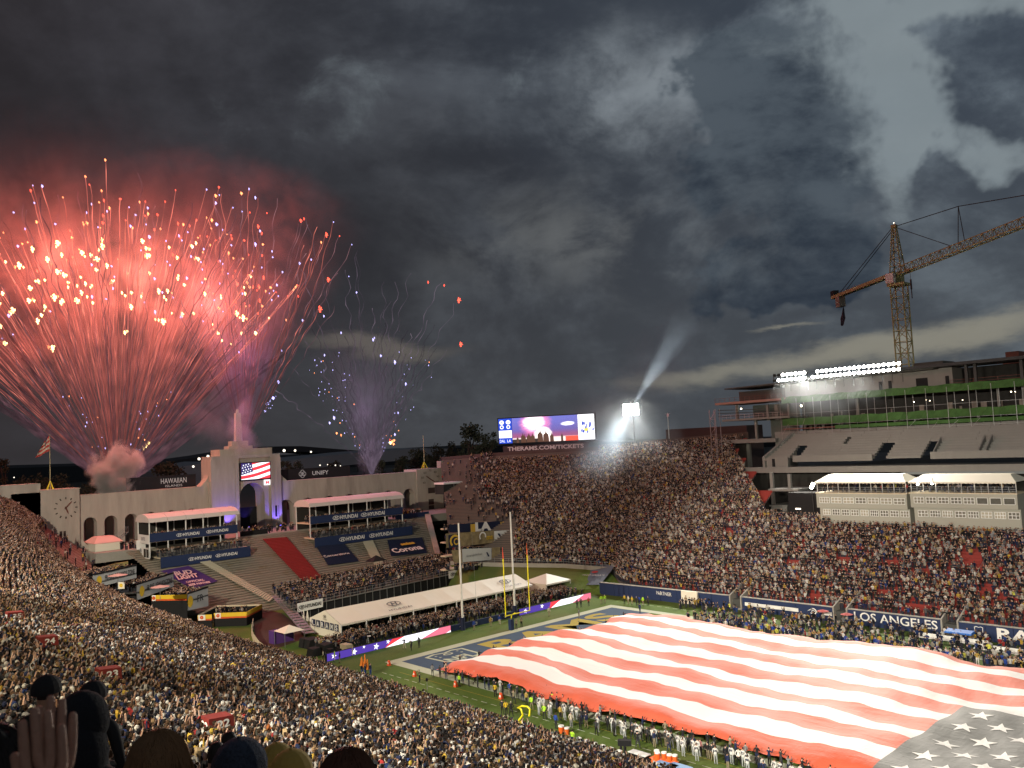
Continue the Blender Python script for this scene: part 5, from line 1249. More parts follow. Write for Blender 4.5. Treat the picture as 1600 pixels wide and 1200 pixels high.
# stair, marquee and boxes beside the suites
mq = thing('small_marquee', 'small pink lit marquee between the end of the benches and the left arcade', 'tent', (-148, -38, 13))
b = MB(); b.box(-151, -144, -41, -35.5, 12.9, 14.8); obj('walls', b, tentw, mq)
b = MB(); b.hexa([(-151.3, -41.3, 14.8), (-143.7, -41.3, 14.8), (-143.7, -35.2, 14.8), (-151.3, -35.2, 14.8)], [(-149, -40, 16), (-146, -40, 16), (-146, -36.5, 16), (-149, -36.5, 16)]); obj('roof', b, mat('pink_lit_canopy_fabric', (.6, .4, .36), .7), mq)  # pink light put into the cloth colour, on the umbrellas too
for i, (ya, yb, lb) in enumerate(((-37.5, -32.8, 'metal stair rising behind the left suite beside the arcade'), (16.5, 22.3, 'metal stair rising behind the right suite beside the arcade'))):
    st_ = thing('metal_stair', lb, 'stairway', (-150, ya, 13)); X_ = -149
    b = MB()
    for k in range(12): y = ya+(yb-ya)*k/12; z = 13.1+k*.28; b.box(X_, X_+1.4, y, y+(yb-ya)/12, z-.1, z)
    obj('steps', b, steel, st_, kind='stuff')
    for dx in (0, 1.4):
        b = MB(); b.tube((X_+dx, ya, 14.2), (X_+dx, yb, 17.5), .05, 4); b.tube((X_+dx, ya, 13.1), (X_+dx, yb, 16.4), .08, 4)
        for k in range(7): y = ya+(yb-ya)*k/6; b.tube((X_+dx, y, 13.1+k*.55), (X_+dx, y, 14.2+k*.55), .035, 4)
        obj('stair_rail', b, steel, st_)
for ya, yb, xx, z1, lb in ((-33.8, -31.9, -140, 14.9, 'low white cabin wall left of the left suite'), (17, 24.5, -146, 15.4, 'low white screen wall on the landing right of the central arch')):
    b = MB(); b.box(xx, xx+.3, ya, yb, 12.9, z1); tag(obj('screen_wall', b, whitep), lb, 'screen')
b = MB(); b.box(-143.2, -143, 12, 27, 12.4, 13.4); b.box(-141, -140.8, -9.5, -2.5, 12.2, 14.2); tag(obj('stage_skirt', b, blackm), 'black skirting along the front of the landing beside the red carpet', 'stage skirt')
# video screen on the tower and the small sign below it
vs = thing('arch_screen', 'bright screen with a waving stars and stripes picture over the central arch', 'screen', (PX+.4, 2.6, 28))
o0, wv, hv = Vector((PX+1.15, -1.4, 26.0)), 8.1, 4.25
b = MB(); b.box(PX+.25, PX+1.1, -1.9, 6.9, 25.7, 30.5); obj('cabinet', b, blackm, vs)
def q2(u, v, l=0): return (o0.x+l, o0.y+u*wv, o0.z+v*hv)
def wvy(u): return .13*math.sin(u*3.2+.4)
ns = 7
for i in range(ns):
    b = MB(); n = 10
    for k in range(n):
        ua, ub = k/n, (k+1)/n; q = []
        for u, e in ((ua, 0), (ub, 0), (ub, 1), (ua, 1)): v = (i+e)/ns*1.35-.32+u*.32-wvy(u)*.5; q.append(q2(u, min(max(v, 0), 1)))
        b.poly(q)
    obj('screen_stripe', b, ered if i % 2 == 0 else ewhite, vs)
b = MB(); b.poly([q2(0, .28, .02), q2(.40, .46, .02), q2(.37, 1, .02), q2(0, 1, .02)]); cn = obj('screen_canton', b, em('glowing_navy', (.03, .02, .16), 1), vs)
for r_ in range(4):
    for k in range(4):
        u, v = .05+k*.088+(r_ % 2)*.03, .42+r_*.15+k*.035
        if v < .97 and u < .36:
            b = MB(); c = q2(u, v, .03); shape2d(b, star_pts(.27), c, YD, ZD, 0); obj('screen_star', b, ewhite, cn)
b = MB(); b.box(PX+.25, PX+.6, 5.3, 6.9, 24.2, 25.6); sg = tag(obj('small_screen', b, ewhite), 'small white lit square sign at the lower right corner of the arch screen', 'sign')
text('lettering', 'M', (PX+.6, 6.1, 24.9), YD, ZD, 1.0, .8, ered, sg, bold=.06)
# panels above the wings
for y0, y1, z0, z1, s1, s2, lb in ((-28.6, -11.6, 24.6, 28.2, 'HAWAIIAN', 'ISLANDS', 'dark panel with HAWAIIAN ISLANDS lettering above the left arcade'), (11, 34, 23.8, 27.9, 'UNIFY', '', 'dark panel with four interlaced rings and UNIFY lettering above the right arcade')):
    t = thing('advertising_panel', lb, 'sign', (PX-3.5, (y0+y1)/2, z0)); X_ = PX-3.2
    b = MB(); b.box(X_-.3, X_, y0, y1, z0, z1); obj('panel', b, mat('black_sign_panel', (.016, .014, .018), .8), t)
    lg = mat('pale_grey_lettering', (.45, .45, .45), .6, emit=(.5, .5, .52), es=.22)
    if s2:
        text('lettering', s1, (X_, -17.2, 26.9), YD, ZD, 6.4, 1.3, lg, t); text('lettering', s2, (X_, -17.2, 25.65), YD, ZD, 4.2, .55, lg, t)
    else:
        text('lettering', s1, (X_, 24.3, 26.4), YD, ZD, 5.2, 1.15, lg, t, bold=.01); b = MB()
        for dy, dz in ((.5, 0), (-.5, 0), (0, .5), (0, -.5)): ring2d(b, (X_, 18.6+dy, 26.4+dz), YD, ZD, .62, .62, .12, lift=.05)
        obj('ring_emblem', b, lg, t)
# flagpoles
def flagpole(y, lb, zb, ztop, fl_=True):
    t = thing('flagpole', lb, 'flagpole', (PX-2, y, zb)); b = MB(); b.tube((PX-2, y, zb), (PX-2, y, ztop), .12, 6, .07); obj('pole', b, mat('pale_pole', (.4, .35, .2), .6), t)
    b = MB()
    for a in range(4): b.tube((PX-2+1.0*math.cos(a*math.pi/2+.7), y+1.0*math.sin(a*math.pi/2+.7), zb), (PX-2, y, zb+2.2), .09, 4)
    obj('base_struts', b, yellowp, t)
    if fl_: 
        f = thing('small_flag', 'red and white striped flag drooping from the pole over the left end tower', 'flag', (PX-2, y, ztop-5)); n = 8
        for i in range(7):
            b = MB()
            for k in range(n):
                q = []
                for u, v in ((k/n, i/7), ((k+1)/n, i/7), ((k+1)/n, (i+1)/7), (k/n, (i+1)/7)):
                    q.append((PX-2+.3*math.sin(u*6+v), y-.1-2.9*u*(.35+.65*v), ztop-.2-3.6*v-1.1*u*1.3+.15*math.sin(u*7)))
                b.poly(q)
            obj('stripe', b, mat('red_flag_cloth', (.4, .06, .05), .9) if i % 2 == 0 else mat('cream_flag_cloth', (.5, .42, .33), .9), f)
        b = MB(); b.poly([(PX-1.9, y-.15, ztop-.25), (PX-1.9, y-.75, ztop-.9), (PX-1.9, y-1.1, ztop-2.8), (PX-1.9, y-.15, ztop-2.0)]); obj('canton', b, navy2, f)
    return t
flagpole(-45.6, 'flagpole with yellow base struts on the left end tower', 26.5, 39.2)
flagpole(60.2, 'thin flagpole on the right end tower', 25.5, 36.0, False)
ul = mat('blue_uplight_lens', (.1, .1, .5), emit=(.15, .1, 1), es=8)
for i, (y, x, tz, W) in enumerate(((-5.6, PX+3.2, 26, 3200), (8.2, PX+3.2, 22, 2600), (2, PX-2.5, 22, 1300), (3.4, PX-2.5, 45, 5200))):
    z_ = 13.1 if i < 3 else 34.4
    t = thing('uplight', 'blue uplight %s' % ('at the left foot of the arch tower', 'at the right foot of the arch tower', 'inside the central arch', 'beside the torch column')[i], 'lamp', (x, y, z_))
    b = MB(); b.tube((x, y, z_), (x, y, z_+.3), .25, 8); obj('housing', b, blackm, t); b = MB(); b.tube((x, y, z_+.31), (x, y, z_+.34), .2, 8); obj('lens', b, ul, t)
    spot('blue_beam', t, (x, y, z_+.45), (PX-.2 if i < 2 else PX-4, y+(.8 if i == 0 else -.4), tz), W*1.5, col=(.16, .10, 1), ang=75 if i < 3 else 60, rad=.2)
# small kiosk, door guards etc. on the landing
pts = [(-140.8+rng.uniform(-6, -1), rng.uniform(-8, 26), 13.05) for k in range(90)]+[(-141+rng.uniform(-5, 0), rng.uniform(-36, -31), 13.05) for k in range(30)]+[(-142+rng.uniform(-8, 0), rng.uniform(35, 46), 13.05) for k in range(90)]
crowd('landing_guests', 'people standing about on the landing in front of the colonnade', np.array(pts), np.full(len(pts), -math.pi/2))
b = MB(); b.hexa([(-139, 34.6, 11), (-133, 45.5, 9.8), (-133.4, 45.8, 9.8), (-139.4, 34.9, 11)], [(-139, 34.6, 13.3), (-133, 45.5, 11.2), (-133.4, 45.8, 11.2), (-139.4, 34.9, 13.3)])
b = MB(); b.box(-140.3, -140.1, 34.8, 46.2, 11.6, 14.0); tag(obj('fabric_barrier', b, navy), 'navy cloth barrier on the landing right of the right suite', 'barrier')

# ------------------------------------------------------------------ temporary bleachers and the long hospitality tent
BL = thing('temporary_bleachers', 'metal temporary bleachers full of people in front of the bare terrace', 'bleachers', (-104, 12, 0))
def blx(y): return -97.5-(y+20)*.13
b = MB(); rb = MB(); nb_ = 9; y0, y1 = -19.5, 46; segs = 16
for r_ in range(nb_):
    z = 2.5+r_*.30
    for k in range(segs):
        ya, yb = y0+(y1-y0)*k/segs, y0+(y1-y0)*(k+1)/segs-.05
        xa, xb = blx(ya)-r_*.95, blx(yb)-r_*.95
        b.hexa([(xa-.8, ya, z-.08), (xa, ya, z-.08), (xb, yb, z-.08), (xb-.8, yb, z-.08)], [(xa-.8, ya, z), (xa, ya, z), (xb, yb, z), (xb-.8, yb, z)])
        b.hexa([(xa-.75, ya, z+.38), (xa-.45, ya, z+.38), (xb-.45, yb, z+.38), (xb-.75, yb, z+.38)], [(xa-.75, ya, z+.43), (xa-.45, ya, z+.43), (xb-.45, yb, z+.43), (xb-.75, yb, z+.43)])
obj('plank_rows', b, mat('aluminium_plank', (.34, .33, .29), .6, .3, var=.15), BL, kind='stuff')
for k in range(34):
    y = y0+(y1-y0)*k/33; b = MB(); b.tube((blx(y)+.15, y, 0), (blx(y)+.15, y, 3.7), .05, 4); obj('front_post', b, steel, BL)
for zz in (2.45, 3.1, 3.7):
    b = MB(); b.tube((blx(y0)+.15, y0, zz), (blx(y1)+.15, y1, zz), .04, 4); obj('front_rail', b, steel, BL)
b = MB(); b.hexa([(blx(y0)-.3, y0, 0), (blx(y0)-.2, y0, 0), (blx(y1)-.2, y1, 0), (blx(y1)-.3, y1, 0)], [(blx(y0)-.3, y0, 2.3), (blx(y0)-.2, y0, 2.3), (blx(y1)-.2, y1, 2.3), (blx(y1)-.3, y1, 2.3)]); obj('black_drape', b, blackm, BL)
pts = []
for r_ in range(nb_):
    for k in range(int((y1-y0)/.55)):
        y = y0+(k+rng.uniform())*.55
        if rng.uniform() < (.86 if (r_ > 2 or y < 2 or y > 30) else .3): pts.append((blx(y)-r_*.95-.5, y, 2.5+r_*.30))
crowd('bleacher_crowd', 'spectators standing close together on the temporary bleachers', np.array(pts), np.full(len(pts), -math.pi/2), w=[.3, .24, .12, .06, .02, .05, .03, .04, .06, .01, .02, .01, .03, .005, .003])
for y0_, y1_, lb in ((-18.6, -12.6, 'white HYUNDAI board on the bleacher rail at its left end'), (23.0, 29.2, 'white HYUNDAI board on the bleacher rail behind the goalpost')):
    t = thing('sponsor_board', lb, 'sign', (blx(y0_)+.4, (y0_+y1_)/2, 1.9)); xm = blx((y0_+y1_)/2)+.45
    b = MB(); b.hexa([(blx(y0_)+.3, y0_, 1.6), (blx(y0_)+.4, y0_, 1.6), (blx(y1_)+.4, y1_, 1.6), (blx(y1_)+.3, y1_, 1.6)], [(blx(y0_)+.3, y0_, 3.3), (blx(y0_)+.4, y0_, 3.3), (blx(y1_)+.4, y1_, 3.3), (blx(y1_)+.3, y1_, 3.3)]); obj('board', b, whitep, t)
    dY = Vector((blx(y1_)-blx(y0_), y1_-y0_, 0)); hy(t, (xm-.03, (y0_+y1_)/2, 2.45), dY, ZD, 5.2, blackm)
gz = thing('gazebo', 'small dark pop-up canopy among the bleacher crowd', 'gazebo', (-112, 12.5, 4)); gp = at(588, 876, X=-113); 
b = MB(); gx, gy, gzz = -113., gp.y, gp.z
b.hexa([(gx-1.6, gy-1.9, gzz), (gx+1.6, gy-1.9, gzz), (gx+1.6, gy+1.9, gzz), (gx-1.6, gy+1.9, gzz)], [(gx-.1, gy-.1, gzz+1.2), (gx+.1, gy-.1, gzz+1.2), (gx+.1, gy+.1, gzz+1.2), (gx-.1, gy+.1, gzz+1.2)]); obj('canopy', b, blackm, gz)
for sx2 in (-1.5, 1.5):
    for sy2 in (-1.8, 1.8): b = MB(); b.tube((gx+sx2, gy+sy2, 1.5), (gx+sx2, gy+sy2, gzz), .05, 4); obj('leg', b, dksteel, gz)
# ramp stair at the left end of the bleachers
rs = thing('access_stair', 'long metal access stair descending from the terrace to the field', 'stairway', (-98, -20, 0))
for dy in (-.9, .9):
    b = MB(); A_, B_ = at(432, 930, Z=3.3), at(484, 990, Z=.6); pd = (B_-A_).normalized().cross(Vector((0, 0, 1))).normalized()*dy
    b.tube(A_+pd, B_+pd, .12, 4); b.tube(A_+pd+Vector((0, 0, 1)), B_+pd+Vector((0, 0, 1)), .05, 4)
    for k in range(10): p = A_.lerp(B_, k/9)+pd; b.tube(p, p+Vector((0, 0, 1)), .035, 4)
    obj('stair_rail', b, steel, rs)
b = MB()
for k in range(16):
    p = A_.lerp(B_, (k+.5)/16); s_ = (B_-A_)/16; pd = (B_-A_).normalized().cross(Vector((0, 0, 1))).normalized(); b.obox(p, pd*.85, Vector((s_.x, s_.y, 0))*.5, (0, 0, .04))
obj('treads', b, steel, rs)
# long white tent
TT = thing('long_tent', 'long white ridge tent with open front behind the flag screens', 'tent', (-80, 0, 0))
xf, xb_, ty0, ty1, ez_, rz_ = -75.2, -85.6, -22.4, 23.2, 2.65, 4.5; xm = (xf+xb_)/2
nbay = 9
for k in range(nbay):
    ya, yb = ty0+(ty1-ty0)*k/nbay, ty0+(ty1-ty0)*(k+1)/nbay; n = 5
    for (xa, xe_) in ((xf, xm), (xb_, xm)):
        b = MB()
        for i in range(n):
            for j in range(n):
                q = []
                for u, v in ((i, j), (i+1, j), (i+1, j+1), (i, j+1)):
                    u /= n; v /= n; sag = -.16*math.sin(math.pi*u)*math.sin(math.pi*v); q.append((xa+(xe_-xa)*v, ya+(yb-ya)*u, ez_+(rz_-ez_)*v+sag))
                b.poly(q if xa == xf else q[::-1])
        obj('roof_bay', b, tentw, TT, smooth=True)
    for x in (xf, xb_): b = MB(); b.box(x-.08, x+.08, ya-.08, ya+.08, 0, ez_); obj('leg', b, whitep, TT)
b = MB()
for k in range(nbay):
    ya, yb = ty0+(ty1-ty0)*k/nbay, ty0+(ty1-ty0)*(k+1)/nbay; b.poly([(xf+.02, ya, ez_), (xf+.02, yb, ez_), (xf+.02, yb, ez_-.3), (xf+.02, ya, ez_-.3)])
obj('valance', b, tentw, TT)
b = MB(); b.hexa([(xb_, ty0-.05, 0), (xf, ty0-.05, 0), (xf, ty0+.05, 0), (xb_, ty0+.05, 0)], [(xb_, ty0-.05, ez_), (xf, ty0-.05, ez_), (xf, ty0+.05, ez_), (xb_, ty0+.05, ez_)]); b.poly([(xb_, ty0-.05, ez_), (xf, ty0-.05, ez_), (xm, ty0-.05, rz_)]); obj('gable_wall', b, tentw, TT); b = MB(); b.poly([(xb_, ty1, ez_), (xf, ty1, ez_), (xm, ty1, rz_)]); obj('gable_wall', b, tentw, TT)
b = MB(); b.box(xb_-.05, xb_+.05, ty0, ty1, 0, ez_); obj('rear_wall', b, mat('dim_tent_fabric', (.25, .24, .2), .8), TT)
X_ = (1, 0, 0)
for k, ch in enumerate(('L', 'A', 'R', 'A', 'M', 'S')):
    xc = xb_+1.3+k*1.55; b = MB(); b.box(xc-.62, xc+.62, ty0-.12, ty0-.07, 1.35, 2.55); pn = obj('letter_panel', b, navy2, TT); text('letter', ch, (xc, ty0-.12, 1.95), X_, ZD, .75, .9, whitep, pn, bold=.03)
hb = MB(); hmark(hb, (xm, ty0-.07, 3.45), X_, ZD, .5); obj('oval_emblem', hb, blackm, TT)
text('lettering', 'HYUNDAI', (xm, ty0-.07, 2.95), X_, ZD, 1.3, .22, blackm, TT, lift=.02)
sl = Vector((xm-xf, 0, rz_-ez_)).normalized(); slen = math.hypot(xm-xf, rz_-ez_)
inkm = mat('dark_grey_ink', (.10, .10, .10), .7)
for yc in (-9.5, 18.2):
    c = Vector((xf, yc, ez_))+sl*slen*.56+Vector((0, 0, .1)); hb = MB(); hmark(hb, c, YD, sl, 1.5, lift=.06); obj('oval_emblem', hb, inkm, TT)
    text('lettering', 'HYUNDAI', Vector((xf, yc+.2, ez_))+sl*slen*.20+Vector((0, 0, .1)), YD, sl, 5, .6, inkm, TT, lift=.05)
# square white tent
t2 = thing('square_tent', 'small square white pyramid roofed tent right of the long tent', 'tent', (-76, 30, 0))
xa, xe_, ya, yb = -80.5, -73.5, 25.6, 32.8
b = MB(); b.box(xa, xa+.1, ya, yb, 0, 2.5); b.box(xa+.1, xe_, ya-.05, ya+.05, 0, 2.5); obj('side_walls', b, tentw, t2)
ap = ((xa+xe_)/2, (ya+yb)/2, 4.0)
for p, q in (((xa-.1, ya-.1), (xe_+.1, ya-.1)), ((xe_+.1, ya-.1), (xe_+.1, yb+.1)), ((xe_+.1, yb+.1), (xa-.1, yb+.1)), ((xa-.1, yb+.1), (xa-.1, ya-.1))):
    b = MB(); b.poly([(*p, 2.5), (*q, 2.5), ap]); b.poly([(*p, 2.2), (*q, 2.2), (*q, 2.5), (*p, 2.5)]); obj('roof_panel', b, tentw, t2)
for x in (xa, xe_):
    for y in (ya, yb): b = MB(); b.tube((x, y, 0), (x, y, 2.5), .07, 5); obj('leg', b, whitep, t2)
pts = [(-75.0+rng.uniform(0, 8.8)*(.4+.6*rng.uniform()), y, 0.) for y in rng.uniform(-28, 30, 900)]
pts = [p for p in pts if p[0] < -66.2]
pts += [(rng.uniform(-84, -75), rng.uniform(-21, 32), 0) for k in range(260)]
crowd('field_level_crowd', 'people packed at field level between the long tent and the flag screens', np.array(pts), np.full(len(pts), -math.pi/2), w=[.24, .2, .1, .1, .05, .09, .06, .06, .06, .01, .03, .03, .02, .01, .003])
# tables with white tops in the field level crowd
for k in range(9):
    y = -20+k*4.3+rng.uniform(-1, 1); x = -69.5-rng.uniform(0, 3); t = thing('bistro_table', 'round white high table in the field level crowd, %s of the row' % ('first', 'second', 'third', 'fourth', 'fifth', 'sixth', 'seventh', 'eighth', 'ninth')[k], 'table', (x, y, 0), group='white bistro tables at field level')
    b = MB(); b.tube((x, y, 1.05), (x, y, 1.12), .55, 10); obj('table_top', b, whitep, t); b = MB(); b.tube((x, y, 0), (x, y, 1.05), .25, 8, .1); obj('table_leg', b, whitep, t)

# ------------------------------------------------------------------ LED screens at field level
def led(y0, y1, label, part):
    t = thing('field_screen', label, 'screen', (-64.6, (y0+y1)/2, 0)); X_ = -64.35; h = 1.15
    b = MB(); b.box(X_-.3, X_, y0, y1, 0, h+.05); obj('cabinet', b, blackm, t)
    def pg(name, pts, m, l=.02):
        b = MB(); b.poly([(X_+l, y, z) for y, z in pts]); return obj(name, b, m, t)
    epur = em('glowing_purple', (.10, .05, .42), 1.0)
    if part == 1:
        f = lambda u: y0+(y1-y0)*u
        pg('blue_field', [(f(0), .03), (f(.44), .03), (f(.50), h), (f(0), h)], epur)
        pg('red_wedge', [(f(.44), .03), (f(.47), .03), (f(.62), h), (f(.50), h)], ered, .021)
        pg('white_band', [(f(.445), .03), (f(.74), .03), (f(.90), h), (f(.60), h)], ewhite, .03)
        pg('pink_band', [(f(.74), .03), (f(.955), .03), (f(1), .35), (f(1), h), (f(.90), h)], epink, .035)
        pg('white_corner', [(f(.955), .03), (f(1), .03), (f(1), .35)], ewhite, .04)
        for u, v, s_ in ((.05, .62, .5), (.20, .55, .58), (.275, .95, .3), (.37, .55, .58), (.465, .9, .42)):
            b = MB(); shape2d(b, [(a, min(max(c, .03-v), h-v)) for a, c in star_pts(s_, 75)], (X_, f(u), v), YD, ZD, .03); obj('star', b, ewhite, t)
    else:
        f = lambda u: y0+(y1-y0)*u
        pg('blue_field', [(f(0), .03), (f(.40), .03), (f(.42), h), (f(0), h)], epur); pg('red_wedge', [(f(.40), .03), (f(.43), .03), (f(.58), h), (f(.42), h)], ered, .021)
        pg('white_band', [(f(.42), .03), (f(.72), .03), (f(.90), h), (f(.56), h)], ewhite, .03); pg('pink_band', [(f(.72), .03), (f(1), .03), (f(1), h), (f(.90), h)], epink, .035)
        for u, v, s_ in ((.08, .6, .5), (.30, .8, .5)): b = MB(); shape2d(b, [(a, min(max(c, .03-v), h-v)) for a, c in star_pts(s_, 75)], (X_, f(u), v), YD, ZD, .03); obj('star', b, ewhite, t)
led(-31.6, -7.3, 'long lit screen strip of purple stars and red and white bands, left of the goalpost', 1)
led(9.1, 29, 'lit screen strip of purple and red and white bands, right of the goalpost', 2)
nbd = thing('field_barrier', 'dark navy barrier with white ram horn emblems behind the goalpost', 'barrier', (-64.6, 1, 0))
b = MB(); b.box(-64.75, -64.4, -7.2, 9, 0, 1.0); obj('pads', b, navy, nbd)
for y in (-4.8, -1.5, 2.2, 5.6): ram((-64.4, y, .5), YD, ZD, .55, whitep, nbd)

# ------------------------------------------------------------------ goalpost and net poles
gp_ = thing('goalpost', 'tall yellow goalpost with padded navy base at the end line', 'goalpost', (-56.6, 0, 0))
yel = mat('bright_yellow_paint', (.80, .72, .02), .45)
b = MB(); b.path([(-56.7, 0, 0), (-56.7, 0, 1.6), (-56.5, 0, 2.5), (-55.8, 0, 2.95), (-54.9, 0, 3.05)], .09, 8); obj('gooseneck', b, yel, gp_, smooth=True)
b = MB(); b.tube((-54.86, -2.9, 3.05), (-54.86, 2.9, 3.05), .1, 8); obj('crossbar', b, yel, gp_)
for s2 in (-1, 1):
    b = MB(); b.tube((-54.86, s2*2.82, 3.05), (-54.86, s2*2.82, 13.72), .085, 8); u = obj('upright', b, yel, gp_)
    b = MB(); b.box(-54.9, -54.88, s2*2.82-.05, s2*2.82+.05, 13.75, 14.6); b.tube((-54.86, s2*2.82, 12.6), (-54.86, s2*2.82, 13.73), .088, 8); obj('ribbon', b, ered if s2 < 0 and False else (mat('orange_red_ribbon', (.7, .08, .04), .7) if s2 < 0 else orange), u)
b = MB(); b.box(-57.05, -56.35, -.35, .35, 0, 1.85); obj('base_pad', b, navy, gp_)
for y0, tp_, lb in ((-5.05, (721, 817), 'tall white net pole left of the goalpost'), (7.4, (796, 800), 'tall white net pole rising behind the goalpost')):
    pz = over(*tp_, (-63.7, y0)).z; t = thing('net_pole', lb, 'pole', (-63.7, y0, 0), group='net poles behind the goalpost')
    b = MB(); b.tube((-63.7, y0, 0), (-63.7, y0, pz), .2, 8, .13); obj('pole', b, whitep, t); b = MB(); b.tube((-63.7, y0, 0), (-63.7, y0, 2.2), .42, 8); obj('padding', b, navy2, t)
    b = MB(); b.tube((-63.7, y0+3.4, 0), (-63.7, y0+2.9, pz), .018, 3); obj('guy_line', b, steel, t)

# ------------------------------------------------------------------ grass banks, tarps, low walls at the far corner
b = MB(); b.hexa([(-112, 24, -.1), (-88, 22, -.1), (-66, 33.4, -.1), (-62, 36.5, -.1), (-70, 41.3, -.1), (-80, 37.8, -.1), (-93, 30.8, -.1), (-106, 26.8, -.1)],
                 [(-112, 24, .3), (-88, 22, .05), (-66, 33.4, .05), (-62, 36.5, 1.2), (-70, 41.3, 3.6), (-80, 37.8, 4.1), (-93, 30.8, 4.2), (-106, 26.8, 4.2)])
o = obj('grass_bank', b, grass); o['kind'] = 'structure'
hp = thing('stand_parapet', 'low concrete parapet with railing along the foot of the far curved stand', 'parapet', (-90, 32, 4))
b = MB(); pp_ = [Vector(p)+Vector((.3, -.6, -.4)) for p in FAR_I[:4]]
for i in range(3): a, c = pp_[i], pp_[i+1]; n_ = Vector((-(c-a).y, (c-a).x, 0)).normalized()*.15; b.hexa([a-n_, c-n_, c+n_, a+n_], [q+Vector((0, 0, .9)) for q in (a-n_, c-n_, c+n_, a+n_)])
obj('wall', b, concrete, hp); b = MB()
for i in range(3):
    a, c = pp_[i], pp_[i+1]
    for k in range(8): p = a.lerp(c, k/8); b.tube(p+Vector((0, 0, .9)), p+Vector((0, 0, 1.9)), .04, 4)
    for h in (1.4, 1.9): b.tube(a+Vector((0, 0, h)), c+Vector((0, 0, h)), .03, 4)
obj('railing', b, steel, hp)
tv = thing('tarpaulin', 'grey blue tarpaulin with faint skyline print and red emblem on the far corner bank', 'tarpaulin', (-74, 38, 2))
Tq = [at(925, 881, X=-75.5), at(963, 882, X=-68.5), at(938, 915, X=-66.5), at(888, 914, X=-74.5)]
b = MB(); n = 6
for i in range(n):
    for j in range(n):
        q = []
        for u, v in ((i, j), (i+1, j), (i+1, j+1), (i, j+1)): u /= n; v /= n; p = Tq[0].lerp(Tq[1], u).lerp(Tq[3].lerp(Tq[2], u), v); q.append(p+Vector((0, 0, .15+.05*math.sin(u*9+v*5))))
        b.poly(q[::-1])
obj('cloth', b, mat('grey_blue_tarpaulin', (.10, .13, .17), .7, var=.3, scale=.5), tv, smooth=True)
c_ = (Tq[0]+Tq[1]+Tq[2]+Tq[3])/4; tx_ = (Tq[2]-Tq[3]).normalized(); ty_ = (Tq[0]-Tq[3]); ty_ = (ty_-tx_*ty_.dot(tx_)).normalized()
text('lettering', 'ETIHAD AIRWAYS', c_-ty_*.9+tx_*.2, tx_, ty_, 6.0, .55, mat('faint_white_print', (.45, .45, .45), .7), tv, lift=.35)
b = MB(); ring2d(b, c_+ty_*.5, tx_, ty_, .8, .45, .40, lift=.35); obj('red_emblem', b, redv, tv)

# banners hung on the stand end right of the right tower
def hung(label, q, m, back=.6, X=None, z0=None):
    P = [at(x, y, X=X) for x, y in q]; t = thing('hung_banner', label, 'banner', tuple((P[0]+P[2])/2)); b = MB(); b.poly(P[::-1]); b.poly([p+Vector((-.15, 0, 0)) for p in P]); obj('cloth', b, m, t)
    return t, P
def standX(x, y):
    q = on_stand(far, x, y, 110, 260, h=.3); return (q[0] if q is not None else -110)+.8
SX = [standX(750, y) for y in (836, 856, 880)]
printm = mat('mottled_tan_print', (.24, .19, .10), .8, var=.75, scale=.9)
BX = -104.
t, P = hung('dark navy banner with white LA letters and gold stripes hung on the stand end', [(702, 820), (806, 812), (806, 828), (703, 832)], navy2, X=SX[0])
xd = (P[1]-P[0]).normalized(); text('lettering', 'LA', at(755, 822.5, X=SX[0]+.2), xd, ZD, 5.2, 2.2, whitep, t, bold=.06)
for u in (.33, .78):
    c = P[0].lerp(P[1], u)-Vector((0, 0, 1.2))+Vector((.2, 0, 0)); b = MB(); b.obox(c, (.02, 0, 0), xd*.75, (0, 0, .95)); obj('gold_stripe', b, gold, t)
t, P = hung('banner with navy and gold ram horn emblem and Rams lettering hung below the LA banner', [(697, 834), (772, 829), (772, 848), (698, 856)], printm, X=SX[1])
b = MB(); c = at(710, 845, X=SX[1]+.1); b.obox(c, (.02, 0, 0), (0, 1.7, 0), (0, 0, 1.5)); obj('navy_patch', b, navy2, t)
b = MB(); ring2d(b, at(711, 845, X=SX[1]+.2), YD, ZD, 1.6, 1.45, .5, a0=0, a1=230, lift=.05); ring2d(b, at(713, 846, X=SX[1]+.2), YD, ZD, .8, .8, .3, lift=.05); obj('gold_horn', b, gold, t)
b = MB(); ring2d(b, at(754, 838, X=SX[1]+.15), YD, ZD, 1.1, 1.1, .35, a0=-20, a1=220, lift=.06); obj('white_horn', b, whitep, t); text('lettering', 'ms', at(765, 840, X=SX[1]+.15), YD, ZD, 2.0, .9, gold, t, bold=.04)
t, P = hung('white banner with a dark slanted tail emblem beside the Rams banner', [(772, 830), (797, 828), (798, 850), (773, 852)], white, X=SX[1]); b = MB(); c = at(781, 837, X=SX[1]+.15); shape2d(b, [(-.8, .6), (-.2, .6), (.7, -.5), (.2, -.7)], c, YD, ZD, .05); obj('tail_emblem', b, navy2, t)
t, P = hung('pale grey American Airlines banner hung lowest on the stand end', [(722, 858), (768, 856), (768, 875), (723, 878)], mat('pale_grey_vinyl', (.42, .43, .42), .6), X=SX[2])
text('lettering', 'AmericanAirlines', at(741, 867, X=SX[2]+.1), YD, ZD, 4.7, .55, inkm, t); b = MB(); c = at(762, 866, X=SX[2]+.1); shape2d(b, [(-.5, .5), (-.1, .5), (.5, -.5), (.1, -.6)], c, YD, ZD, .05); obj('tail_emblem', b, navy2, t)
t, P = hung('mottled tan printed banner left of the American Airlines banner', [(706, 860), (721, 859), (722, 880), (709, 878)], printm, X=SX[2])
t, P = hung('mottled tan printed banner right of the American Airlines banner', [(769, 856), (781, 855), (783, 874), (769, 875)], printm, X=SX[2])
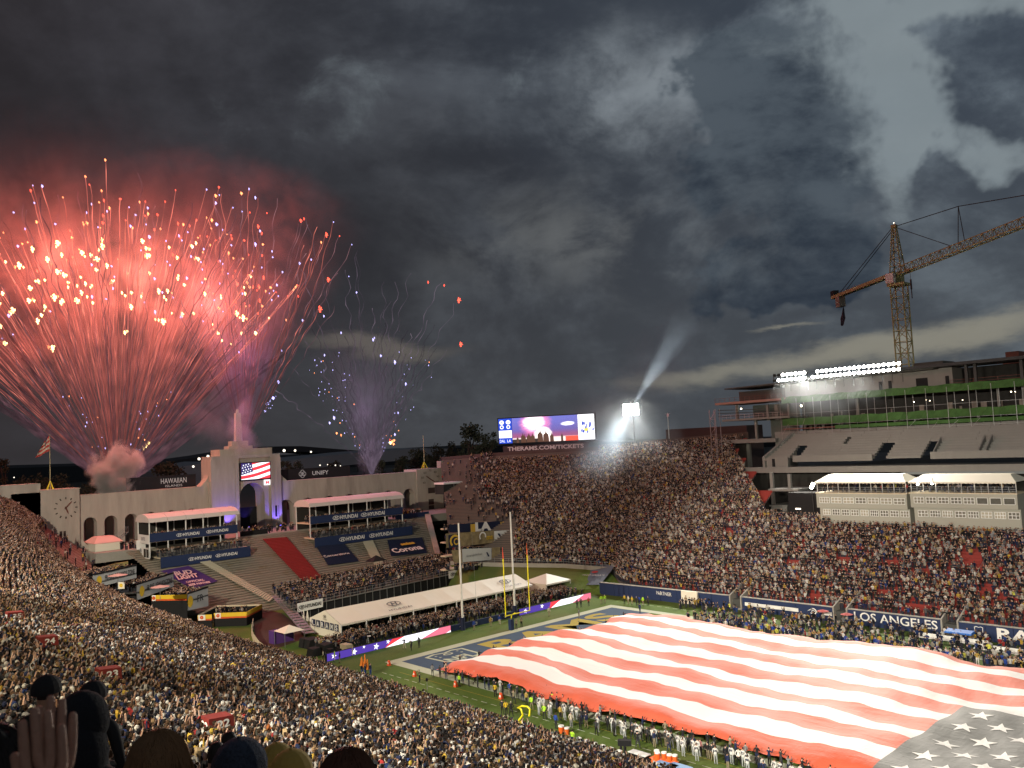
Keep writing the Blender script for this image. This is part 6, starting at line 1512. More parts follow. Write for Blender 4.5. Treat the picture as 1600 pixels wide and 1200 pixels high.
for k in range(4):
    b = MB(); xx = (SX[0]-2.5, SX[0]-1, SX[1]-1, SX[2]-1)[k]; a_ = at(693, 815+k*21, X=xx); c_ = at(798-k*6, 812+k*20, X=xx); b.box(xx-1.3, xx+.4, a_.y, c_.y, a_.z-2.0, a_.z-1.7)
    tag(obj('deck_step', b, creamsheet), 'plywood deck edge under the stand end banners, %s from the top' % ('first', 'second', 'third', 'fourth')[k], 'deck')
pts = []
for k in range(4):
    xx = (SX[0]-1.8, SX[0]-.4, SX[1]-.6, SX[2]-.6)[k]+.0
    for q in range(70):
        p = at(695+rng.uniform(0, 105), (817, 833, 852, 877)[k]+rng.uniform(-1, 1), X=xx); pts.append((xx+rng.uniform(-.5, .5), p.y, p.z-1.9))
crowd('deck_guests', 'people standing along the decks between the stand end banners', np.array(pts), np.full(len(pts), -math.pi/2), w=[.3, .24, .12, .06, .02, .05, .03, .04, .06, .01, .02, .01, .03, .005, .003])
# sky box left of the far stand top
t = thing('viewing_box', 'white framed glass viewing box at the top left of the far stand', 'booth', tuple(at(718, 768, X=-138)))
a, c = at(693, 757, X=-138), at(741, 768, X=-138); b = MB(); b.box(-142, -138, a.y, c.y, c.z, a.z); obj('glass', b, glassd, t)
b = MB(); b.box(-142.2, -137.6, a.y-.2, c.y+.3, a.z, a.z+.5); b.box(-138.1, -137.7, c.y-.2, c.y+.2, c.z, a.z); obj('white_frame', b, whitep, t)
b = MB(); b.box(-138.3, -137.8, a.y, c.y+.8, c.z-2.6, c.z); obj('black_skirt', b, blackm, t)
for u in (.33, .66): b = MB(); y = a.y+(c.y-a.y)*u; b.box(-138.02, -137.9, y-.06, y+.06, c.z, a.z); obj('mullion', b, steel, t)

# ------------------------------------------------------------------ stepped party decks at the left end
def deckboard(TLq, TRq, BRq, BLq, zt, label, s, kind):
    """sign wall: top edge level, found from its photographed top corners"""
    a, c = at(*TLq, Z=zt), at(*TRq, Z=zt); za = over(*BLq, a).z; zc = over(*BRq, c).z
    t = thing('party_deck', label, 'viewing deck', tuple((a+c)/2)); d = (c-a).normalized(); n_ = Vector((d.y, -d.x, 0))
    if n_.x*(CP[0]-a.x)+n_.y*(CP[1]-a.y) < 0: n_ = -n_
    b = MB(); lo = [Vector((a.x, a.y, za)), Vector((c.x, c.y, zc))]; b.poly([lo[0], lo[1], c, a]); b.poly([lo[0]-n_*.15, a-n_*.15, c-n_*.15, lo[1]-n_*.15]); b.poly([a, c, c-n_*.15, a-n_*.15]); obj('sign_wall', b, mat('grey_white_board', (.40, .42, .43), .7), t)
    w_ = (c-a).length; h_ = a.z-za
    sc_ = a.lerp(c, .12); b = MB(); ring2d(b, Vector((sc_.x, sc_.y, (a.z+za)/2))+n_*.03, d, ZD, min(h_*.30, .95), min(h_*.36, 1.1), min(h_*.3, .9), lift=0, n=14); o_ = obj('round_emblem', b, shellY, t)
    text('lettering', s, Vector(a.lerp(c, .60).to_tuple()[:2]+((a.z+za)/2+(.2 if kind < 3 else .1),)), d, ZD, w_*(.70 if kind < 3 else .30), h_*.40, mat('grey_ink', (.045, .045, .05), .7), t, lift=.06 if d.cross(Vector((0, 0, 1))).dot(n_) > 0 else -.06, bold=.02)
    b = MB(); dk = (-n_)*6; b.hexa([a-Vector((0, 0, 1.6)), c-Vector((0, 0, 1.6)), c+dk-Vector((0, 0, 1.6)), a+dk-Vector((0, 0, 1.6))], [a-Vector((0, 0, 1.3)), c-Vector((0, 0, 1.3)), c+dk-Vector((0, 0, 1.3)), a+dk-Vector((0, 0, 1.3))]); obj('deck_floor', b, dksteel, t)
    b = MB(); b.obox((a+c)/2+Vector((0, 0, .12))+n_*.05, d*(w_/2), n_*.06, (0, 0, .16)); obj('dark_top_rail', b, blackm, t)
    pts = [tuple(a.lerp(c, rng.uniform(.02, .98))+dk*rng.uniform(.05, .9)-Vector((0, 0, 1.3))) for k in range(110)]
    crowd('deck_guests', 'guests standing on the party deck behind the sign wall reading %s' % s, np.array(pts), np.full(len(pts), -math.pi/2), w=[.3, .24, .12, .06, .02, .05, .03, .04, .06, .01, .02, .01, .03, .005, .003])
    return t, a, c, n_, d
D1 = deckboard((146, 899), (213, 884), (213, 903), (146, 919), 12.4, 'uppermost party deck with a grey FUEL REWARDS ZONE sign wall', 'FR FUEL REWARDS ZONE', 1)
D2 = deckboard((214, 914), (271, 896), (271, 916), (214, 938), 9.6, 'middle party deck with a grey FUEL REWARDS ZONE sign wall', 'FR FUEL REWARDS ZONE', 2)
D3 = deckboard((293, 928.5), (325, 918), (313, 948), (293, 954.5), 6.8, 'lowest party deck with a cut off grey sign wall and yellow front board', 'FR', 3)
def front(Dk, pL, pR, hpx, label, yellow=True, z=None):
    t, a, c, n_, d = Dk; za = z
    p, q = at(*pL, Z=za), at(*pR, Z=za); h = (p-over(pL[0], pL[1]+hpx, p)).length
    b = MB(); dd = (q-p).normalized(); nn = Vector((dd.y, -dd.x, 0))
    for i, m_ in enumerate((orange, shellY, tentw) if yellow else (blackm,)):
        if yellow: z0, z1 = p.z-h*(1-i*.3), p.z-h*(1-(i+1)*.3)-(0 if i < 2 else -.0)
        else: z0, z1 = p.z-h, p.z
        if i == 2: z0, z1 = p.z-h*.4, p.z; 
        b = MB(); b.poly([(p.x, p.y, z0), (q.x, q.y, z0), (q.x, q.y, z1), (p.x, p.y, z1)]); 
        if i < 2 or not yellow: obj('front_board' if yellow else 'black_skirt', b, m_, t)
        else: obj('front_board', b, shellY, t)
    b = MB(); b.poly([(p.x, p.y, p.z-h-3.5), (q.x, q.y, p.z-h-3.5), (q.x, q.y, p.z-h), (p.x, p.y, p.z-h)]); obj('black_skirt', b, blackm, t)
    if yellow:
        e = p.lerp(q, .03); f = p.lerp(q, .13); b = MB(); o2 = nn*.05 if nn.dot(Vector((1, -1, 0))) > 0 else nn*-.05; b.poly([Vector((e.x, e.y, p.z-h))+o2, Vector((f.x, f.y, p.z-h))+o2, Vector((f.x, f.y, p.z))+o2, Vector((e.x, e.y, p.z))+o2]); o_ = obj('white_square', b, whitep, t)
        b = MB(); ring2d(b, Vector(((e.x+f.x)/2, (e.y+f.y)/2, p.z-h/2))+o2*1.6, dd, ZD, h*.32, h*.32, h*.3, lift=0); obj('round_emblem', b, orange, o_)
front(D3, (236, 930), (292, 929), 9, '', True, 6.8)
front(D2, (152, 913), (213, 912), 2, '', False, 9.6)
front(D1, (113, 899), (146, 900), 20, '', False, 12.2)
for (x, y, z), lb in (((157, 917, 9.7), 'small square sign with yellow emblem on the middle deck front, left one'), ((191, 914, 9.7), 'small square sign with yellow emblem on the middle deck front, right one'), ((101, 903, 12.5), 'small white square sign with round yellow emblem in front of the uppermost deck')):
    p = at(x, y, Z=z)+Vector((.4, -.3, 0)); t = thing('square_sign', lb, 'sign', tuple(p)); b = MB(); dd = Vector((.75, .66, 0)).normalized(); nn = Vector((dd.y, -dd.x, 0)); b.obox(p, dd*.62, nn*.05, (0, 0, .62)); obj('panel', b, tentw, t); b = MB(); ring2d(b, p+nn*.07, dd, ZD, .34, .34, .3, lift=0); obj('round_emblem', b, shellY, t)
for (x, y, z), lb in (((184, 899, 12.3), 'pink lit flat umbrella on the uppermost party deck'), ((250, 917, 9.6), 'pink lit flat umbrella on the middle party deck')):
    p = at(x, y, Z=z); t = thing('umbrella', lb, 'umbrella', (p.x, p.y, z-2)); b = MB(); n = 8; r_ = 1.7
    for k in range(n): a0, a1 = 2*math.pi*k/n, 2*math.pi*(k+1)/n; b.poly([(p.x, p.y, z+.35), (p.x+r_*math.cos(a0), p.y+r_*math.sin(a0), z), (p.x+r_*math.cos(a1), p.y+r_*math.sin(a1), z)])
    obj('canopy', b, mat('pink_lit_canopy_fabric', (.6, .4, .36), .7), t); b = MB(); b.tube((p.x, p.y, z-2.3), (p.x, p.y, z+.3), .05, 5); obj('pole', b, steel, t)
# yellow topped curved wall above the decks, and bench end wall
yw = thing('curved_parapet', 'olive yellow topped curved wall above the uppermost party deck', 'wall', tuple(at(150, 890, Z=11)))
cs_ = [(110, 908), (117, 899), (135, 893), (155, 888), (178, 881), (200, 877)]; b = MB()
for i in range(len(cs_)-1):
    p, q = at(*cs_[i], Z=11.8), at(*cs_[i+1], Z=11.8); b.hexa([p-Vector((0, 0, 2.5)), q-Vector((0, 0, 2.5)), q+Vector((-.5, .2, -2.5)), p+Vector((-.5, .2, -2.5))], [p, q, q+Vector((-.5, .2, 0)), p+Vector((-.5, .2, 0))])
obj('wall', b, mat('olive_yellow_paint', (.34, .29, .11), .8), yw)
be = thing('end_parapet', 'pale sloping parapet at the end of the empty red benches', 'wall', tuple(at(150, 862, X=-147))); p, q = at(126, 842, X=-148), at(166, 877, X=-148)
b = MB(); b.hexa([p-Vector((0, 0, 1)), q-Vector((0, 0, 1)), q+Vector((-.4, .1, -1)), p+Vector((-.4, .1, -1))], [p, q, q+Vector((-.4, .1, 0)), p+Vector((-.4, .1, 0))]); obj('wall', b, plaster, be)
# lower yellow walled enclosure
le = thing('lower_enclosure', 'black walled enclosure rimmed with yellow boards below the party decks', 'viewing deck', tuple(at(360, 965, Z=1.5)))
zt_ = 2.6; K = {k: at(*v, Z=zt_) for k, v in dict(a=(309, 961), b=(331, 960), c=(334, 958), d=(385, 956), e=(409, 944), f=(338, 946)).items()}
def board(p, q, h, m, name, dz=0):
    b = MB(); n_ = Vector(((q-p).y, -(q-p).x, 0)).normalized()*.05; z1 = p.z+dz; b.hexa([(p-n_).to_tuple()[:2]+(z1-h,), (q-n_).to_tuple()[:2]+(z1-h,), (q+n_).to_tuple()[:2]+(z1-h,), (p+n_).to_tuple()[:2]+(z1-h,)], [(p-n_).to_tuple()[:2]+(z1,), (q-n_).to_tuple()[:2]+(z1,), (q+n_).to_tuple()[:2]+(z1,), (p+n_).to_tuple()[:2]+(z1,)]); return obj(name, b, m, le)
for p, q in (('a', 'b'), ('c', 'd'), ('d', 'e')):
    board(K[p], K[q], .75, shellY, 'yellow_board'); board(K[p], K[q], .3, orange, 'orange_band', -.76); board(K[p], K[q], 1.6, blackm, 'black_skirt', -1.07)
for p, q in (('f', 'e'), ('a', 'f')): board(K[p], K[q], .3, creamsheet, 'pale_top_rail'); board(K[p], K[q], 2.2, blackm, 'black_wall', -.31)
for p, q in (('a', 'b'), ('c', 'd')):
    e, f = K[p].lerp(K[q], .05), K[p].lerp(K[q], .05 if False else (.55 if p == 'a' else .22)); b = MB(); nn = Vector((.6, -.8, 0))*.09; b.poly([e+nn-Vector((0, 0, 1)), f+nn-Vector((0, 0, 1)), f+nn, e+nn]); ws = obj('white_square', b, whitep, le); b = MB(); ring2d(b, (e+f)/2-Vector((0, 0, .5))+nn*1.3, f-e, ZD, .34, .34, .3, lift=0); obj('round_emblem', b, orange, ws)
pts = [tuple(K['c'].lerp(K['e'], rng.uniform()).lerp(K['f'], rng.uniform(.2, .9)))[:2]+(.8,) for k in range(26)]
crowd('enclosure_guests', 'people inside the yellow rimmed enclosure', np.array(pts), np.full(26, -math.pi/2), w=[.3, .24, .12, .06, .02, .05, .03, .04, .06, .01, .02, .01, .03, .005, .003])
# pit walls and odds and ends near the left corner of the field
pw = thing('pit_wall', 'curved low cream wall around the dark tunnel mouth', 'wall', tuple(at(400, 990, Z=1)))
cs_ = [(396, 966), (393, 980), (396, 990), (406, 1003), (422, 1014)]; b = MB()
for i in range(len(cs_)-1):
    p, q = at(*cs_[i], Z=1.5), at(*cs_[i+1], Z=1.5); b.hexa([p-Vector((0, 0, 1.5)), q-Vector((0, 0, 1.5)), q+Vector((-.35, .1, -1.5)), p+Vector((-.35, .1, -1.5))], [p, q, q+Vector((-.35, .1, 0)), p+Vector((-.35, .1, 0))])
obj('wall', b, creamsheet, pw)
b = MB(); b.poly([(*at(x, y, Z=.02).to_tuple()[:2], .02) for x, y in ((392, 965), (400, 998), (425, 1016), (470, 1000), (478, 985), (440, 958), (400, 950))]); o = obj('dirt_floor', b, mat('dark_red_dirt', (.06, .03, .022), .95, var=.2)); o['kind'] = 'structure'
b = MB(); P4 = [at(298, 989, Z=2.2), at(312, 987, Z=2.2), at(378, 1002, Z=1.6), at(372, 1009, Z=1.6)]; b.hexa([p-Vector((0, 0, 1)) for p in P4], P4); rw = tag(obj('white_roof_strip', b, whitep), 'long pale tapering roof strip behind the near crowd edge', 'roof')
b = MB(); c = at(350, 999, Z=1.95); b.obox(c+Vector((0, 0, .1)), (1.1, -.5, 0), (.3, .6, 0), (0, 0, .02)); obj('red_mark', b, redv, rw)
pc = thing('pop_up_canopy', 'pale pop-up canopy with one dark side beside the access stair', 'tent', tuple(at(450, 997, Z=0))); c = at(452, 985, Z=2.3)
b = MB(); b.hexa([c+Vector(v) for v in ((-1.9, -1.9, 0), (1.9, -1.9, 0), (1.9, 1.9, 0), (-1.9, 1.9, 0))], [c+Vector(v) for v in ((-.1, -.1, .9), (.1, -.1, .9), (.1, .1, .9), (-.1, .1, .9))]); obj('roof', b, tentw, pc)
for sx2 in (-1.8, 1.8):
    for sy2 in (-1.8, 1.8): b = MB(); p = c+Vector((sx2, sy2, 0)); b.tube(p, (p.x, p.y, 0), .05, 4); obj('leg', b, steel, pc)
b = MB(); b.box(c.x-3.9, c.x-1.95, c.y-1.8, c.y+1.8, 0, 2.1); obj('side_canopy', b, purple, pc)
for i, (x, y) in enumerate(((475, 978), (481, 977))):
    p = at(x, y, Z=0); t = thing('folded_umbrella', 'folded cream umbrella, the %s of the pair behind the white tent gable' % ('left', 'right')[i], 'umbrella', tuple(p), group='folded umbrellas behind the tent'); b = MB(); b.tube(p+Vector((0, 0, .8)), p+Vector((0, 0, 2.9)), .33, 8, .05); obj('folded_cloth', b, tentw, t); b = MB(); b.tube(p, p+Vector((0, 0, .9)), .05, 5); obj('pole', b, steel, t)
cb_ = thing('stacked_equipment', 'heap of black covered equipment at the left end of the flag screen', 'equipment', tuple(at(490, 1020, Z=0))); rr = random.Random(5)
for k in range(9):
    p = at(475+rr.uniform(0, 55), 1015+rr.uniform(-8, 10), Z=0); b = MB(); w_ = rr.uniform(.5, 1.3); h = rr.uniform(.5, 1.6); b.hexa([(p.x-w_, p.y-w_, 0), (p.x+w_, p.y-w_, 0), (p.x+w_, p.y+w_, 0), (p.x-w_, p.y+w_, 0)], [(p.x-w_*.7, p.y-w_*.8, h), (p.x+w_*.8, p.y-w_*.6, h*.9), (p.x+w_*.7, p.y+w_*.8, h), (p.x-w_*.8, p.y+w_*.7, h)]); obj('covered_case', b, blackm, cb_)
b = MB(); p = at(541, 1012, Z=.7); b.obox(p, (.9, 0, 0), (0, .6, 0), (0, 0, .6)); tag(obj('white_cart', b, creamsheet), 'cream utility cart behind the left flag screen', 'cart')

# ------------------------------------------------------------------ beyond the bowl: trees, far roofs, low hills
def tree(name, label, base, h, cr_, seed, mt=leafm, group=None, tall=1.2):
    r_ = random.Random(seed); t = thing(name, label, 'tree', base, group=group)
    b = MB(); x, y, z = base; tp = Vector((x, y, z+h*.55)); b.path([(x, y, z), (x+.2, y, z+h*.3), tp], [h*.03, h*.022, h*.012], 6)
    cs = []
    for k in range(13):
        a = r_.uniform(0, 6.28); q = Vector((x+cr_*r_.uniform(.1, .75)*math.cos(a), y+cr_*r_.uniform(.1, .75)*math.sin(a), z+h*r_.uniform(.35, .92))); cs.append((q, cr_*r_.uniform(.28, .5)))
        b.path([tp-Vector((0, 0, h*r_.uniform(0, .25))), (tp+q)/2, q], [h*.010, h*.007, h*.003], 4)
    obj('trunk', b, bark, t); m = MB()
    for q, rad in cs:
        for k in range(130):
            v = Vector((r_.gauss(0, 1), r_.gauss(0, 1), r_.gauss(0, 1))).normalized()*rad*r_.uniform(.35, 1.08); v.z *= tall*.8; p = q+v; s_ = cr_*r_.uniform(.035, .08)
            u = Vector((r_.gauss(0, 1), r_.gauss(0, 1), r_.gauss(0, 1))).normalized(); w_ = u.orthogonal().normalized(); m.poly([p+u*s_, p+w_*s_, p-u*s_, p-w_*s_])
    obj('crown', m, mt, t, kind='stuff')
def treeat(xp, yb, ytop, X, cr_px, label, seed, grp='trees beyond the colonnade'):
    p = at(xp, yb, X=X); q = at(xp, ytop, X=X); d = (p-Vector(CP)).length; tree('tree', label, (p.x, p.y, 12), q.z-12+.5, cr_px*d/F, seed, group=grp)
for i, (xp, yt, X, c_, lb) in enumerate(((738, 661, -215, 26, 'tall dark tree with rounded crown left of the scoreboard'), (765, 672, -210, 17, 'dark tree touching the left edge of the scoreboard'), (712, 690, -230, 20, 'lower dark tree just left of the tall tree by the scoreboard'), (685, 693, -240, 20, 'dark tree behind the right end tower'), (655, 696, -250, 22, 'dark tree behind the flagpole of the right end tower'), (625, 712, -235, 20, 'low dark tree right of the smoke column'), (600, 716, -240, 18, 'low dark tree behind the smoke column'), (530, 718, -245, 16, 'low dark tree right of the UNIFY panel'), (462, 714, -235, 16, 'dark tree close to the right side of the arch tower'), (448, 718, -228, 14, 'small dark tree behind the shoulder of the arch tower'), (8, 712, -235, 14, 'dark reddish tree at the left edge behind the left end tower'), (60, 742, -240, 26, 'wide low tree behind the drooping flag'), (100, 744, -250, 24, 'low tree right of the drooping flag'), (140, 748, -250, 18, 'low tree beside the white smoke puff'), (262, 727, -245, 28, 'bare looking wide tree behind the HAWAIIAN ISLANDS panel'), (30, 752, -230, 14, 'low tree left of the drooping flag'))):
    treeat(xp, 760, yt, X, c_, lb, 40+i)
def arcroof(label, pts, X, th, m, name='stadium_roof'):
    P = [at(x, y, X=X) for x, y in pts]; t = thing(name, label, 'roof', (X, P[0].y, 12)); b = MB()
    for i in range(len(P)-1):
        a, c = P[i], P[i+1]; b.hexa([(a.x, a.y, a.z-th), (c.x, c.y, c.z-th), (c.x-40, c.y, c.z-th), (a.x-40, a.y, a.z-th)], [a, c, c+Vector((-40, 0, 1)), a+Vector((-40, 0, 1))])
    obj('roof_membrane', b, m, t); b = MB()
    for i in range(0, len(P)): b.tube((P[i].x-2, P[i].y, 10), (P[i].x-2, P[i].y, P[i].z-th), .6, 4)
    obj('columns', b, dksteel, t, kind='stuff'); return t
grm = mat('grey_roof_membrane', (.24, .25, .27), .7)
arcroof('pale curved roof of a distant stadium behind the right arcade', [(440, 722), (480, 715), (520, 711), (570, 706), (620, 703), (660, 700), (700, 701)], -520, 9, grm)
arcroof('dark higher roof rim with small lights behind the arch tower', [(232, 728), (275, 719), (325, 712), (380, 703), (432, 698), (470, 697), (520, 701), (560, 704), (600, 706)], -640, 5, mat('dark_roof', (.035, .035, .04), .8))
arcroof('grey sloping roof left of the arch tower', [(250, 738), (280, 730), (325, 722), (340, 722)], -500, 22, grm)
cl_ = mat('far_lights', (1, .9, .75), emit=(1, .9, .75), es=2.2); rr = random.Random(9)
for i, (x, y, s_) in enumerate(((311, 717, 1.1), (325, 713, 1.1), (302, 729, .9), (444, 704, 1.2), (461, 704, 1.0), (486, 706, .8), (494, 733, 1.0), (500, 727, .6), (512, 726, .5), (517, 728, .5), (524, 727, .6), (532, 728, .5), (388, 800, .4), (345, 757, .5), (22, 746, .4))):
    X_ = -490 if x > 340 or x < 300 else -480; X_ = X_ if i != 12 else -175; p = at(x, y, X=X_); b = MB(); b.ball(p, s_*(.8 if X_ < -400 else .3), 6, 4); t = tag(obj('distant_lamp', b, cl_), 'tiny warm lamp far off, '+('leftmost on the roof rim left of the arch tower', 'right on the roof rim left of the arch tower', 'below the roof rim left of the arch tower', 'first right of the arch tower on the dark rim', 'second right of the arch tower on the dark rim', 'third right of the arch tower on the dark rim', 'largest one above the UNIFY panel', 'topmost of the cluster above the UNIFY panel', 'left in the cluster above the UNIFY panel', 'middle of the cluster above the UNIFY panel', 'right of middle in the cluster above UNIFY', 'rightmost of the cluster above UNIFY', 'seen through the central arch', 'behind the left shoulder of the arch tower', 'low behind the left end tower')[i], 'lamp', 'distant lamps behind the colonnade')
# far hills as a dark rim on the horizon
b = MB(); n = 60
for k in range(n):
    a0, a1 = R(-150+k*5), R(-150+(k+1)*5); rr2 = 2300
    def hh(a): return 32+14*math.sin(a*3)+9*math.sin(a*7+1)
    p, q = (rr2*math.sin(a0), rr2*math.cos(a0)), (rr2*math.sin(a1), rr2*math.cos(a1)); b.hexa([(*p, -12), (*q, -12), (q[0]*1.1, q[1]*1.1, -12), (p[0]*1.1, p[1]*1.1, -12)], [(*p, hh(a0)*.8), (*q, hh(a1)*.8), (q[0]*1.1, q[1]*1.1, hh(a1)), (p[0]*1.1, p[1]*1.1, hh(a0))])
o = obj('hills', b, mat('far_dark_hills', (.03, .032, .035), .95)); o['kind'] = 'structure'

# ------------------------------------------------------------------ fireworks launched from behind the colonnade
FWX = -172.
def F_(x, y, dx=0.): return at(x, y, X=FWX+dx)
def glowmat(name, col, es, a=1.):  # emission paints the stars' light on smoke trails, strongest near the star
    m = bpy.data.materials.new(name); m.use_nodes = True; t = NT(m.node_tree); t.n.clear(); an_ = t.new('ShaderNodeVertexColor', layer_name='glow_level'); sc_ = t.new('ShaderNodeSeparateColor'); t.l.new(an_.outputs['Color'], sc_.inputs[0]); at_ = sc_
    e = t.new('ShaderNodeEmission'); c = t.mix(at_.outputs[0], (col[0]*.6, col[1]*.55, col[2]*.8), col); t.l.new(c, e.inputs[0]); t.l.new(t.m('MULTIPLY', at_.outputs[0], es), e.inputs[1])
    tr = t.new('ShaderNodeBsdfTransparent'); mx = t.new('ShaderNodeMixShader'); t.l.new(t.m('MULTIPLY', t.m('ADD', at_.outputs[0], .25), a, clamp=True), mx.inputs[0]); t.l.new(tr.outputs[0], mx.inputs[1]); t.l.new(e.outputs[0], mx.inputs[2])
    t.l.new(mx.outputs[0], t.new('ShaderNodeOutputMaterial').inputs[0]); m.cycles.emission_sampling = 'NONE'; return m
def trails(parent, specs, name, m, rw=.1):
    """specs: (pixel path, glow along it) -> star-lit smoke trails, glow painted on thin wavering tubes"""
    V, Fc, H = [], [], []
    rr = random.Random(len(specs)*7+3)
    for path, h0, h1, wgl, rad in specs:
        n = max(8, int(len(path))); b0 = len(V); ph = rr.uniform(0, 6); ph2 = rr.uniform(0, 6); dx = rr.uniform(-12, 12)
        P = []; cut0 = rr.uniform(0, .42) if h1 > h0 else 0; path = path[int(cut0*n):]; n = len(path)
        for i, (x, y) in enumerate(path):
            t = i/(n-1); a = wgl*t; P.append(F_(x+a*math.sin(i*1.3+ph)+a*.6*math.sin(i*.57+ph2), y+a*.4*math.sin(i*1.9+ph2), dx*t))
        for i, p in enumerate(P):
            t = i/(len(P)-1); d = (P[min(i+1, len(P)-1)]-P[max(i-1, 0)]).normalized(); s_ = d.cross(Vector((1, -.6, 0))).normalized(); u = s_.cross(d); r_ = rad*(1.3-.6*t)*(1+.35*math.sin(i*2.1+ph))
            for k in range(3): V.append(tuple(p+(s_*math.cos(2.094*k)+u*math.sin(2.094*k))*r_)); H.append((h0+(h1-h0)*t**1.6)*(.75+.25*math.sin(i*1.7+ph2))*rr.uniform(.45, 1.15))
        for i in range(len(P)-1):
            for k in range(3): l = (k+1) % 3; Fc.append((b0+i*3+k, b0+i*3+l, b0+i*3+3+l, b0+i*3+3+k))
    me = bpy.data.meshes.new(name); off = np.array(wloc(parent)); me.from_pydata((np.array(V)-off).tolist(), [], Fc); me.materials.append(m)
    a = me.color_attributes.new(name='glow_level', type='FLOAT_COLOR', domain='POINT'); hh_ = np.array(H, dtype=np.float32); a.data.foreach_set('color', np.stack([hh_, hh_, hh_, np.ones_like(hh_)], 1).ravel())
    o = bpy.data.objects.new(name, me); C.objects.link(o); o.parent = parent; o['kind'] = 'stuff'; return o
def fly(bx_, by, tx, ty, n=30, curl=0., sag=0.):
    """path in the photograph from the mortar to the tip, bending over under gravity"""
    cx, cy_ = bx_+(tx-bx_)*(.5-curl), by+(ty-by)*(.5+sag); return [((1-t)**2*bx_+2*t*(1-t)*cx+t*t*tx, (1-t)**2*by+2*t*(1-t)*cy_+t*t*ty) for t in [i/(n-1) for i in range(n)]]
_b = MB(); _b.ball((0, 0, 0), 1, 10, 7); _rs = random.Random(2); _b.v = [tuple(np.array(v)*(_rs.uniform(.5, .85) if _rs.random() < .72 else _rs.uniform(1.3, 2.1))) for v in _b.v]
starmeshes = {}
for nm, c, e in (('yellow', (1, .66, .26), 5.5), ('red', (1, .09, .05), 3.2), ('violet', (.50, .46, 1), 2.6), ('orange', (1, .30, .11), 3.6)):
    m_ = mat('burning_star_'+nm, (0, 0, 0), emit=c, es=e); m_.cycles.emission_sampling = 'NONE'; starmeshes[nm] = _b.mesh('burning_star', [m_])
def star(parent, x, y, kind, r, dx=0.):
    r *= .62
    o = bpy.data.objects.new('burning_star', starmeshes[kind]); C.objects.link(o); o.parent = parent; o.location = F_(x, y, dx)-wloc(parent); o.scale = (r*rf.uniform(.7, 1.2), r*rf.uniform(.7, 1.2), r*rf.uniform(.7, 1.2)); return o
redtrailm = glowmat('red_smoke_painted_glow', (1, .27, .17), 2.6, .8); dimm = glowmat('fading_smoke_painted_glow', (.75, .38, .36), 1.3, .8); palem = glowmat('pale_grey_smoke_painted_glow', (.60, .48, .50), 2.0, .75)
rf = random.Random(21)
# main fan
f1 = thing('firework_fan', 'huge fan of red and gold firework trails bursting left of the arch tower', 'firework', tuple(F_(183, 768)), group='fans of fireworks over the colonnade')
sp_ = []; tips = []
for k in range(250):
    th = rf.gauss(0, 21) if k % 3 else rf.uniform(-42, 46); th = max(-47, min(39, th)); L = rf.uniform(300, 470)*(1-.14*abs(th)/50)
    if rf.random() < .16: L = rf.uniform(430, 545)*(1-.25*abs(th)/50)
    x, y = 183+math.sin(R(th))*L*1.08, 768-math.cos(R(th))*L; sp_.append((fly(183+rf.uniform(-4, 4), 768, x, y, 30, .10*rf.random()*(1 if th > 0 else 1), -.08*rf.random()), .16, rf.uniform(.55, 1.), rf.uniform(.4, 1.8), rf.uniform(.06, .13))); tips.append((x, y, th, L))
trails(f1, sp_, 'lit_smoke_trails', redtrailm)
sp_ = []
for k in range(60):
    th = rf.uniform(-50, 40); L = rf.uniform(380, 520)*(1-.2*abs(th)/50); x, y = 183+math.sin(R(th))*L*1.08, 768-math.cos(R(th))*L
    sp_.append((fly(183, 768, x, y, 46, .15*rf.random(), -.1), .16, rf.uniform(.3, .55), rf.uniform(2.4, 4.5), rf.uniform(.10, .2)))
for k in range(46):     # thick pale streaks at the lower sides
    th = rf.choice((-1, 1))*rf.uniform(26, 52); L = rf.uniform(180, 330); x, y = 183+math.sin(R(th))*L*1.15, 768-math.cos(R(th))*L; sp_.append((fly(183, 768, x, y, 30, 0, 0), .28, .05, 1.4, rf.uniform(.25, .5)))
trails(f1, sp_, 'smoke_trails', dimm)
for (x, y, th, L) in tips:
    q = rf.random(); kd = 'yellow' if (L < 400 and q < .5) else ('violet' if q > .70 else ('orange' if q < .35 else 'red')); r_ = {'yellow': rf.uniform(.25, .62), 'orange': rf.uniform(.2, .42), 'red': rf.uniform(.22, .4), 'violet': rf.uniform(.2, .34)}[kd]
    star(f1, x, y, kd, r_, rf.uniform(-12, 12))
for (x, y) in ((90, 380), (85, 465), (160, 385), (128, 395), (300, 385), (228, 388), (248, 500), (82, 545), (255, 503), (380, 497), (370, 490), (45, 470), (20, 485), (120, 470), (70, 480), (175, 440), (205, 480), (310, 405), (60, 440), (195, 520), (340, 520), (152, 405), (100, 430), (262, 455), (230, 400), (30, 415)): 
    for j in range(3): star(f1, x+rf.uniform(-7, 7)*(j > 0), y+rf.uniform(-6, 6)*(j > 0), 'yellow' if j < 2 else 'orange', rf.uniform(.42, .75) if j == 0 else rf.uniform(.2, .4), rf.uniform(-8, 8))
for k in range(34):
    th = rf.choice((-1, 1))*rf.uniform(14, 30); L = rf.uniform(70, 180); star(f1, 183+math.sin(R(th))*L, 768-math.cos(R(th))*L, rf.choice(('violet', 'violet', 'orange')), rf.uniform(.10, .24))
for (x, y) in ((228, 696), (232, 692), (224, 700)): star(f1, x, y, 'yellow', .45)
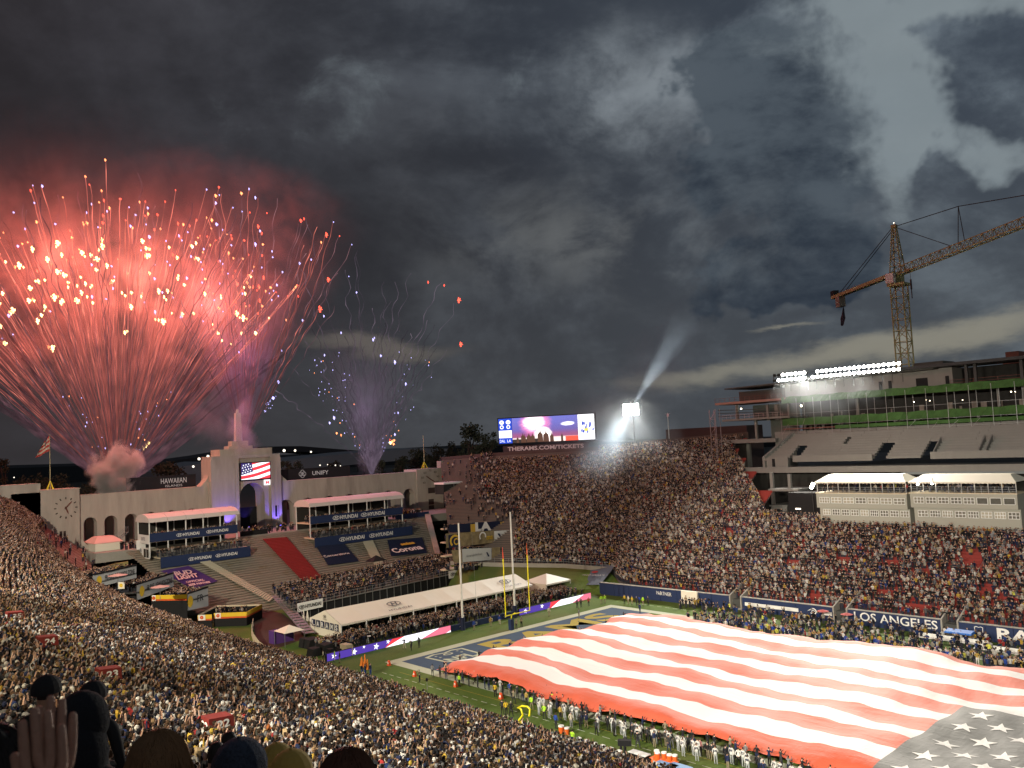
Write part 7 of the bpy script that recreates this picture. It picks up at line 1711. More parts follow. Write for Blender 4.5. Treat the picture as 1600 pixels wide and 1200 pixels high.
# fan above the torch
f2 = thing('firework_fan', 'narrow pink and violet firework fan rising over the arch tower', 'firework', tuple(F_(380, 692)), group='fans of fireworks over the colonnade')
sp_ = []; 
for k in range(84):
    th = rf.gauss(-1, 15); L = rf.uniform(190, 400)*(1-.2*abs(th)/50); x, y = 380+math.sin(R(th))*L, 692-math.cos(R(th))*L; sp_.append((fly(380, 692, x, y, 34, .12*rf.random(), -.1), .12, rf.uniform(.4, .85), rf.uniform(1, 3.8), rf.uniform(.08, .16)))
    q = rf.random()
    if q < .6: star(f2, x, y, 'violet' if q > .3 else ('red' if q > .1 else 'orange'), rf.uniform(.2, .5), rf.uniform(-10, 10))
for tx, ty, c in ((472, 345, .2), (510, 367, .15), (513, 437, .2), (500, 483, .2), (480, 350, .3), (521, 347, -.1), (467, 350, .25)): sp_.append((fly(385, 690, tx, ty, 40, c, -.12), .15, .6, 1.5, .12))
trails(f2, sp_[::2], 'lit_smoke_trails', dimm); trails(f2, sp_[1::2], 'bright_lit_smoke_trails', redtrailm)
for x, y, kd, r_ in ((470, 345, 'red', .7), (475, 342, 'red', .5), (510, 367, 'red', .85), (513, 437, 'red', .85), (500, 483, 'red', 1.0), (466, 463, 'red', .5), (447, 500, 'orange', .4), (521, 347, 'violet', .3), (417, 333, 'red', .35), (425, 393, 'violet', .4), (426, 402, 'violet', .4), (409, 418, 'violet', .35), (506, 494, 'violet', .45), (507, 555, 'violet', .4), (435, 597, 'violet', .5), (427, 622, 'violet', .8), (440, 548, 'violet', .4), (412, 434, 'red', .6), (404, 448, 'red', .7), (406, 470, 'red', .6), (415, 455, 'orange', .5), (545, 432, 'violet', .3), (557, 457, 'violet', .5), (533, 520, 'violet', .45)): star(f2, x, y, kd, r_*.75)
for k in range(26): star(f2, 427+rf.uniform(-8, 5)-k*.4, 622+k*.9+rf.uniform(-3, 3), 'violet', rf.uniform(.06, .14))
# right hand fan
f3 = thing('firework_fan', 'faint grey and violet firework fan behind the right arcade', 'firework', tuple(F_(580, 742)), group='fans of fireworks over the colonnade')
sp_ = []
for tx, ty, c in ((560, 390, .0), (555, 400, .05), (600, 440, .05), (606, 470, 0), (620, 440, .1), (640, 425, .25), (690, 440, .35), (712, 475, .2), (700, 545, .3), (660, 600, .2), (480, 340, .1), (470, 420, .1), (455, 500, .25), (440, 560, .3), (500, 560, 0), (430, 610, .25), (520, 600, 0), (640, 520, .1), (670, 500, .2), (632, 600, 0), (540, 420, -.05), (548, 520, 0), (585, 480, 0), (575, 560, 0)):
    sp_.append((fly(580, 742, tx, ty, 44, c, -.14), .10, rf.uniform(.18, .38), rf.uniform(2, 4.5), rf.uniform(.10, .2)))
for k in range(40):
    th = rf.uniform(-34, 30); L = rf.uniform(80, 260); sp_.append((fly(580, 742, 580+math.sin(R(th))*L, 742-math.cos(R(th))*L, 30, 0, 0), .22, .05, 2.5, rf.uniform(.15, .35)))
trails(f3, sp_, 'smoke_trails', palem)
for x, y, kd, r_ in ((669, 441, 'red', .5), (694, 446, 'red', .5), (717, 469, 'red', 1.0), (720, 538, 'red', 1.0), (583, 531, 'violet', .5), (585, 528, 'violet', .4), (595, 556, 'violet', .6), (617, 566, 'violet', .7), (634, 600, 'violet', .6), (622, 645, 'violet', .5), (617, 679, 'violet', .5), (522, 653, 'violet', .8), (515, 661, 'violet', .5), (526, 677, 'orange', .5), (533, 680, 'orange', .4), (613, 690, 'orange', .9), (610, 692, 'yellow', .7), (616, 688, 'orange', .6), (615, 694, 'orange', .6), (609, 687, 'red', .5), (507, 555, 'violet', .4)): star(f3, x, y, kd, r_*.75)
for k in range(90):
    th = rf.choice((-1, -1, 1))*rf.uniform(12, 34); L = rf.uniform(40, 200); star(f3, 580+math.sin(R(th))*L, 742-math.cos(R(th))*L, 'violet' if rf.random() < .8 else 'orange', rf.uniform(.07, .2))
# the light they throw: point lights inside the bursts, standing in for the stars
for i, (x, y, W, col) in enumerate(((90, 400, 95000, (1, .24, .17)), (215, 430, 120000, (1, .28, .19)), (330, 470, 75000, (1, .26, .2)), (390, 560, 22000, (.8, .3, .7)), (578, 640, 14000, (.7, .5, .8)))):
    l = bpy.data.lights.new('burst_light', 'POINT'); l.energy = W; l.color = col; l.shadow_soft_size = 6; o = bpy.data.objects.new('burst_light', l); C.objects.link(o); p_ = (f1, f1, f1, f2, f3)[i]; o.parent = p_; o.location = F_(x, y, 4)-wloc(p_)

# ------------------------------------------------------------------ smoke
import bmesh
def outward(me):
    bm = bmesh.new(); bm.from_mesh(me); bmesh.ops.remove_doubles(bm, verts=bm.verts, dist=1e-4); bmesh.ops.triangulate(bm, faces=bm.faces); bmesh.ops.recalc_face_normals(bm, faces=bm.faces); bm.to_mesh(me); bm.free(); return me
def fan_volume(name, label, base, thmax, rmax, dens, col, emis=None, th0=0., depth=14., streak=9., puff=.5, step=2.5):
    """smoke thrown up in a fan; origin at the mortars. density streaks radially."""
    t_ = Vector(F_(*base)); rm = rmax; a0, a1 = R(th0-thmax), R(th0+thmax)
    b = MB(); n = 12; dx0, dx1 = 3, depth
    for k in range(n+1):
        a = a0+(a1-a0)*k/n; yb = -2.5+5*k/n
        for sx2 in (-1, 1): b.v += [tuple(t_+Vector((sx2*dx0, yb, -.5))), tuple(t_+Vector((sx2*dx1, math.sin(a)*rm, math.cos(a)*rm)))]
    for k in range(n):
        o_ = k*4; b.f += [(o_, o_+4, o_+5, o_+1), (o_+2, o_+3, o_+7, o_+6), (o_+1, o_+5, o_+7, o_+3), (o_, o_+2, o_+6, o_+4)]; b.m += [0]*4
    b.f += [(0, 1, 3, 2), (n*4, n*4+2, n*4+3, n*4+1)]; b.m += [0, 0]
    m = bpy.data.materials.new(name+'_volume'); m.use_nodes = True; t = NT(m.node_tree); t.n.clear()
    oc = t.new('ShaderNodeTexCoord').outputs['Object']; s_ = t.new('ShaderNodeSeparateXYZ'); t.l.new(oc, s_.inputs[0]); x, y, z = s_.outputs
    r_ = t.m('SQRT', t.m('ADD', t.m('MULTIPLY', y, y), t.m('MULTIPLY', z, z))); th = t.m('ARCTAN2', y, z)
    cb = t.new('ShaderNodeCombineXYZ'); t.l.new(t.m('MULTIPLY', th, streak), cb.inputs[0]); t.l.new(t.m('MULTIPLY', r_, .035), cb.inputs[1]); t.l.new(t.m('MULTIPLY', x, .05), cb.inputs[2])
    ns_ = t.noise(cb.outputs[0], 1.3, 4, .6, .5); np_ = t.noise(oc, .12, 5, .62, .6)
    ea = t.m('DIVIDE', t.m('ABSOLUTE', t.m('SUBTRACT', th, R(th0))), R(thmax)); edge = t.step(t.m('ADD', ea, t.m('MULTIPLY', t.m('SUBTRACT', np_, .5), .7)), 1.0, .45)
    de = t.m('DIVIDE', x, t.m('ADD', 2.5, t.m('MULTIPLY', r_, (depth-3)/rmax))); dep = t.m('EXPONENT', t.m('MULTIPLY', t.m('MULTIPLY', de, de), -2.2))
    top = t.step(t.m('ADD', r_, t.m('MULTIPLY', t.m('SUBTRACT', np_, .5), rmax*.5)), rmax*.92, rmax*.45)
    body = t.m('ADD', t.m('MULTIPLY', t.step(ns_, .34, .72), 1-puff), t.m('MULTIPLY', t.step(np_, .38, .7), puff))
    thin = t.m('DIVIDE', 1., t.m('ADD', .25, t.m('MULTIPLY', r_, 1.6/rmax)))
    d = t.m('MULTIPLY', t.m('MULTIPLY', t.m('MULTIPLY', body, edge), t.m('MULTIPLY', dep, top)), t.m('MULTIPLY', thin, dens))
    pv = t.new('ShaderNodeVolumePrincipled'); pv.inputs['Color'].default_value = c4(col); t.l.new(d, pv.inputs['Density']); pv.inputs['Anisotropy'].default_value = .1
    if emis:  # painted glow: emission stands in for red star light on the smoke
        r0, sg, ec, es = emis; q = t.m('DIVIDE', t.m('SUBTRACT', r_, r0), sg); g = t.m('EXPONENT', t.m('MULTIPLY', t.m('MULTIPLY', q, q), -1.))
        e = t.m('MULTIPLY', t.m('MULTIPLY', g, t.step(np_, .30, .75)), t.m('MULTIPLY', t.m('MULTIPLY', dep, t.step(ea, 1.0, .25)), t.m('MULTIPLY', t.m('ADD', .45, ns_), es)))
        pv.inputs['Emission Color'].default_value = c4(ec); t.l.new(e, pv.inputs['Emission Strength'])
    t.l.new(pv.outputs[0], t.new('ShaderNodeOutputMaterial').inputs['Volume']); m.cycles.volume_step_rate = step
    me = outward(b.mesh(name, [m], tuple(t_))); o = bpy.data.objects.new(name, me); C.objects.link(o); o.location = t_; o['kind'] = 'stuff'; o['label'] = label; o['category'] = 'smoke'; return o
fan_volume('firework_smoke', 'smoke painted with red star glow inside the huge firework fan', (183, 766), 54, 112, .030, (.75, .62, .64), (52, 17, (1, .12, .07), .095), depth=17, puff=.55)
fan_volume('firework_smoke', 'pink violet smoke painted with star glow around the fan over the arch tower', (380, 692), 36, 82, .032, (.70, .55, .64), (50, 24, (1, .16, .13), .03), depth=12, puff=.6)
fan_volume('firework_smoke', 'thin grey smoke rising behind the right arcade', (580, 742), 33, 62, .03, (.7, .62, .70), None, depth=10, puff=.5)
def puff(name, label, c, rx, ry, rz, dens, col, scale, thr=(.42, .58), step=2.):
    b = MB(); b.ball((0, 0, 0), 1, 14, 9); b.v = [(v[0]*rx, v[1]*ry, v[2]*rz) for v in b.v]
    m = bpy.data.materials.new(name+'_volume'); m.use_nodes = True; t = NT(m.node_tree); t.n.clear(); oc = t.new('ShaderNodeTexCoord').outputs['Object']
    q = t.new('ShaderNodeVectorMath', operation='LENGTH'); t.l.new(t.mapping(oc, (1/rx, 1/ry, 1/rz)), q.inputs[0]); nz = t.noise(oc, scale, 5, .62, .4)
    f = t.m('ADD', t.m('MULTIPLY', t.step(q.outputs['Value'], 1.05, .05), .85), t.m('MULTIPLY', t.m('SUBTRACT', nz, .5), 2.6)); d = t.m('MULTIPLY', t.m('MULTIPLY', t.step(f, thr[0], thr[1]), t.step(q.outputs['Value'], 1., .85)), dens)
    pv = t.new('ShaderNodeVolumePrincipled'); pv.inputs['Color'].default_value = c4(col); t.l.new(d, pv.inputs['Density']); t.l.new(pv.outputs[0], t.new('ShaderNodeOutputMaterial').inputs['Volume']); m.cycles.volume_step_rate = step
    o = bpy.data.objects.new(name, outward(b.mesh(name, [m]))); C.objects.link(o); o.location = c; o['kind'] = 'stuff'; o['label'] = label; o['category'] = 'smoke'; return o
puff('smoke_puff', 'dense pale smoke puff rising from behind the left arcade', F_(181, 740, 9), 6, 7.5, 9.5, .9, (.92, .86, .82), .16, (.15, .55))
puff('smoke_drift', 'pink smoke drifting left from the torch column', F_(338, 650, 3), 7, 16, 13, .04, (.8, .65, .66), .09, (.30, 1.0))
puff('smoke_drift', 'violet smoke wrapped round the torch column', at(380, 662, X=-155), 5, 7, 12, .13, (.75, .65, .8), .11, (.3, 1.0))
puff('smoke_column', 'grey violet smoke column behind the right arcade', F_(577, 715), 5, 7, 12, .07, (.75, .68, .76), .13, (.3, .9))

# thin mist, with spots added to draw the glare streaks in it
Bm = Vector((-106.5, 97, 40.4)); dnP = Vector(on_stand(far, 912, 765, 150, 260, h=1.)); upP = at(1085, 480, Y=101)
def mist(label, p0, p1, w_, dens, thr=(.2, 1.1), sc=.05):
    p0, p1 = Vector(p0), Vector(p1); o = puff('mist_for_glare', label, (p0+p1)/2, w_, w_, (p1-p0).length*.56, dens, (.85, .93, 1), sc, thr, 1.5); o.rotation_euler = (p1-p0).to_track_quat('Z', 'Y').to_euler(); o['category'] = 'mist'; return o
mist('pale mist veiling the far crowd, added to carry the mast floodlight streak', Bm, dnP, 22, .013, (-.1, 1.3))
mist('pale mist added to carry the glare streak above the mast floodlight', Bm, upP, 14, .012, (-.1, 1.3))
for tg, W, an_ in ((dnP, 300000, 32), (upP, 260000, 21)):
    l_ = spot('added_mist_spot', pl, Bm+(Vector(tg)-Bm)*.01, tg, W, col=(.85, .95, 1), ang=an_, blend=1., rad=.4)  # narrow spots added for the streaks; no lamp points upward here
ra, rb_ = at(1205, 600, Y=90), at(1415, 585, Y=90)
mist('pale mist hanging below the long bank of roof floodlights', ra-Vector((0, 0, 4)), rb_-Vector((0, 0, 4)), 9, .009, (.15, .9), .09)
for k in range(6):
    p = Q0.lerp(U1, (k+.4)/6)+Vector((0, -.8, -.2)); spot('added_mist_spot', fb, p, p+Vector((-3+k*.8, -7, -11)), 1300, col=(.85, .95, 1), ang=30, blend=1., rad=.3)  # small spots added to light the mist under the roof bank

# ------------------------------------------------------------------ people one can tell apart
hm_skin = [mat('skin_%s' % n, c, .55) for n, c in (('light', (.50, .31, .23)), ('tan', (.34, .20, .13)), ('dark', (.09, .05, .035)))]
CL = {n: mat('cloth_'+n, c, .85, var=.12, scale=6) for n, c in dict(black=(.014, .014, .016), charcoal=(.035, .036, .04), navy=(.014, .022, .07), blue=(.02, .06, .30), white=(.62, .61, .58), silver=(.34, .36, .36), grey=(.20, .20, .20), khaki=(.24, .20, .13), cream=(.48, .43, .33), yellow=(.62, .42, .03), lime=(.42, .72, .04), red=(.36, .03, .03), orange=(.55, .14, .02), gold=(.40, .27, .06), brown=(.08, .045, .03), pink=(.50, .22, .22), green=(.03, .07, .04)).items()}
def skin_body(joints, edges, seg, name, sub=1):
    """one continuous body grown over a skeleton; seg gives the cloth region of every bone"""
    me = bpy.data.meshes.new(name); me.from_pydata([j[:3] for j in joints], edges, []); o = bpy.data.objects.new(name, me); C.objects.link(o)
    md = o.modifiers.new('skin', 'SKIN'); sv = me.skin_vertices[0].data
    for i, j in enumerate(joints): r = j[3]; sv[i].radius = (r, j[4] if len(j) > 4 else r)
    sv[0].use_root = True
    for i in range(1, len(joints)): sv[i].use_root = False
    o.modifiers.new('sub', 'SUBSURF').levels = sub
    dg = bpy.context.evaluated_depsgraph_get(); out = bpy.data.meshes.new_from_object(o.evaluated_get(dg)); bpy.data.objects.remove(o); bpy.data.meshes.remove(me)
    J = np.array([j[:3] for j in joints]); A = J[[e[0] for e in edges]]; B = J[[e[1] for e in edges]]; n = len(out.polygons); c = np.empty(n*3); out.polygons.foreach_get('center', c); c = c.reshape(-1, 3)
    d = B-A; L = (d*d).sum(1); t = np.clip(((c[:, None]-A)*d).sum(2)/L, 0, 1); ds = np.linalg.norm(A+d*t[..., None]-c[:, None], axis=2); k = ds.argmin(1)
    mi = np.array([seg[i] for i in k]); hd = J[3]
    up_ = (c[:, 2] > hd[2]+.045) | ((c[:, 1] < hd[1]-.015) & (c[:, 2] > hd[2]-.06)); mi[(mi == 2) & (c[:, 2] > hd[2]-.08) & up_] = 3
    out.materials.clear()
    for q in range(5): out.materials.append(CL['black'])
    out.polygons.foreach_set('material_index', mi.astype(np.int32)); out.polygons.foreach_set('use_smooth', [True]*n); out.update(); return out
def pose(arms, legs=None, lean=0., sub=1, name='person'):
    """arms: (elbow, hand) for left and right; regions 0 top, 1 trousers, 2 skin, 3 hair or cap, 4 shoes; faces +Y"""
    ly = lean; J = [(0, 0, .95, .135, .10), (0, ly*.4, 1.18, .14, .10), (0, ly*.8, 1.42, .115, .085), (0, ly+.03, 1.655, .088, .10), (0, ly+.01, 1.54, .052), (0, ly+.03, 1.76, .055)]
    Ed = [(0, 1), (1, 2), (2, 4), (4, 3), (3, 5)]; sg = [0, 0, 2, 2, 2]
    for s, (e, h) in zip((-1, 1), arms):
        b = len(J); J += [(s*.19, ly*.8, 1.41, .065), (s*e[0], e[1]+ly*.7, e[2], .045), (s*h[0], h[1]+ly*.7, h[2], .034), (s*(h[0]+(h[0]-e[0])*.28), h[1]+ly*.7+(h[1]-e[1])*.28, h[2]+(h[2]-e[2])*.28, .030)]
        Ed += [(2, b), (b, b+1), (b+1, b+2), (b+2, b+3)]; sg += [0, 0, 0, 2]
    legs = legs or (((.11, .02, .50), (.12, -.01, .07)), ((.11, .02, .50), (.12, -.01, .07)))
    for s, (k, f) in zip((-1, 1), legs):
        b = len(J); J += [(s*.095, 0, .86, .095), (s*k[0], k[1], k[2], .065), (s*f[0], f[1], f[2], .045), (s*f[0], f[1]+.17, f[2]-.035, .038)]
        Ed += [(0, b), (b, b+1), (b+1, b+2), (b+2, b+3)]; sg += [1, 1, 1, 4]
    return skin_body(J, Ed, sg, name, sub)
a_dn = ((.27, -.02, 1.14), (.26, .10, .90)); a_bk = ((.28, -.10, 1.15), (.08, -.17, .95)); a_ht = ((.27, .06, 1.16), (-.02, .19, 1.30)); a_fo = ((.28, .08, 1.15), (.02, .24, 1.16)); a_up = ((.30, .06, 1.62), (.20, .10, 1.88)); a_ph = ((.28, .18, 1.30), (.10, .30, 1.56)); a_cm = ((.30, .16, 1.32), (.14, .30, 1.58)); a_hp = ((.36, -.06, 1.18), (.17, .05, 1.02)); a_hold = ((.26, .16, 1.28), (.20, .42, 1.52)); a_sh = ((.27, .05, 1.2), (.30, .33, 1.38))
walk = (((.10, .22, .52), (.11, .30, .10)), ((.10, -.12, .50), (.11, -.34, .14)))
wide_ = (((.17, .02, .50), (.22, 0, .07)), ((.17, .02, .50), (.22, 0, .07)))
kneel = (((.12, .34, .50), (.12, .32, .07)), ((.12, .04, .46), (.12, -.36, .10)))
POSES = {'stand': pose((a_dn, a_dn)), 'heart': pose((a_dn, a_ht)), 'back': pose((a_bk, a_bk), wide_), 'fold': pose((a_fo, a_fo)), 'walk': pose((((.27, .12, 1.15), (.24, .28, .98)), ((.27, -.14, 1.16), (.27, -.22, .92))), walk, .05), 'cam': pose((a_cm, a_cm), wide_, .03), 'hold': pose((a_hold, a_hold), walk if False else None), 'up': pose((a_up, a_up)), 'hips': pose((a_hp, a_hp), wide_), 'phone': pose((a_dn, a_ph)), 'shoulder': pose((a_sh, a_dn))}
m_ = pose((a_fo, a_cm), kneel, .08); v = np.empty(len(m_.vertices)*3); m_.vertices.foreach_get('co', v); v = v.reshape(-1, 3); v[:, 2] -= .0; POSES['kneel'] = m_
def person(x, y, z, rot, ps, cols, label, group=None, sc_=1.0, hat=None):
    o = bpy.data.objects.new('person', POSES[ps]); C.objects.link(o); o.location = (x, y, z); o.rotation_euler = (0, 0, rot); s_ = sc_*rf.uniform(.97, 1.05); o.scale = (s_, s_, s_)
    o['label'] = label; o['category'] = 'person'
    if group: o['group'] = group
    for i, c in enumerate(cols):
        o.material_slots[i].link = 'OBJECT'; o.material_slots[i].material = c
    return o
def colset(top, tr, hair='black', shoe='black', sk=None): return (CL[top], CL[tr], sk or rf.choice(hm_skin), CL[hair], CL[shoe])
NUMW = {}
def jersey_number(o, n):
    key = n
    if key not in NUMW:
        cu = bpy.data.curves.new('number', 'FONT'); cu.body = n; cu.size = .30; cu.align_x = 'CENTER'; cu.offset = .008; cu.resolution_u = 2; ob = bpy.data.objects.new('number', cu); me = ob.to_mesh(); q = [tuple(v.co) for v in me.vertices]; fs = [tuple(p.vertices) for p in me.polygons]; ob.to_mesh_clear(); bpy.data.objects.remove(ob)
        b = MB(); b.v = [(x, -.135, 1.18+y) for x, y, z in q]; b.f = fs; b.m = [0]*len(fs); NUMW[key] = b.mesh('jersey_number', [CL['navy']])
    c = bpy.data.objects.new('jersey_number', NUMW[key]); C.objects.link(c); c.parent = o
GS = 'people lined up along the near side of the flag'
used = []
def put(xp, yp, rot, ps, cols, label, group=None, z=0., sc_=1.0):
    p = at(xp, yp, Z=z); used.append((p.x, p.y)); return person(p.x, p.y, z, rot, ps, cols, label, group, sc_)
def nth(n): return '%d%s' % (n, 'th' if 10 < n % 100 < 14 else {1: 'st', 2: 'nd', 3: 'rd'}.get(n % 10, 'th'))
def hold_line():
    """dark clothed holders along the near edge and the left edge of the flag"""
    k = 0
    x = FX0+1
    while x < 18:
        xx, yy = fxy(x, FY0); c = rf.choice(('black', 'charcoal', 'black', 'navy', 'charcoal', 'grey', 'black', 'khaki')); 
        o = person(xx+rf.uniform(-.2, .2), yy-.35+rf.uniform(-.25, .15), 0, rf.uniform(-.5, .5), 'hold' if rf.random() < .7 else 'heart', colset(c, rf.choice(('black', 'charcoal', 'navy'))), 'holder in %s top, %s along the near edge of the giant flag' % (c, nth(k+1)), 'holders along the near edge of the flag'); k += 1; x += rf.uniform(.95, 1.5)
    y = FY0+2
    for j in range(13):
        xx, yy = fxy(FX0, FY0+1.6+j*3.35); c = rf.choice(('black', 'charcoal', 'navy'))
        person(xx-.25, yy, 0, -math.pi/2+rf.uniform(-.3, .3), 'hold', colset(c, 'black'), 'holder in %s top, %s along the left edge of the giant flag' % (c, nth(j+1)), 'holders along the left edge of the flag')
hold_line()
# team in white jerseys and silver trousers, staff and guards behind them
x = -21.5; k = 0
while x < 17 and k < 62:
    c = rf.random(); off = rf.uniform(-.35, .35)+(-1.0 if k % 3 == 2 else 0)
    if c < .66:
        o = person(x, -28.0+off, 0, rf.uniform(-.35, .35), rf.choice(('heart', 'stand', 'back', 'heart')), (CL['white'], CL['silver'], rf.choice(hm_skin), CL[rf.choice(('black', 'brown'))], CL['white']), 'player in white jersey and silver trousers, %s from the left in the near sideline row' % nth(k+1), 'players in white on the near sideline', 1.06); jersey_number(o, str(rf.randint(10, 99)))
    else: cc = rf.choice(('navy', 'charcoal', 'black', 'white')); person(x, -28.2+off, 0, rf.uniform(-.35, .35), rf.choice(('heart', 'stand', 'back')), colset(cc, rf.choice(('khaki', 'black', 'navy'))), 'staff member in %s top, %s from the left in the near sideline row' % (cc, nth(k+1)), 'staff among the players in white')
    x += rf.uniform(.5, .72); k += 1
ST = [(893, 1139, 'cream', 'grey', 'stand', 'person in pale grey top and trousers standing alone on the near sideline grass'), (907, 1142, 'black', 'black', 'stand', 'person all in black with a cast shadow on the sideline grass'), (932, 1150, 'charcoal', 'black', 'hips', 'person in dark suit standing with legs apart facing the players'), (960, 1152, 'charcoal', 'black', 'stand', 'person in dark jacket left of the white shirted pair'), (976, 1154, 'white', 'black', 'back', 'person in white shirt and black trousers, leftmost white shirt behind the team'), (989, 1157, 'charcoal', 'charcoal', 'back', 'person in grey dark outfit between two white shirts'), (1001, 1159, 'white', 'black', 'back', 'person in large white shirt and black trousers, second white shirt from the left'), (1012, 1162, 'charcoal', 'black', 'back', 'person in dark top just right of the second white shirt'), (1020, 1165, 'white', 'black', 'fold', 'person in white shirt and dark trousers, third white shirt from the left'), (1031, 1168, 'black', 'black', 'back', 'person in black behind the team right of the third white shirt'), (1041, 1168, 'charcoal', 'khaki', 'stand', 'person in charcoal top and khaki trousers behind the team'), (1050, 1170, 'black', 'grey', 'hips', 'person in black top and grey trousers behind the team'), (1076, 1176, 'charcoal', 'black', 'stand', 'person in charcoal coat standing right of the drinks table'), (1085, 1178, 'navy', 'navy', 'back', 'person in navy suit standing behind the right half of the team'), (1095, 1182, 'pink', 'black', 'stand', 'bald person in a dark and pink top near the right end'), (1106, 1186, 'black', 'black', 'back', 'person in black with hands behind the back near the right end'), (1117, 1188, 'charcoal', 'black', 'stand', 'person with white cap and dark suit near the right end'), (1136, 1193, 'navy', 'navy', 'stand', 'tall person in navy tracksuit at the lower right of the staff line'), (1146, 1196, 'white', 'black', 'back', 'person in white shirt and black trousers, left of the lower right pair'), (1155, 1198, 'white', 'black', 'back', 'person in white shirt and black trousers, right of the lower right pair')]
for x, y, t_, tr, ps, lb in ST: put(x, y-1, rf.uniform(-.35, .35), ps, colset(t_, tr, rf.choice(('black', 'brown', 'grey'))), lb)
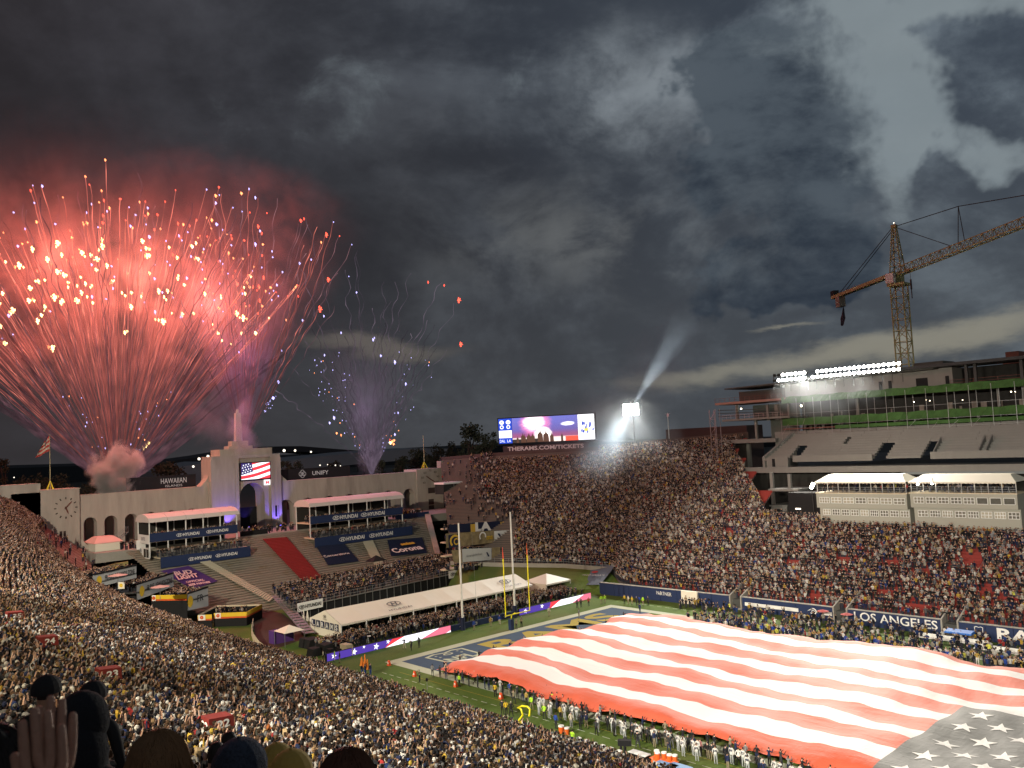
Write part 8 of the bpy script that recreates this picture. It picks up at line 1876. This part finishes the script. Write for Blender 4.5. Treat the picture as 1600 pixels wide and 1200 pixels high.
MISC = [(656, 1066, 'khaki', 'black', 'cam', 2.2, 'camera operator in khaki vest on the grass outside the blue end zone corner'), (676, 1057, 'grey', 'charcoal', 'stand', .5, 'person in grey top standing on the white border at the end zone'), (697, 1054, 'cream', 'charcoal', 'walk', -1.0, 'person in pale top striding along the white border'), (718, 1073, 'lime', 'black', 'stand', 0, 'guard in lime green vest standing beside an orange marker'), (741, 1069, 'white', 'black', 'kneel', 0, 'photographer in white top crouching on the white border'), (774, 1089, 'yellow', 'black', 'stand', .4, 'guard in yellow jacket and black trousers beside the orange marker'), (782, 1081, 'white', 'white', 'heart', .2, 'person in white with dark stripes saluting near the flag'), (797, 1087, 'blue', 'khaki', 'back', .2, 'person in bright blue top and khaki trousers left of the crowd of guards'), (803, 1100, 'khaki', 'charcoal', 'cam', .4, 'photographer in khaki with a camera near the team area'), (791, 1118, 'yellow', 'black', 'stand', .5, 'guard in dark trousers and yellow vest by the small yellow loop'), (785, 1116, 'charcoal', 'black', 'stand', .5, 'person in charcoal beside the guard in yellow vest'), (799, 1120, 'black', 'black', 'hips', .5, 'person in black right of the guard in yellow vest'), (790, 1141, 'cream', 'charcoal', 'cam', .3, 'photographer in cream shirt nearest the crowd wall'), (817, 1148, 'yellow', 'black', 'stand', .2, 'guard with yellow vest standing inside the yellow loop frame'), (823, 1102, 'gold', 'black', 'stand', .1, 'guard in gold vest left of the blue shirted group'), (831, 1109, 'lime', 'khaki', 'back', .1, 'guard in lime vest and khaki trousers left of the blue shirted group'), (851, 1124, 'lime', 'charcoal', 'back', .1, 'guard in bright lime vest seen from behind below the blue group'), (863, 1104, 'lime', 'charcoal', 'back', 0, 'guard in lime vest, left of the pair next to the red top'), (871, 1104, 'lime', 'black', 'back', 0, 'guard in lime vest, right of the pair next to the red top'), (880, 1108, 'red', 'khaki', 'stand', 0, 'person in red top and khaki trousers next to the lime vests'), (876, 1126, 'gold', 'black', 'stand', 0, 'guard in gold vest standing alone below the red top'), (847, 1090, 'blue', 'blue', 'back', 0, 'person in long bright blue coat, left of the blue coated pair'), (855, 1093, 'blue', 'blue', 'back', 0, 'person in long bright blue coat, right of the blue coated pair'), (833, 1086, 'white', 'charcoal', 'back', 0, 'person in white hooded top left of the blue coats'), (840, 1090, 'grey', 'charcoal', 'back', 0, 'person in grey top between the white hood and the blue coats'), (869, 1139, 'blue', 'charcoal', 'stand', 0, 'person in blue top by the orange drink coolers at the crowd wall'), (895, 1166, 'lime', 'khaki', 'walk', .3, 'guard in lime vest walking by the equipment benches'), (602, 971+25, 'charcoal', 'black', 'stand', 1.6, 'person in dark outfit standing behind the left corner of the field'), (632, 1014, 'charcoal', 'cream', 'cam', -2.6, 'camera operator in front of the screen strip, standing'), (643, 1016, 'charcoal', 'black', 'kneel', -2.6, 'camera assistant crouching in front of the screen strip'), (655, 1012, 'black', 'black', 'stand', -2.8, 'person in black standing in front of the screen strip'), (523, 1034, 'lime', 'cream', 'stand', 2.6, 'guard in lime vest at the left end of the screen strip'), (531, 1036, 'black', 'khaki', 'stand', 2.8, 'person in black top and khaki trousers at the left end of the screen strip'), (551, 1025, 'cream', 'cream', 'stand', 2.6, 'person in pale clothes in front of the purple part of the screen strip'), (505, 1034, 'cream', 'black', 'stand', 2.6, 'person in cream top left of the screen strip'), (509, 1036, 'navy', 'black', 'stand', 2.6, 'person in navy top left of the screen strip'), (741, 985, 'blue', 'khaki', 'stand', -2, 'person in blue top before the navy barrier'), (767, 979, 'gold', 'khaki', 'stand', -2, 'person in gold top before the navy barrier'), (781, 976, 'blue', 'cream', 'stand', -2, 'person in blue top and pale trousers left of the goalpost base'), (807, 983, 'khaki', 'charcoal', 'stand', -1.8, 'person in khaki by the goalpost base, the left one'), (815, 980, 'khaki', 'black', 'stand', -1.8, 'person in khaki by the goalpost base, the right one'), (858, 963, 'cream', 'khaki', 'stand', -2, 'person in pale top before the right screen strip'), (902, 950, 'charcoal', 'black', 'stand', -2, 'person in red and black before the right screen strip, left one'), (908, 949, 'charcoal', 'black', 'stand', -2, 'person in dark top before the right screen strip, middle one'), (920, 947, 'red', 'black', 'stand', -2, 'person in dark red top before the right screen strip, right one'), (940, 944, 'lime', 'khaki', 'stand', -2.2, 'guard in lime vest at the right end of the screen strip, left one'), (945, 943, 'lime', 'khaki', 'stand', -2.2, 'guard in lime vest at the right end of the screen strip, right one'), (982, 944, 'cream', 'khaki', 'stand', 3, 'person in cream before the navy wall left of the cream panel'), (988, 945, 'yellow', 'khaki', 'stand', 3, 'person in yellow top just left of the cream panel'), (995, 946, 'charcoal', 'black', 'stand', 3, 'person in charcoal in front of the cream panel'), (976, 943, 'yellow', 'black', 'stand', 3, 'guard in yellow by the cream panel'), (1005, 946, 'lime', 'khaki', 'stand', 3, 'guard in lime vest right of the cream panel'), (1013, 946, 'charcoal', 'black', 'stand', 3, 'person in charcoal right of the cream panel'), (1000, 958, 'navy', 'navy', 'stand', 0, 'person in navy standing near the far corner of the flag'), (999, 936+9, 'blue', 'navy', 'stand', 3, 'person in blue and navy by the field wall'), (905, 966, 'grey', 'khaki', 'stand', 2, 'person in grey standing behind the far edge of the end zone')]
for x, y, t_, tr, ps, rt, lb in MISC: put(x, y, rt, ps, colset(t_, tr, rf.choice(('black', 'brown', 'cream', 'black'))), lb)
# cheer squad with orange poms
for i, (x, y) in enumerate(((566, 1056), (571, 1057), (579, 1056))): put(x, y, -1.2, 'up' if i == 1 else 'stand', colset('navy', 'blue'), 'performer in blue holding orange streamers, %s of the three on the grass' % ('leftmost', 'middle one', 'rightmost')[i])
pm = thing('streamer_poles', 'orange streamers raised on poles by the performers on the grass', 'streamers', tuple(at(570, 1055, Z=0)))
for x, y0, y1 in ((565, 1040, 1026), (570, 1042, 1022), (574, 1046, 1030)):
    p, q = at(x, y0, X=at(x, 1056, Z=0).x), at(x, y1, X=at(x, 1056, Z=0).x); b = MB(); b.tube(p, q, .28, 6, .06); obj('streamer', b, mat('bright_orange_cloth', (.75, .22, .03), .8), pm)
# far side: the home team as individuals where they show largest
GF = 'players and staff in blue and gold on the far sideline'
n_ = 0
for k in range(56):
    x = 17.5-k*.82+rf.uniform(-.2, .2); y = 20.3+rf.uniform(-.4, 1.0)+(1.2 if k % 2 else 0); tp_ = rf.choice(('blue', 'blue', 'blue', 'navy', 'gold', 'white')); tr = rf.choice(('gold', 'gold', 'white', 'navy', 'khaki'))
    person(x, y, 0, math.pi+rf.uniform(-.4, .4), rf.choice(('heart', 'stand', 'back', 'stand')), colset(tp_, tr, rf.choice(('black', 'brown', 'gold'))), 'team member in %s top and %s trousers, %s from the right on the far sideline' % (tp_, tr, nth(k+1)), GF, 1.05)
pts = [(x, rng.uniform(21, 29.5), 0) for x in rng.uniform(-36, 19, 280)]+[(x, rng.uniform(19.8, 21.5), 0) for x in rng.uniform(-34, 19, 80)]+[(x, rng.uniform(30, 34.4), 0) for x in rng.uniform(-45, 19, 150)]
crowd('sideline_crowd', 'players, photographers and staff crowding the far sideline', np.array(pts), rng.choice([0., math.pi], len(pts)), w=[.12, .12, .08, .14, .18, .10, .06, .04, .05, .10, .05, .02, .02, .01, .03])
# markers, loop frame, coolers, benches, cameras
for i, (x, y) in enumerate(((608, 1040), (648, 1057), (712, 1073), (783, 1092), (703, 1048))):
    p = at(x, y, Z=0); t = thing('yard_marker', 'orange sideline marker, %s' % ('at the outer end zone corner', 'beside the dashed line near the corner', 'by the lime vested guard', 'by the yellow jacketed guard', 'on the white border near the striding person')[i], 'marker', tuple(p)); b = MB(); b.hexa([p+Vector(v) for v in ((-.28, -.22, 0), (.28, -.22, 0), (.28, .22, 0), (-.28, .22, 0))], [p+Vector(v) for v in ((-.2, -.06, .75), (.2, -.06, .75), (.2, .06, .75), (-.2, .06, .75))]); obj('pad', b, mat('fluorescent_orange', (.75, .10, .03), .6), t); b = MB(); b.box(p.x-.12, p.x+.12, p.y-.2, p.y-.15, .25, .5); obj('number_patch', b, whitep, t)
lp = thing('loop_frame', 'bent bright yellow tube frame standing on the grass by the guards', 'frame', tuple(at(815, 1136, Z=0))); q = [at(x, y, Y=at(815, 1138, Z=0).y) for x, y in ((810, 1139), (811, 1125), (817, 1117), (814, 1108), (809, 1106), (816, 1103), (824, 1104), (828, 1108), (827, 1119))]; b = MB(); b.path(q, .11, 6); obj('tube', b, yel, lp, smooth=True)
def cooler(x, y, z, r, h, label):
    t = thing('drink_cooler', label, 'cooler', (x, y, z)); b = MB(); b.tube((x, y, z), (x, y, z+h), r*.85, 10, r); obj('drum', b, mat('orange_plastic', (.70, .13, .02), .4), t); b = MB(); b.tube((x, y, z+h), (x, y, z+h+.12), r*1.05, 10, r); obj('lid', b, whitep, t)
c0 = at(1030, 1186, Z=.9); tb = thing('drinks_table', 'grey topped table with a black cloth by the orange coolers', 'table', (c0.x-2, c0.y, 0)); b = MB(); b.box(c0.x-3.6, c0.x-1.4, c0.y-.4, c0.y+.5, .85, .92); obj('table_top', b, white, tb); b = MB(); b.box(c0.x-3.5, c0.x-1.5, c0.y-.35, c0.y+.45, .02, .84); obj('black_cloth', b, blackm, tb)
tb2 = thing('cooler_cart', 'orange sided cart carrying drink coolers near the crowd wall', 'cart', (c0.x, c0.y, 0)); b = MB(); b.box(c0.x-.9, c0.x+1.9, c0.y-.4, c0.y+.6, .35, .95); obj('box', b, mat('orange_plastic', (.70, .13, .02)), tb2)
for s2 in (-.7, 1.6):
    for s3 in (-.35, .45): b = MB(); b.tube((c0.x+s2, c0.y+s3, .17), (c0.x+s2, c0.y+s3+.08, .17), .17, 8); obj('wheel', b, blackm, tb2)
for i, (dx, dy) in enumerate(((-.5, .3), (.35, .35), (1.1, .2), (1.6, .4), (-.1, -.1))): cooler(c0.x+dx, c0.y+dy, .95, .26, .5, 'orange drink cooler with white lid, %s on the cart' % ('leftmost', 'second from left at the back', 'third from left', 'rightmost', 'front one')[i])
c1 = at(877, 1138, Z=.5); cooler(c1.x, c1.y, 0, .32, .7, 'orange box cooler with white lid standing by the near crowd wall'); cooler(c1.x+.75, c1.y+.1, 0, .28, .6, 'smaller orange cooler with white lid beside the box cooler')
for i, (x, y, lb) in enumerate(((940, 1178, 'blue covered equipment trunk behind the metal barrier'), (1040, 1197, 'bright blue topped table at the bottom edge below the coolers'), (1062, 1200, 'second bright blue topped table at the bottom edge'))):
    p = at(x, y, Z=.9); t = thing('equipment_trunk' if i == 0 else 'blue_table', lb, 'trunk' if i == 0 else 'table', (p.x, p.y, 0)); b = MB(); b.box(p.x-1.1, p.x+1.1, p.y-.6, p.y+.6, .85 if i else 0, 1.0); obj('top' if i else 'body', b, mat('bright_blue_cover', (.03, .14, .48), .6), t); b = MB(); b.box(p.x-1.12, p.x+1.12, p.y-.62, p.y+.62, 1.0, 1.05); obj('lid', b, mat('pale_blue_edge', (.2, .35, .6), .6), t)
    if i:
        for s2 in (-1, 1): b = MB(); b.tube((p.x+s2, p.y, 0), (p.x+s2, p.y, .85), .05, 4); obj('leg', b, steel, t)
e0, e1 = at(905, 1156, Z=1.1), at(968, 1176, Z=1.1); bn_ = thing('team_bench', 'long grey team bench with small heaters behind the near sideline', 'bench', tuple((e0+e1)/2)); d = (e1-e0).normalized(); n2 = Vector((-d.y, d.x, 0))
b = MB(); b.obox((e0+e1)/2-Vector((0, 0, .35)), d*((e1-e0).length/2), n2*.1, (0, 0, .45)); obj('back_board', b, mat('grey_bench_metal', (.30, .31, .27), .5), bn_)
b = MB(); b.obox((e0+e1)/2+n2*.35-Vector((0, 0, .6)), d*((e1-e0).length/2), n2*.28, (0, 0, .04)); obj('seat', b, mat('grey_bench_metal', (.30, .31, .27)), bn_)
for k in range(6): p = e0.lerp(e1, k/5); b = MB(); b.obox(p+Vector((0, 0, .18)), d*.22, n2*.16, (0, 0, .06)); obj('heater', b, whitep, bn_); b = MB(); b.tube(p, (p.x, p.y, 0), .05, 4); obj('leg', b, steel, bn_)
# television camera on its pedestal
tv_ = thing('television_camera', 'large black television camera rig rising before the coolers', 'camera', tuple(at(977, 1192, Z=0))); p = at(977, 1180, Z=1.2)
b = MB(); b.tube((p.x, p.y, 0), (p.x, p.y, 2.0), .22, 8, .14); obj('pedestal', b, blackm, tv_); b = MB(); b.obox((p.x, p.y, 2.4), (.55, .35, 0), (-.15, .22, 0), (0, 0, .26)); obj('camera_body', b, blackm, tv_); b = MB(); b.tube((p.x-.4, p.y+.5, 2.4), (p.x-.75, p.y+1.0, 2.35), .17, 8, .22); obj('lens', b, blackm, tv_)
for k in range(3): a = k*2.09; b = MB(); b.tube((p.x, p.y, .6), (p.x+.8*math.cos(a), p.y+.8*math.sin(a), 0), .05, 4); obj('leg', b, blackm, tv_)
put(971, 1188, .2, 'cam', colset('black', 'black'), 'camera operator in black beside the large camera rig'); put(997, 1170, .4, 'cam', colset('black', 'charcoal'), 'person in black carrying a shoulder camera right of the camera rig')
for i, (x, y, h, lb) in enumerate(((669, 1112, 4.6, 'thin tall microphone pole rising from the near crowd edge'), (728, 1136, 3.2, 'dark thin pole at the edge of the near crowd'))):
    p = at(x, y, Z=1.0); t = thing('microphone_pole', lb, 'pole', (p.x, p.y, 0)); b = MB(); b.tube((p.x, p.y, 0), (p.x, p.y, h), .035, 5); obj('pole', b, steel if i == 0 else blackm, t); b = MB(); b.ball((p.x, p.y, h+.1), .16, 6, 4, sz=1.5); obj('wind_cover', b, blackm, t)
# umbrellas and blue sunshade on the far sideline
for x, y, c_, lb in ((1286, 955, redv, 'red umbrella against the far field wall left of the stair gap'), (1323, 960, redv, 'red umbrella in front of the first letters of LOS ANGELES'),):
    p = at(x, y, Y=33.6); t = thing('umbrella', lb, 'umbrella', (p.x, p.y, 0)); b = MB(); 
    for k in range(8): a0, a1 = math.pi*k/4, math.pi*(k+1)/4; b.poly([(p.x, p.y, p.z+.3), (p.x+1.0*math.cos(a0), p.y+1.0*math.sin(a0), p.z), (p.x+1.0*math.cos(a1), p.y+1.0*math.sin(a1), p.z)])
    obj('canopy', b, c_, t); b = MB(); b.tube((p.x, p.y, 0), (p.x, p.y, p.z+.3), .04, 4); obj('pole', b, steel, t)
p = at(1499, 988, Y=32.4); t = thing('sunshade', 'bright blue bench sunshade below the gap before RAMS', 'canopy', (p.x, 32.4, 0)); b = MB(); b.hexa([(p.x-1.9, 31.6, p.z-.12), (p.x+1.9, 31.6, p.z-.12), (p.x+1.9, 33.2, p.z-.05), (p.x-1.9, 33.2, p.z-.05)], [(p.x-1.8, 31.7, p.z+.1), (p.x+1.8, 31.7, p.z+.1), (p.x+1.8, 33.1, p.z+.3), (p.x-1.8, 33.1, p.z+.3)]); obj('canopy', b, mat('bright_blue_cover', (.03, .14, .48)), t)
for s2 in (-1.7, 1.7): b = MB(); b.tube((p.x+s2, 33, 0), (p.x+s2, 33, p.z), .05, 4); obj('leg', b, steel, t)
b = MB(); b.box(-1, 9, 30.4, 30.9, .45, .6); b.box(-1, 9, 30.9, 31.0, .6, 1.1); tag(obj('team_bench', b, whitep), 'long white team bench on the far sideline below LOS ANGELES', 'bench')
b = MB(); b.box(8, 16, 28.0, 28.5, .45, .6); b.box(8, 16, 28.5, 28.6, .6, 1.1); tag(obj('team_bench', b, whitep), 'long white team bench on the far sideline below RAMS', 'bench')
# nearest spectators of the near crowd, each an object of its own
tops = ('black', 'charcoal', 'navy', 'white', 'cream', 'grey', 'gold', 'blue', 'khaki', 'red', 'black', 'charcoal', 'black'); NP2, NF2 = NP_[:NIND], NF[:NIND]
for p, a in zip(NP2, NF2):
    tp_ = rf.choice(tops); ps = rf.choice(('stand', 'phone', 'fold', 'heart', 'stand', 'up', 'cam')); hr = rf.choice(('black', 'brown', 'brown', 'black', 'white', 'navy', 'gold', 'cream', 'grey'))
    act = {'stand': 'standing', 'phone': 'holding up one hand', 'fold': 'with folded arms', 'heart': 'with hand on heart', 'up': 'with both arms raised', 'cam': 'holding up a camera'}[ps]
    person(p[0], p[1], p[2], a+rf.gauss(0, .25), ps, colset(tp_, rf.choice(('black', 'navy', 'charcoal')), hr), 'spectator in %s top, %s hair, %s' % (tp_, hr, act)+', %s nearest in the crowd' % nth(list(map(tuple, NP2)).index(tuple(p))+1), 'nearest spectators of the near crowd')

# ------------------------------------------------------------------ foreground: raised hand and dark heads just below the camera
def head_person(label, c, cols, hair='short', facing=0., yaw=.75, hs=1., arms=(a_dn, a_dn)):
    """body with its head centre at c (found in the photograph at its true distance)"""
    me = pose(arms, None, 0, 2, 'person'); zc = 1.665*hs; o = bpy.data.objects.new('person', me); C.objects.link(o); o.location = (c.x, c.y, c.z-zc); o.scale = (hs, hs, hs); o.rotation_euler = (0, 0, yaw)
    o['label'] = label; o['category'] = 'person'
    for i, m_ in enumerate(cols): o.material_slots[i].link = 'OBJECT'; o.material_slots[i].material = m_
    # ears and nose give the head its shape
    for s in (-1, 1): b = MB(); b.ball((s*.092, .02, 1.64), .022, 6, 4, 0, 1.6); e = bpy.data.objects.new('ear', b.mesh('ear', [cols[2]], smooth=True)); C.objects.link(e); e.parent = o
    b = MB(); b.ball((0, .128, 1.635), .016, 6, 4, 0, 1.7); e = bpy.data.objects.new('nose', b.mesh('nose', [cols[2]], smooth=True)); C.objects.link(e); e.parent = o
    return o
def strands(parent, c, rx, ry, rz, n, m, length=.25, name='hair', down=1., rad=.0035):
    b = MB(); rr = random.Random(n)
    for k in range(n):
        th = rr.uniform(0, 6.283); ph = math.acos(rr.uniform(-.15, 1)); d = Vector((math.sin(ph)*math.cos(th), math.sin(ph)*math.sin(th), math.cos(ph)))
        if d.y > .55 and d.z < .55: continue
        p = Vector(c)+Vector((d.x*rx, d.y*ry, d.z*rz)); pts = [p]; L = length*rr.uniform(.7, 1.1); v = Vector((d.x*.15, d.y*.15-.03, -.35)).normalized()
        for i in range(5):
            v = (v+Vector((-d.x*.05+rr.gauss(0, .12), -d.y*.05+rr.gauss(0, .12), -.55*down))).normalized(); q = pts[-1]+v*L/5
            w_ = q-Vector(c); e = math.sqrt((w_.x/rx)**2+(w_.y/ry)**2+(max(w_.z, 0)/rz)**2)
            if e < 1: q = Vector(c)+Vector((w_.x/e, w_.y/e, w_.z if w_.z < 0 else w_.z/e))
            pts.append(q)
        b.path(pts, [rad, rad, rad*.9, rad*.7, rad*.5, rad*.3], 3)
    b.ball(c, 1, 12, 8, 0); nb2 = 13 if False else None
    k0 = len(b.v)-12*9
    for i in range(k0, len(b.v)): v = Vector(b.v[i])-Vector(c); b.v[i] = tuple(Vector(c)+Vector((v.x*rx, v.y*ry, v.z*rz)))
    h = bpy.data.objects.new(name, b.mesh(name, [m], smooth=True)); C.objects.link(h); h.parent = parent; h['kind'] = 'stuff'; return h
def cap(parent, m, c=(0, .03, 1.67), r=.118, brim=True, knit=False):
    b = MB(); n = 14
    for i in range(6):
        for k in range(n):
            q = []
            for u, v in ((i, k), (i+1, k), (i+1, k+1), (i, k+1)):
                th = math.pi/2*u/6*1.12; ph = 2*math.pi*v/n; q.append((c[0]+r*math.sin(th)*math.cos(ph), c[1]+r*1.12*math.sin(th)*math.sin(ph), c[2]+r*1.05*math.cos(th)))
            b.poly(q[::-1])
    if brim: b.hexa([(-.075, c[1]+.10, c[2]+.005), (.075, c[1]+.10, c[2]+.005), (.06, c[1]+.21, c[2]-.012), (-.06, c[1]+.21, c[2]-.012)], [(-.075, c[1]+.10, c[2]+.015), (.075, c[1]+.10, c[2]+.015), (.06, c[1]+.21, c[2]-.004), (-.06, c[1]+.21, c[2]-.004)])
    h = bpy.data.objects.new('cap', b.mesh('cap', [m], smooth=True)); C.objects.link(h); h.parent = parent
    b = MB(); b.ball((c[0], c[1], c[2]+r*1.05), .009, 6, 4); e = bpy.data.objects.new('button', b.mesh('button', [m])); C.objects.link(e); e.parent = h; return h
blond = mat('dark_blond_hair', (.16, .085, .038), .6, var=.3, scale=40); dkhair = mat('near_black_hair', (.012, .009, .008), .6); brownh = mat('red_brown_hair', (.075, .030, .016), .6, var=.3, scale=40)
SK = hm_skin
h1 = head_person('person with shoulder length dark blond hair seen from behind at the bottom edge', at(243, 1193, D=4.3), (CL['charcoal'], CL['black'], SK[0], blond, CL['black']), hs=1.0); strands(h1, (0, .02, 1.66), .125, .135, .14, 1500, blond, .36)
h2 = head_person('person with a big round black knitted hat right of the raised hand', at(124, 1140, D=5.2), (CL['black'], CL['black'], SK[1], dkhair, CL['black']))
b = MB(); b.ball((0, .02, 1.70), .135, 16, 10, 0, 1.15); b.ball((0, -.02, 1.55), .15, 14, 8, 0, 1.3); e = bpy.data.objects.new('knitted_hat', b.mesh('knitted_hat', [mat('black_wool', (.012, .013, .018), .95, bump=.6, scale=60, var=.3)], smooth=True)); C.objects.link(e); e.parent = h2
h3 = head_person('person in a black cap further down behind the raised hand', at(69, 1080, D=8.5), (CL['black'], CL['black'], SK[1], dkhair, CL['black'])); cap(h3, CL['black'])
h4 = head_person('person in a black cap between the hand and the numbered boxes', at(142, 1088, D=8.8), (CL['black'], CL['charcoal'], SK[1], dkhair, CL['black'])); cap(h4, CL['black'])
h5 = head_person('dark haired person in black with white collar at the bottom edge', at(336, 1178, D=8), (CL['black'], CL['black'], SK[0], dkhair, CL['black'])); b = MB(); b.tube((0, .01, 1.50), (0, .01, 1.55), .085, 10, .075); e = bpy.data.objects.new('collar', b.mesh('collar', [CL['white']])); C.objects.link(e); e.parent = h5
h6 = head_person('person in a dark blue speckled knitted hat at the bottom edge', at(370, 1204, D=4.6), (CL['navy'], CL['black'], SK[0], dkhair, CL['black'])); cap(h6, mat('speckled_blue_wool', (.05, .065, .10), .95, var=.9, scale=90, bump=.8), brim=False, r=.13)
h7 = head_person('dark haired person leaning at the bottom edge beside the blue hat', at(356, 1160, D=8.6), (CL['black'], CL['black'], SK[0], dkhair, CL['black']))
h8 = head_person('person in a yellow and black cap at the bottom edge', at(430, 1192, D=6.8), (CL['charcoal'], CL['black'], SK[1], dkhair, CL['black'])); cap(h8, CL['gold'])
h9 = head_person('person with red brown hair cut off by the bottom edge', at(540, 1222, D=4.2), (CL['brown'], CL['black'], SK[0], brownh, CL['black']), hs=1.02); strands(h9, (0, .02, 1.66), .128, .135, .14, 1300, brownh, .25)
h10 = head_person('person in a gold cap cut off by the bottom edge', at(452, 1212, D=5.2), (CL['gold'], CL['black'], SK[1], dkhair, CL['black'])); cap(h10, CL['gold'], brim=False)
h11 = head_person('person in a dark coat at the left edge below the raised hand', at(-42, 1220, D=2.6), (CL['charcoal'], CL['black'], SK[1], dkhair, CL['black'])); strands(h11, (0, .02, 1.66), .115, .13, .13, 900, dkhair, .2)

# the raised pair of hands
def hand_mesh(flat=1.):
    """right hand, fingers up +Z, palm facing +Y; palm, five separate bent fingers, wrist and forearm, one surface"""
    J = [(0, 0, 0, .030, .020), (-.022, 0, .045, .020, .015), (.0, 0, .05, .021, .015), (.024, 0, .045, .020, .015), (0, 0, -.055, .029, .024), (0, -.01, -.16, .033, .030), (0, -.03, -.30, .043, .040)]
    E_ = [(0, 1), (0, 2), (0, 3), (0, 4), (4, 5), (5, 6)]
    F4 = [(1, -.031, .088, (.040, .026, .020), -.005), (2, -.0105, .094, (.046, .030, .022), .0), (2, .0105, .090, (.043, .028, .021), .005), (3, .031, .080, (.033, .021, .018), .03)]
    for root, x, z0, L, sp_ in F4:
        b = len(J); z = z0; y = 0; a = .06; J.append((x, y, z, .0122, .0115)); E_.append((root, b)); px_ = x
        for i, l in enumerate(L):
            a += .13; px_ += math.sin(sp_)*l; z += math.cos(a)*l; y += math.sin(a)*l; J.append((px_, y, z, (.0112-.0010*i), (.0104-.0009*i))); E_.append((b+i, b+i+1))
    b = len(J); J += [(-.036, .006, .000, .015), (-.058, .012, .030, .0122), (-.070, .018, .058, .0108), (-.075, .024, .082, .0092)]; E_ += [(0, b), (b, b+1), (b+1, b+2), (b+2, b+3)]
    me = skin_body([(j[0], j[1], j[2], j[3], j[4] if len(j) > 4 else j[3]) for j in J], E_, [2]*len(E_), 'hand', 2); return me
hskin = mat('shaded_warm_skin', (.34, .19, .135), .6, var=.10, scale=55, bump=.35)
nailm = mat('finger_nail', (.40, .25, .20), .35)
def place_hand(parent, c, scale, mirror=False, tilt=0., yaw=0., roll=0.):
    me = hand_mesh(); me.polygons.foreach_set('material_index', [0]*len(me.polygons)); me.materials.clear(); me.materials.append(hskin)
    o = bpy.data.objects.new('hand', me); C.objects.link(o); o.parent = parent
    view = (Vector(CP)-c).normalized(); zax = Vector(_u2); zax = (zax+Vector(_r2)*tilt).normalized(); yax = (-view).normalized(); yax = (yax-zax*yax.dot(zax)).normalized(); xax = yax.cross(zax)
    Mx = Matrix((xax, yax, zax)).transposed().to_4x4(); Mx = Mx @ Matrix.Rotation(yaw, 4, 'Z') @ Matrix.Rotation(roll, 4, 'X'); S = Matrix.Diagonal((-scale if mirror else scale, scale, scale, 1)); T_ = Matrix.Translation(c)
    o.matrix_basis = Matrix.Translation(-wloc(parent)) @ T_ @ Mx @ S; return o
hp_ = thing('raised_hands', 'pair of dark raised hands clapping at the lower left corner', 'hands', tuple(at(62, 1150, D=1.5)))
place_hand(hp_, at(70, 1264, D=2.0), 1.0, False, -.02, .15, 0)
place_hand(hp_, at(84, 1232, D=2.14), .97, False, .05, .1, -.1)
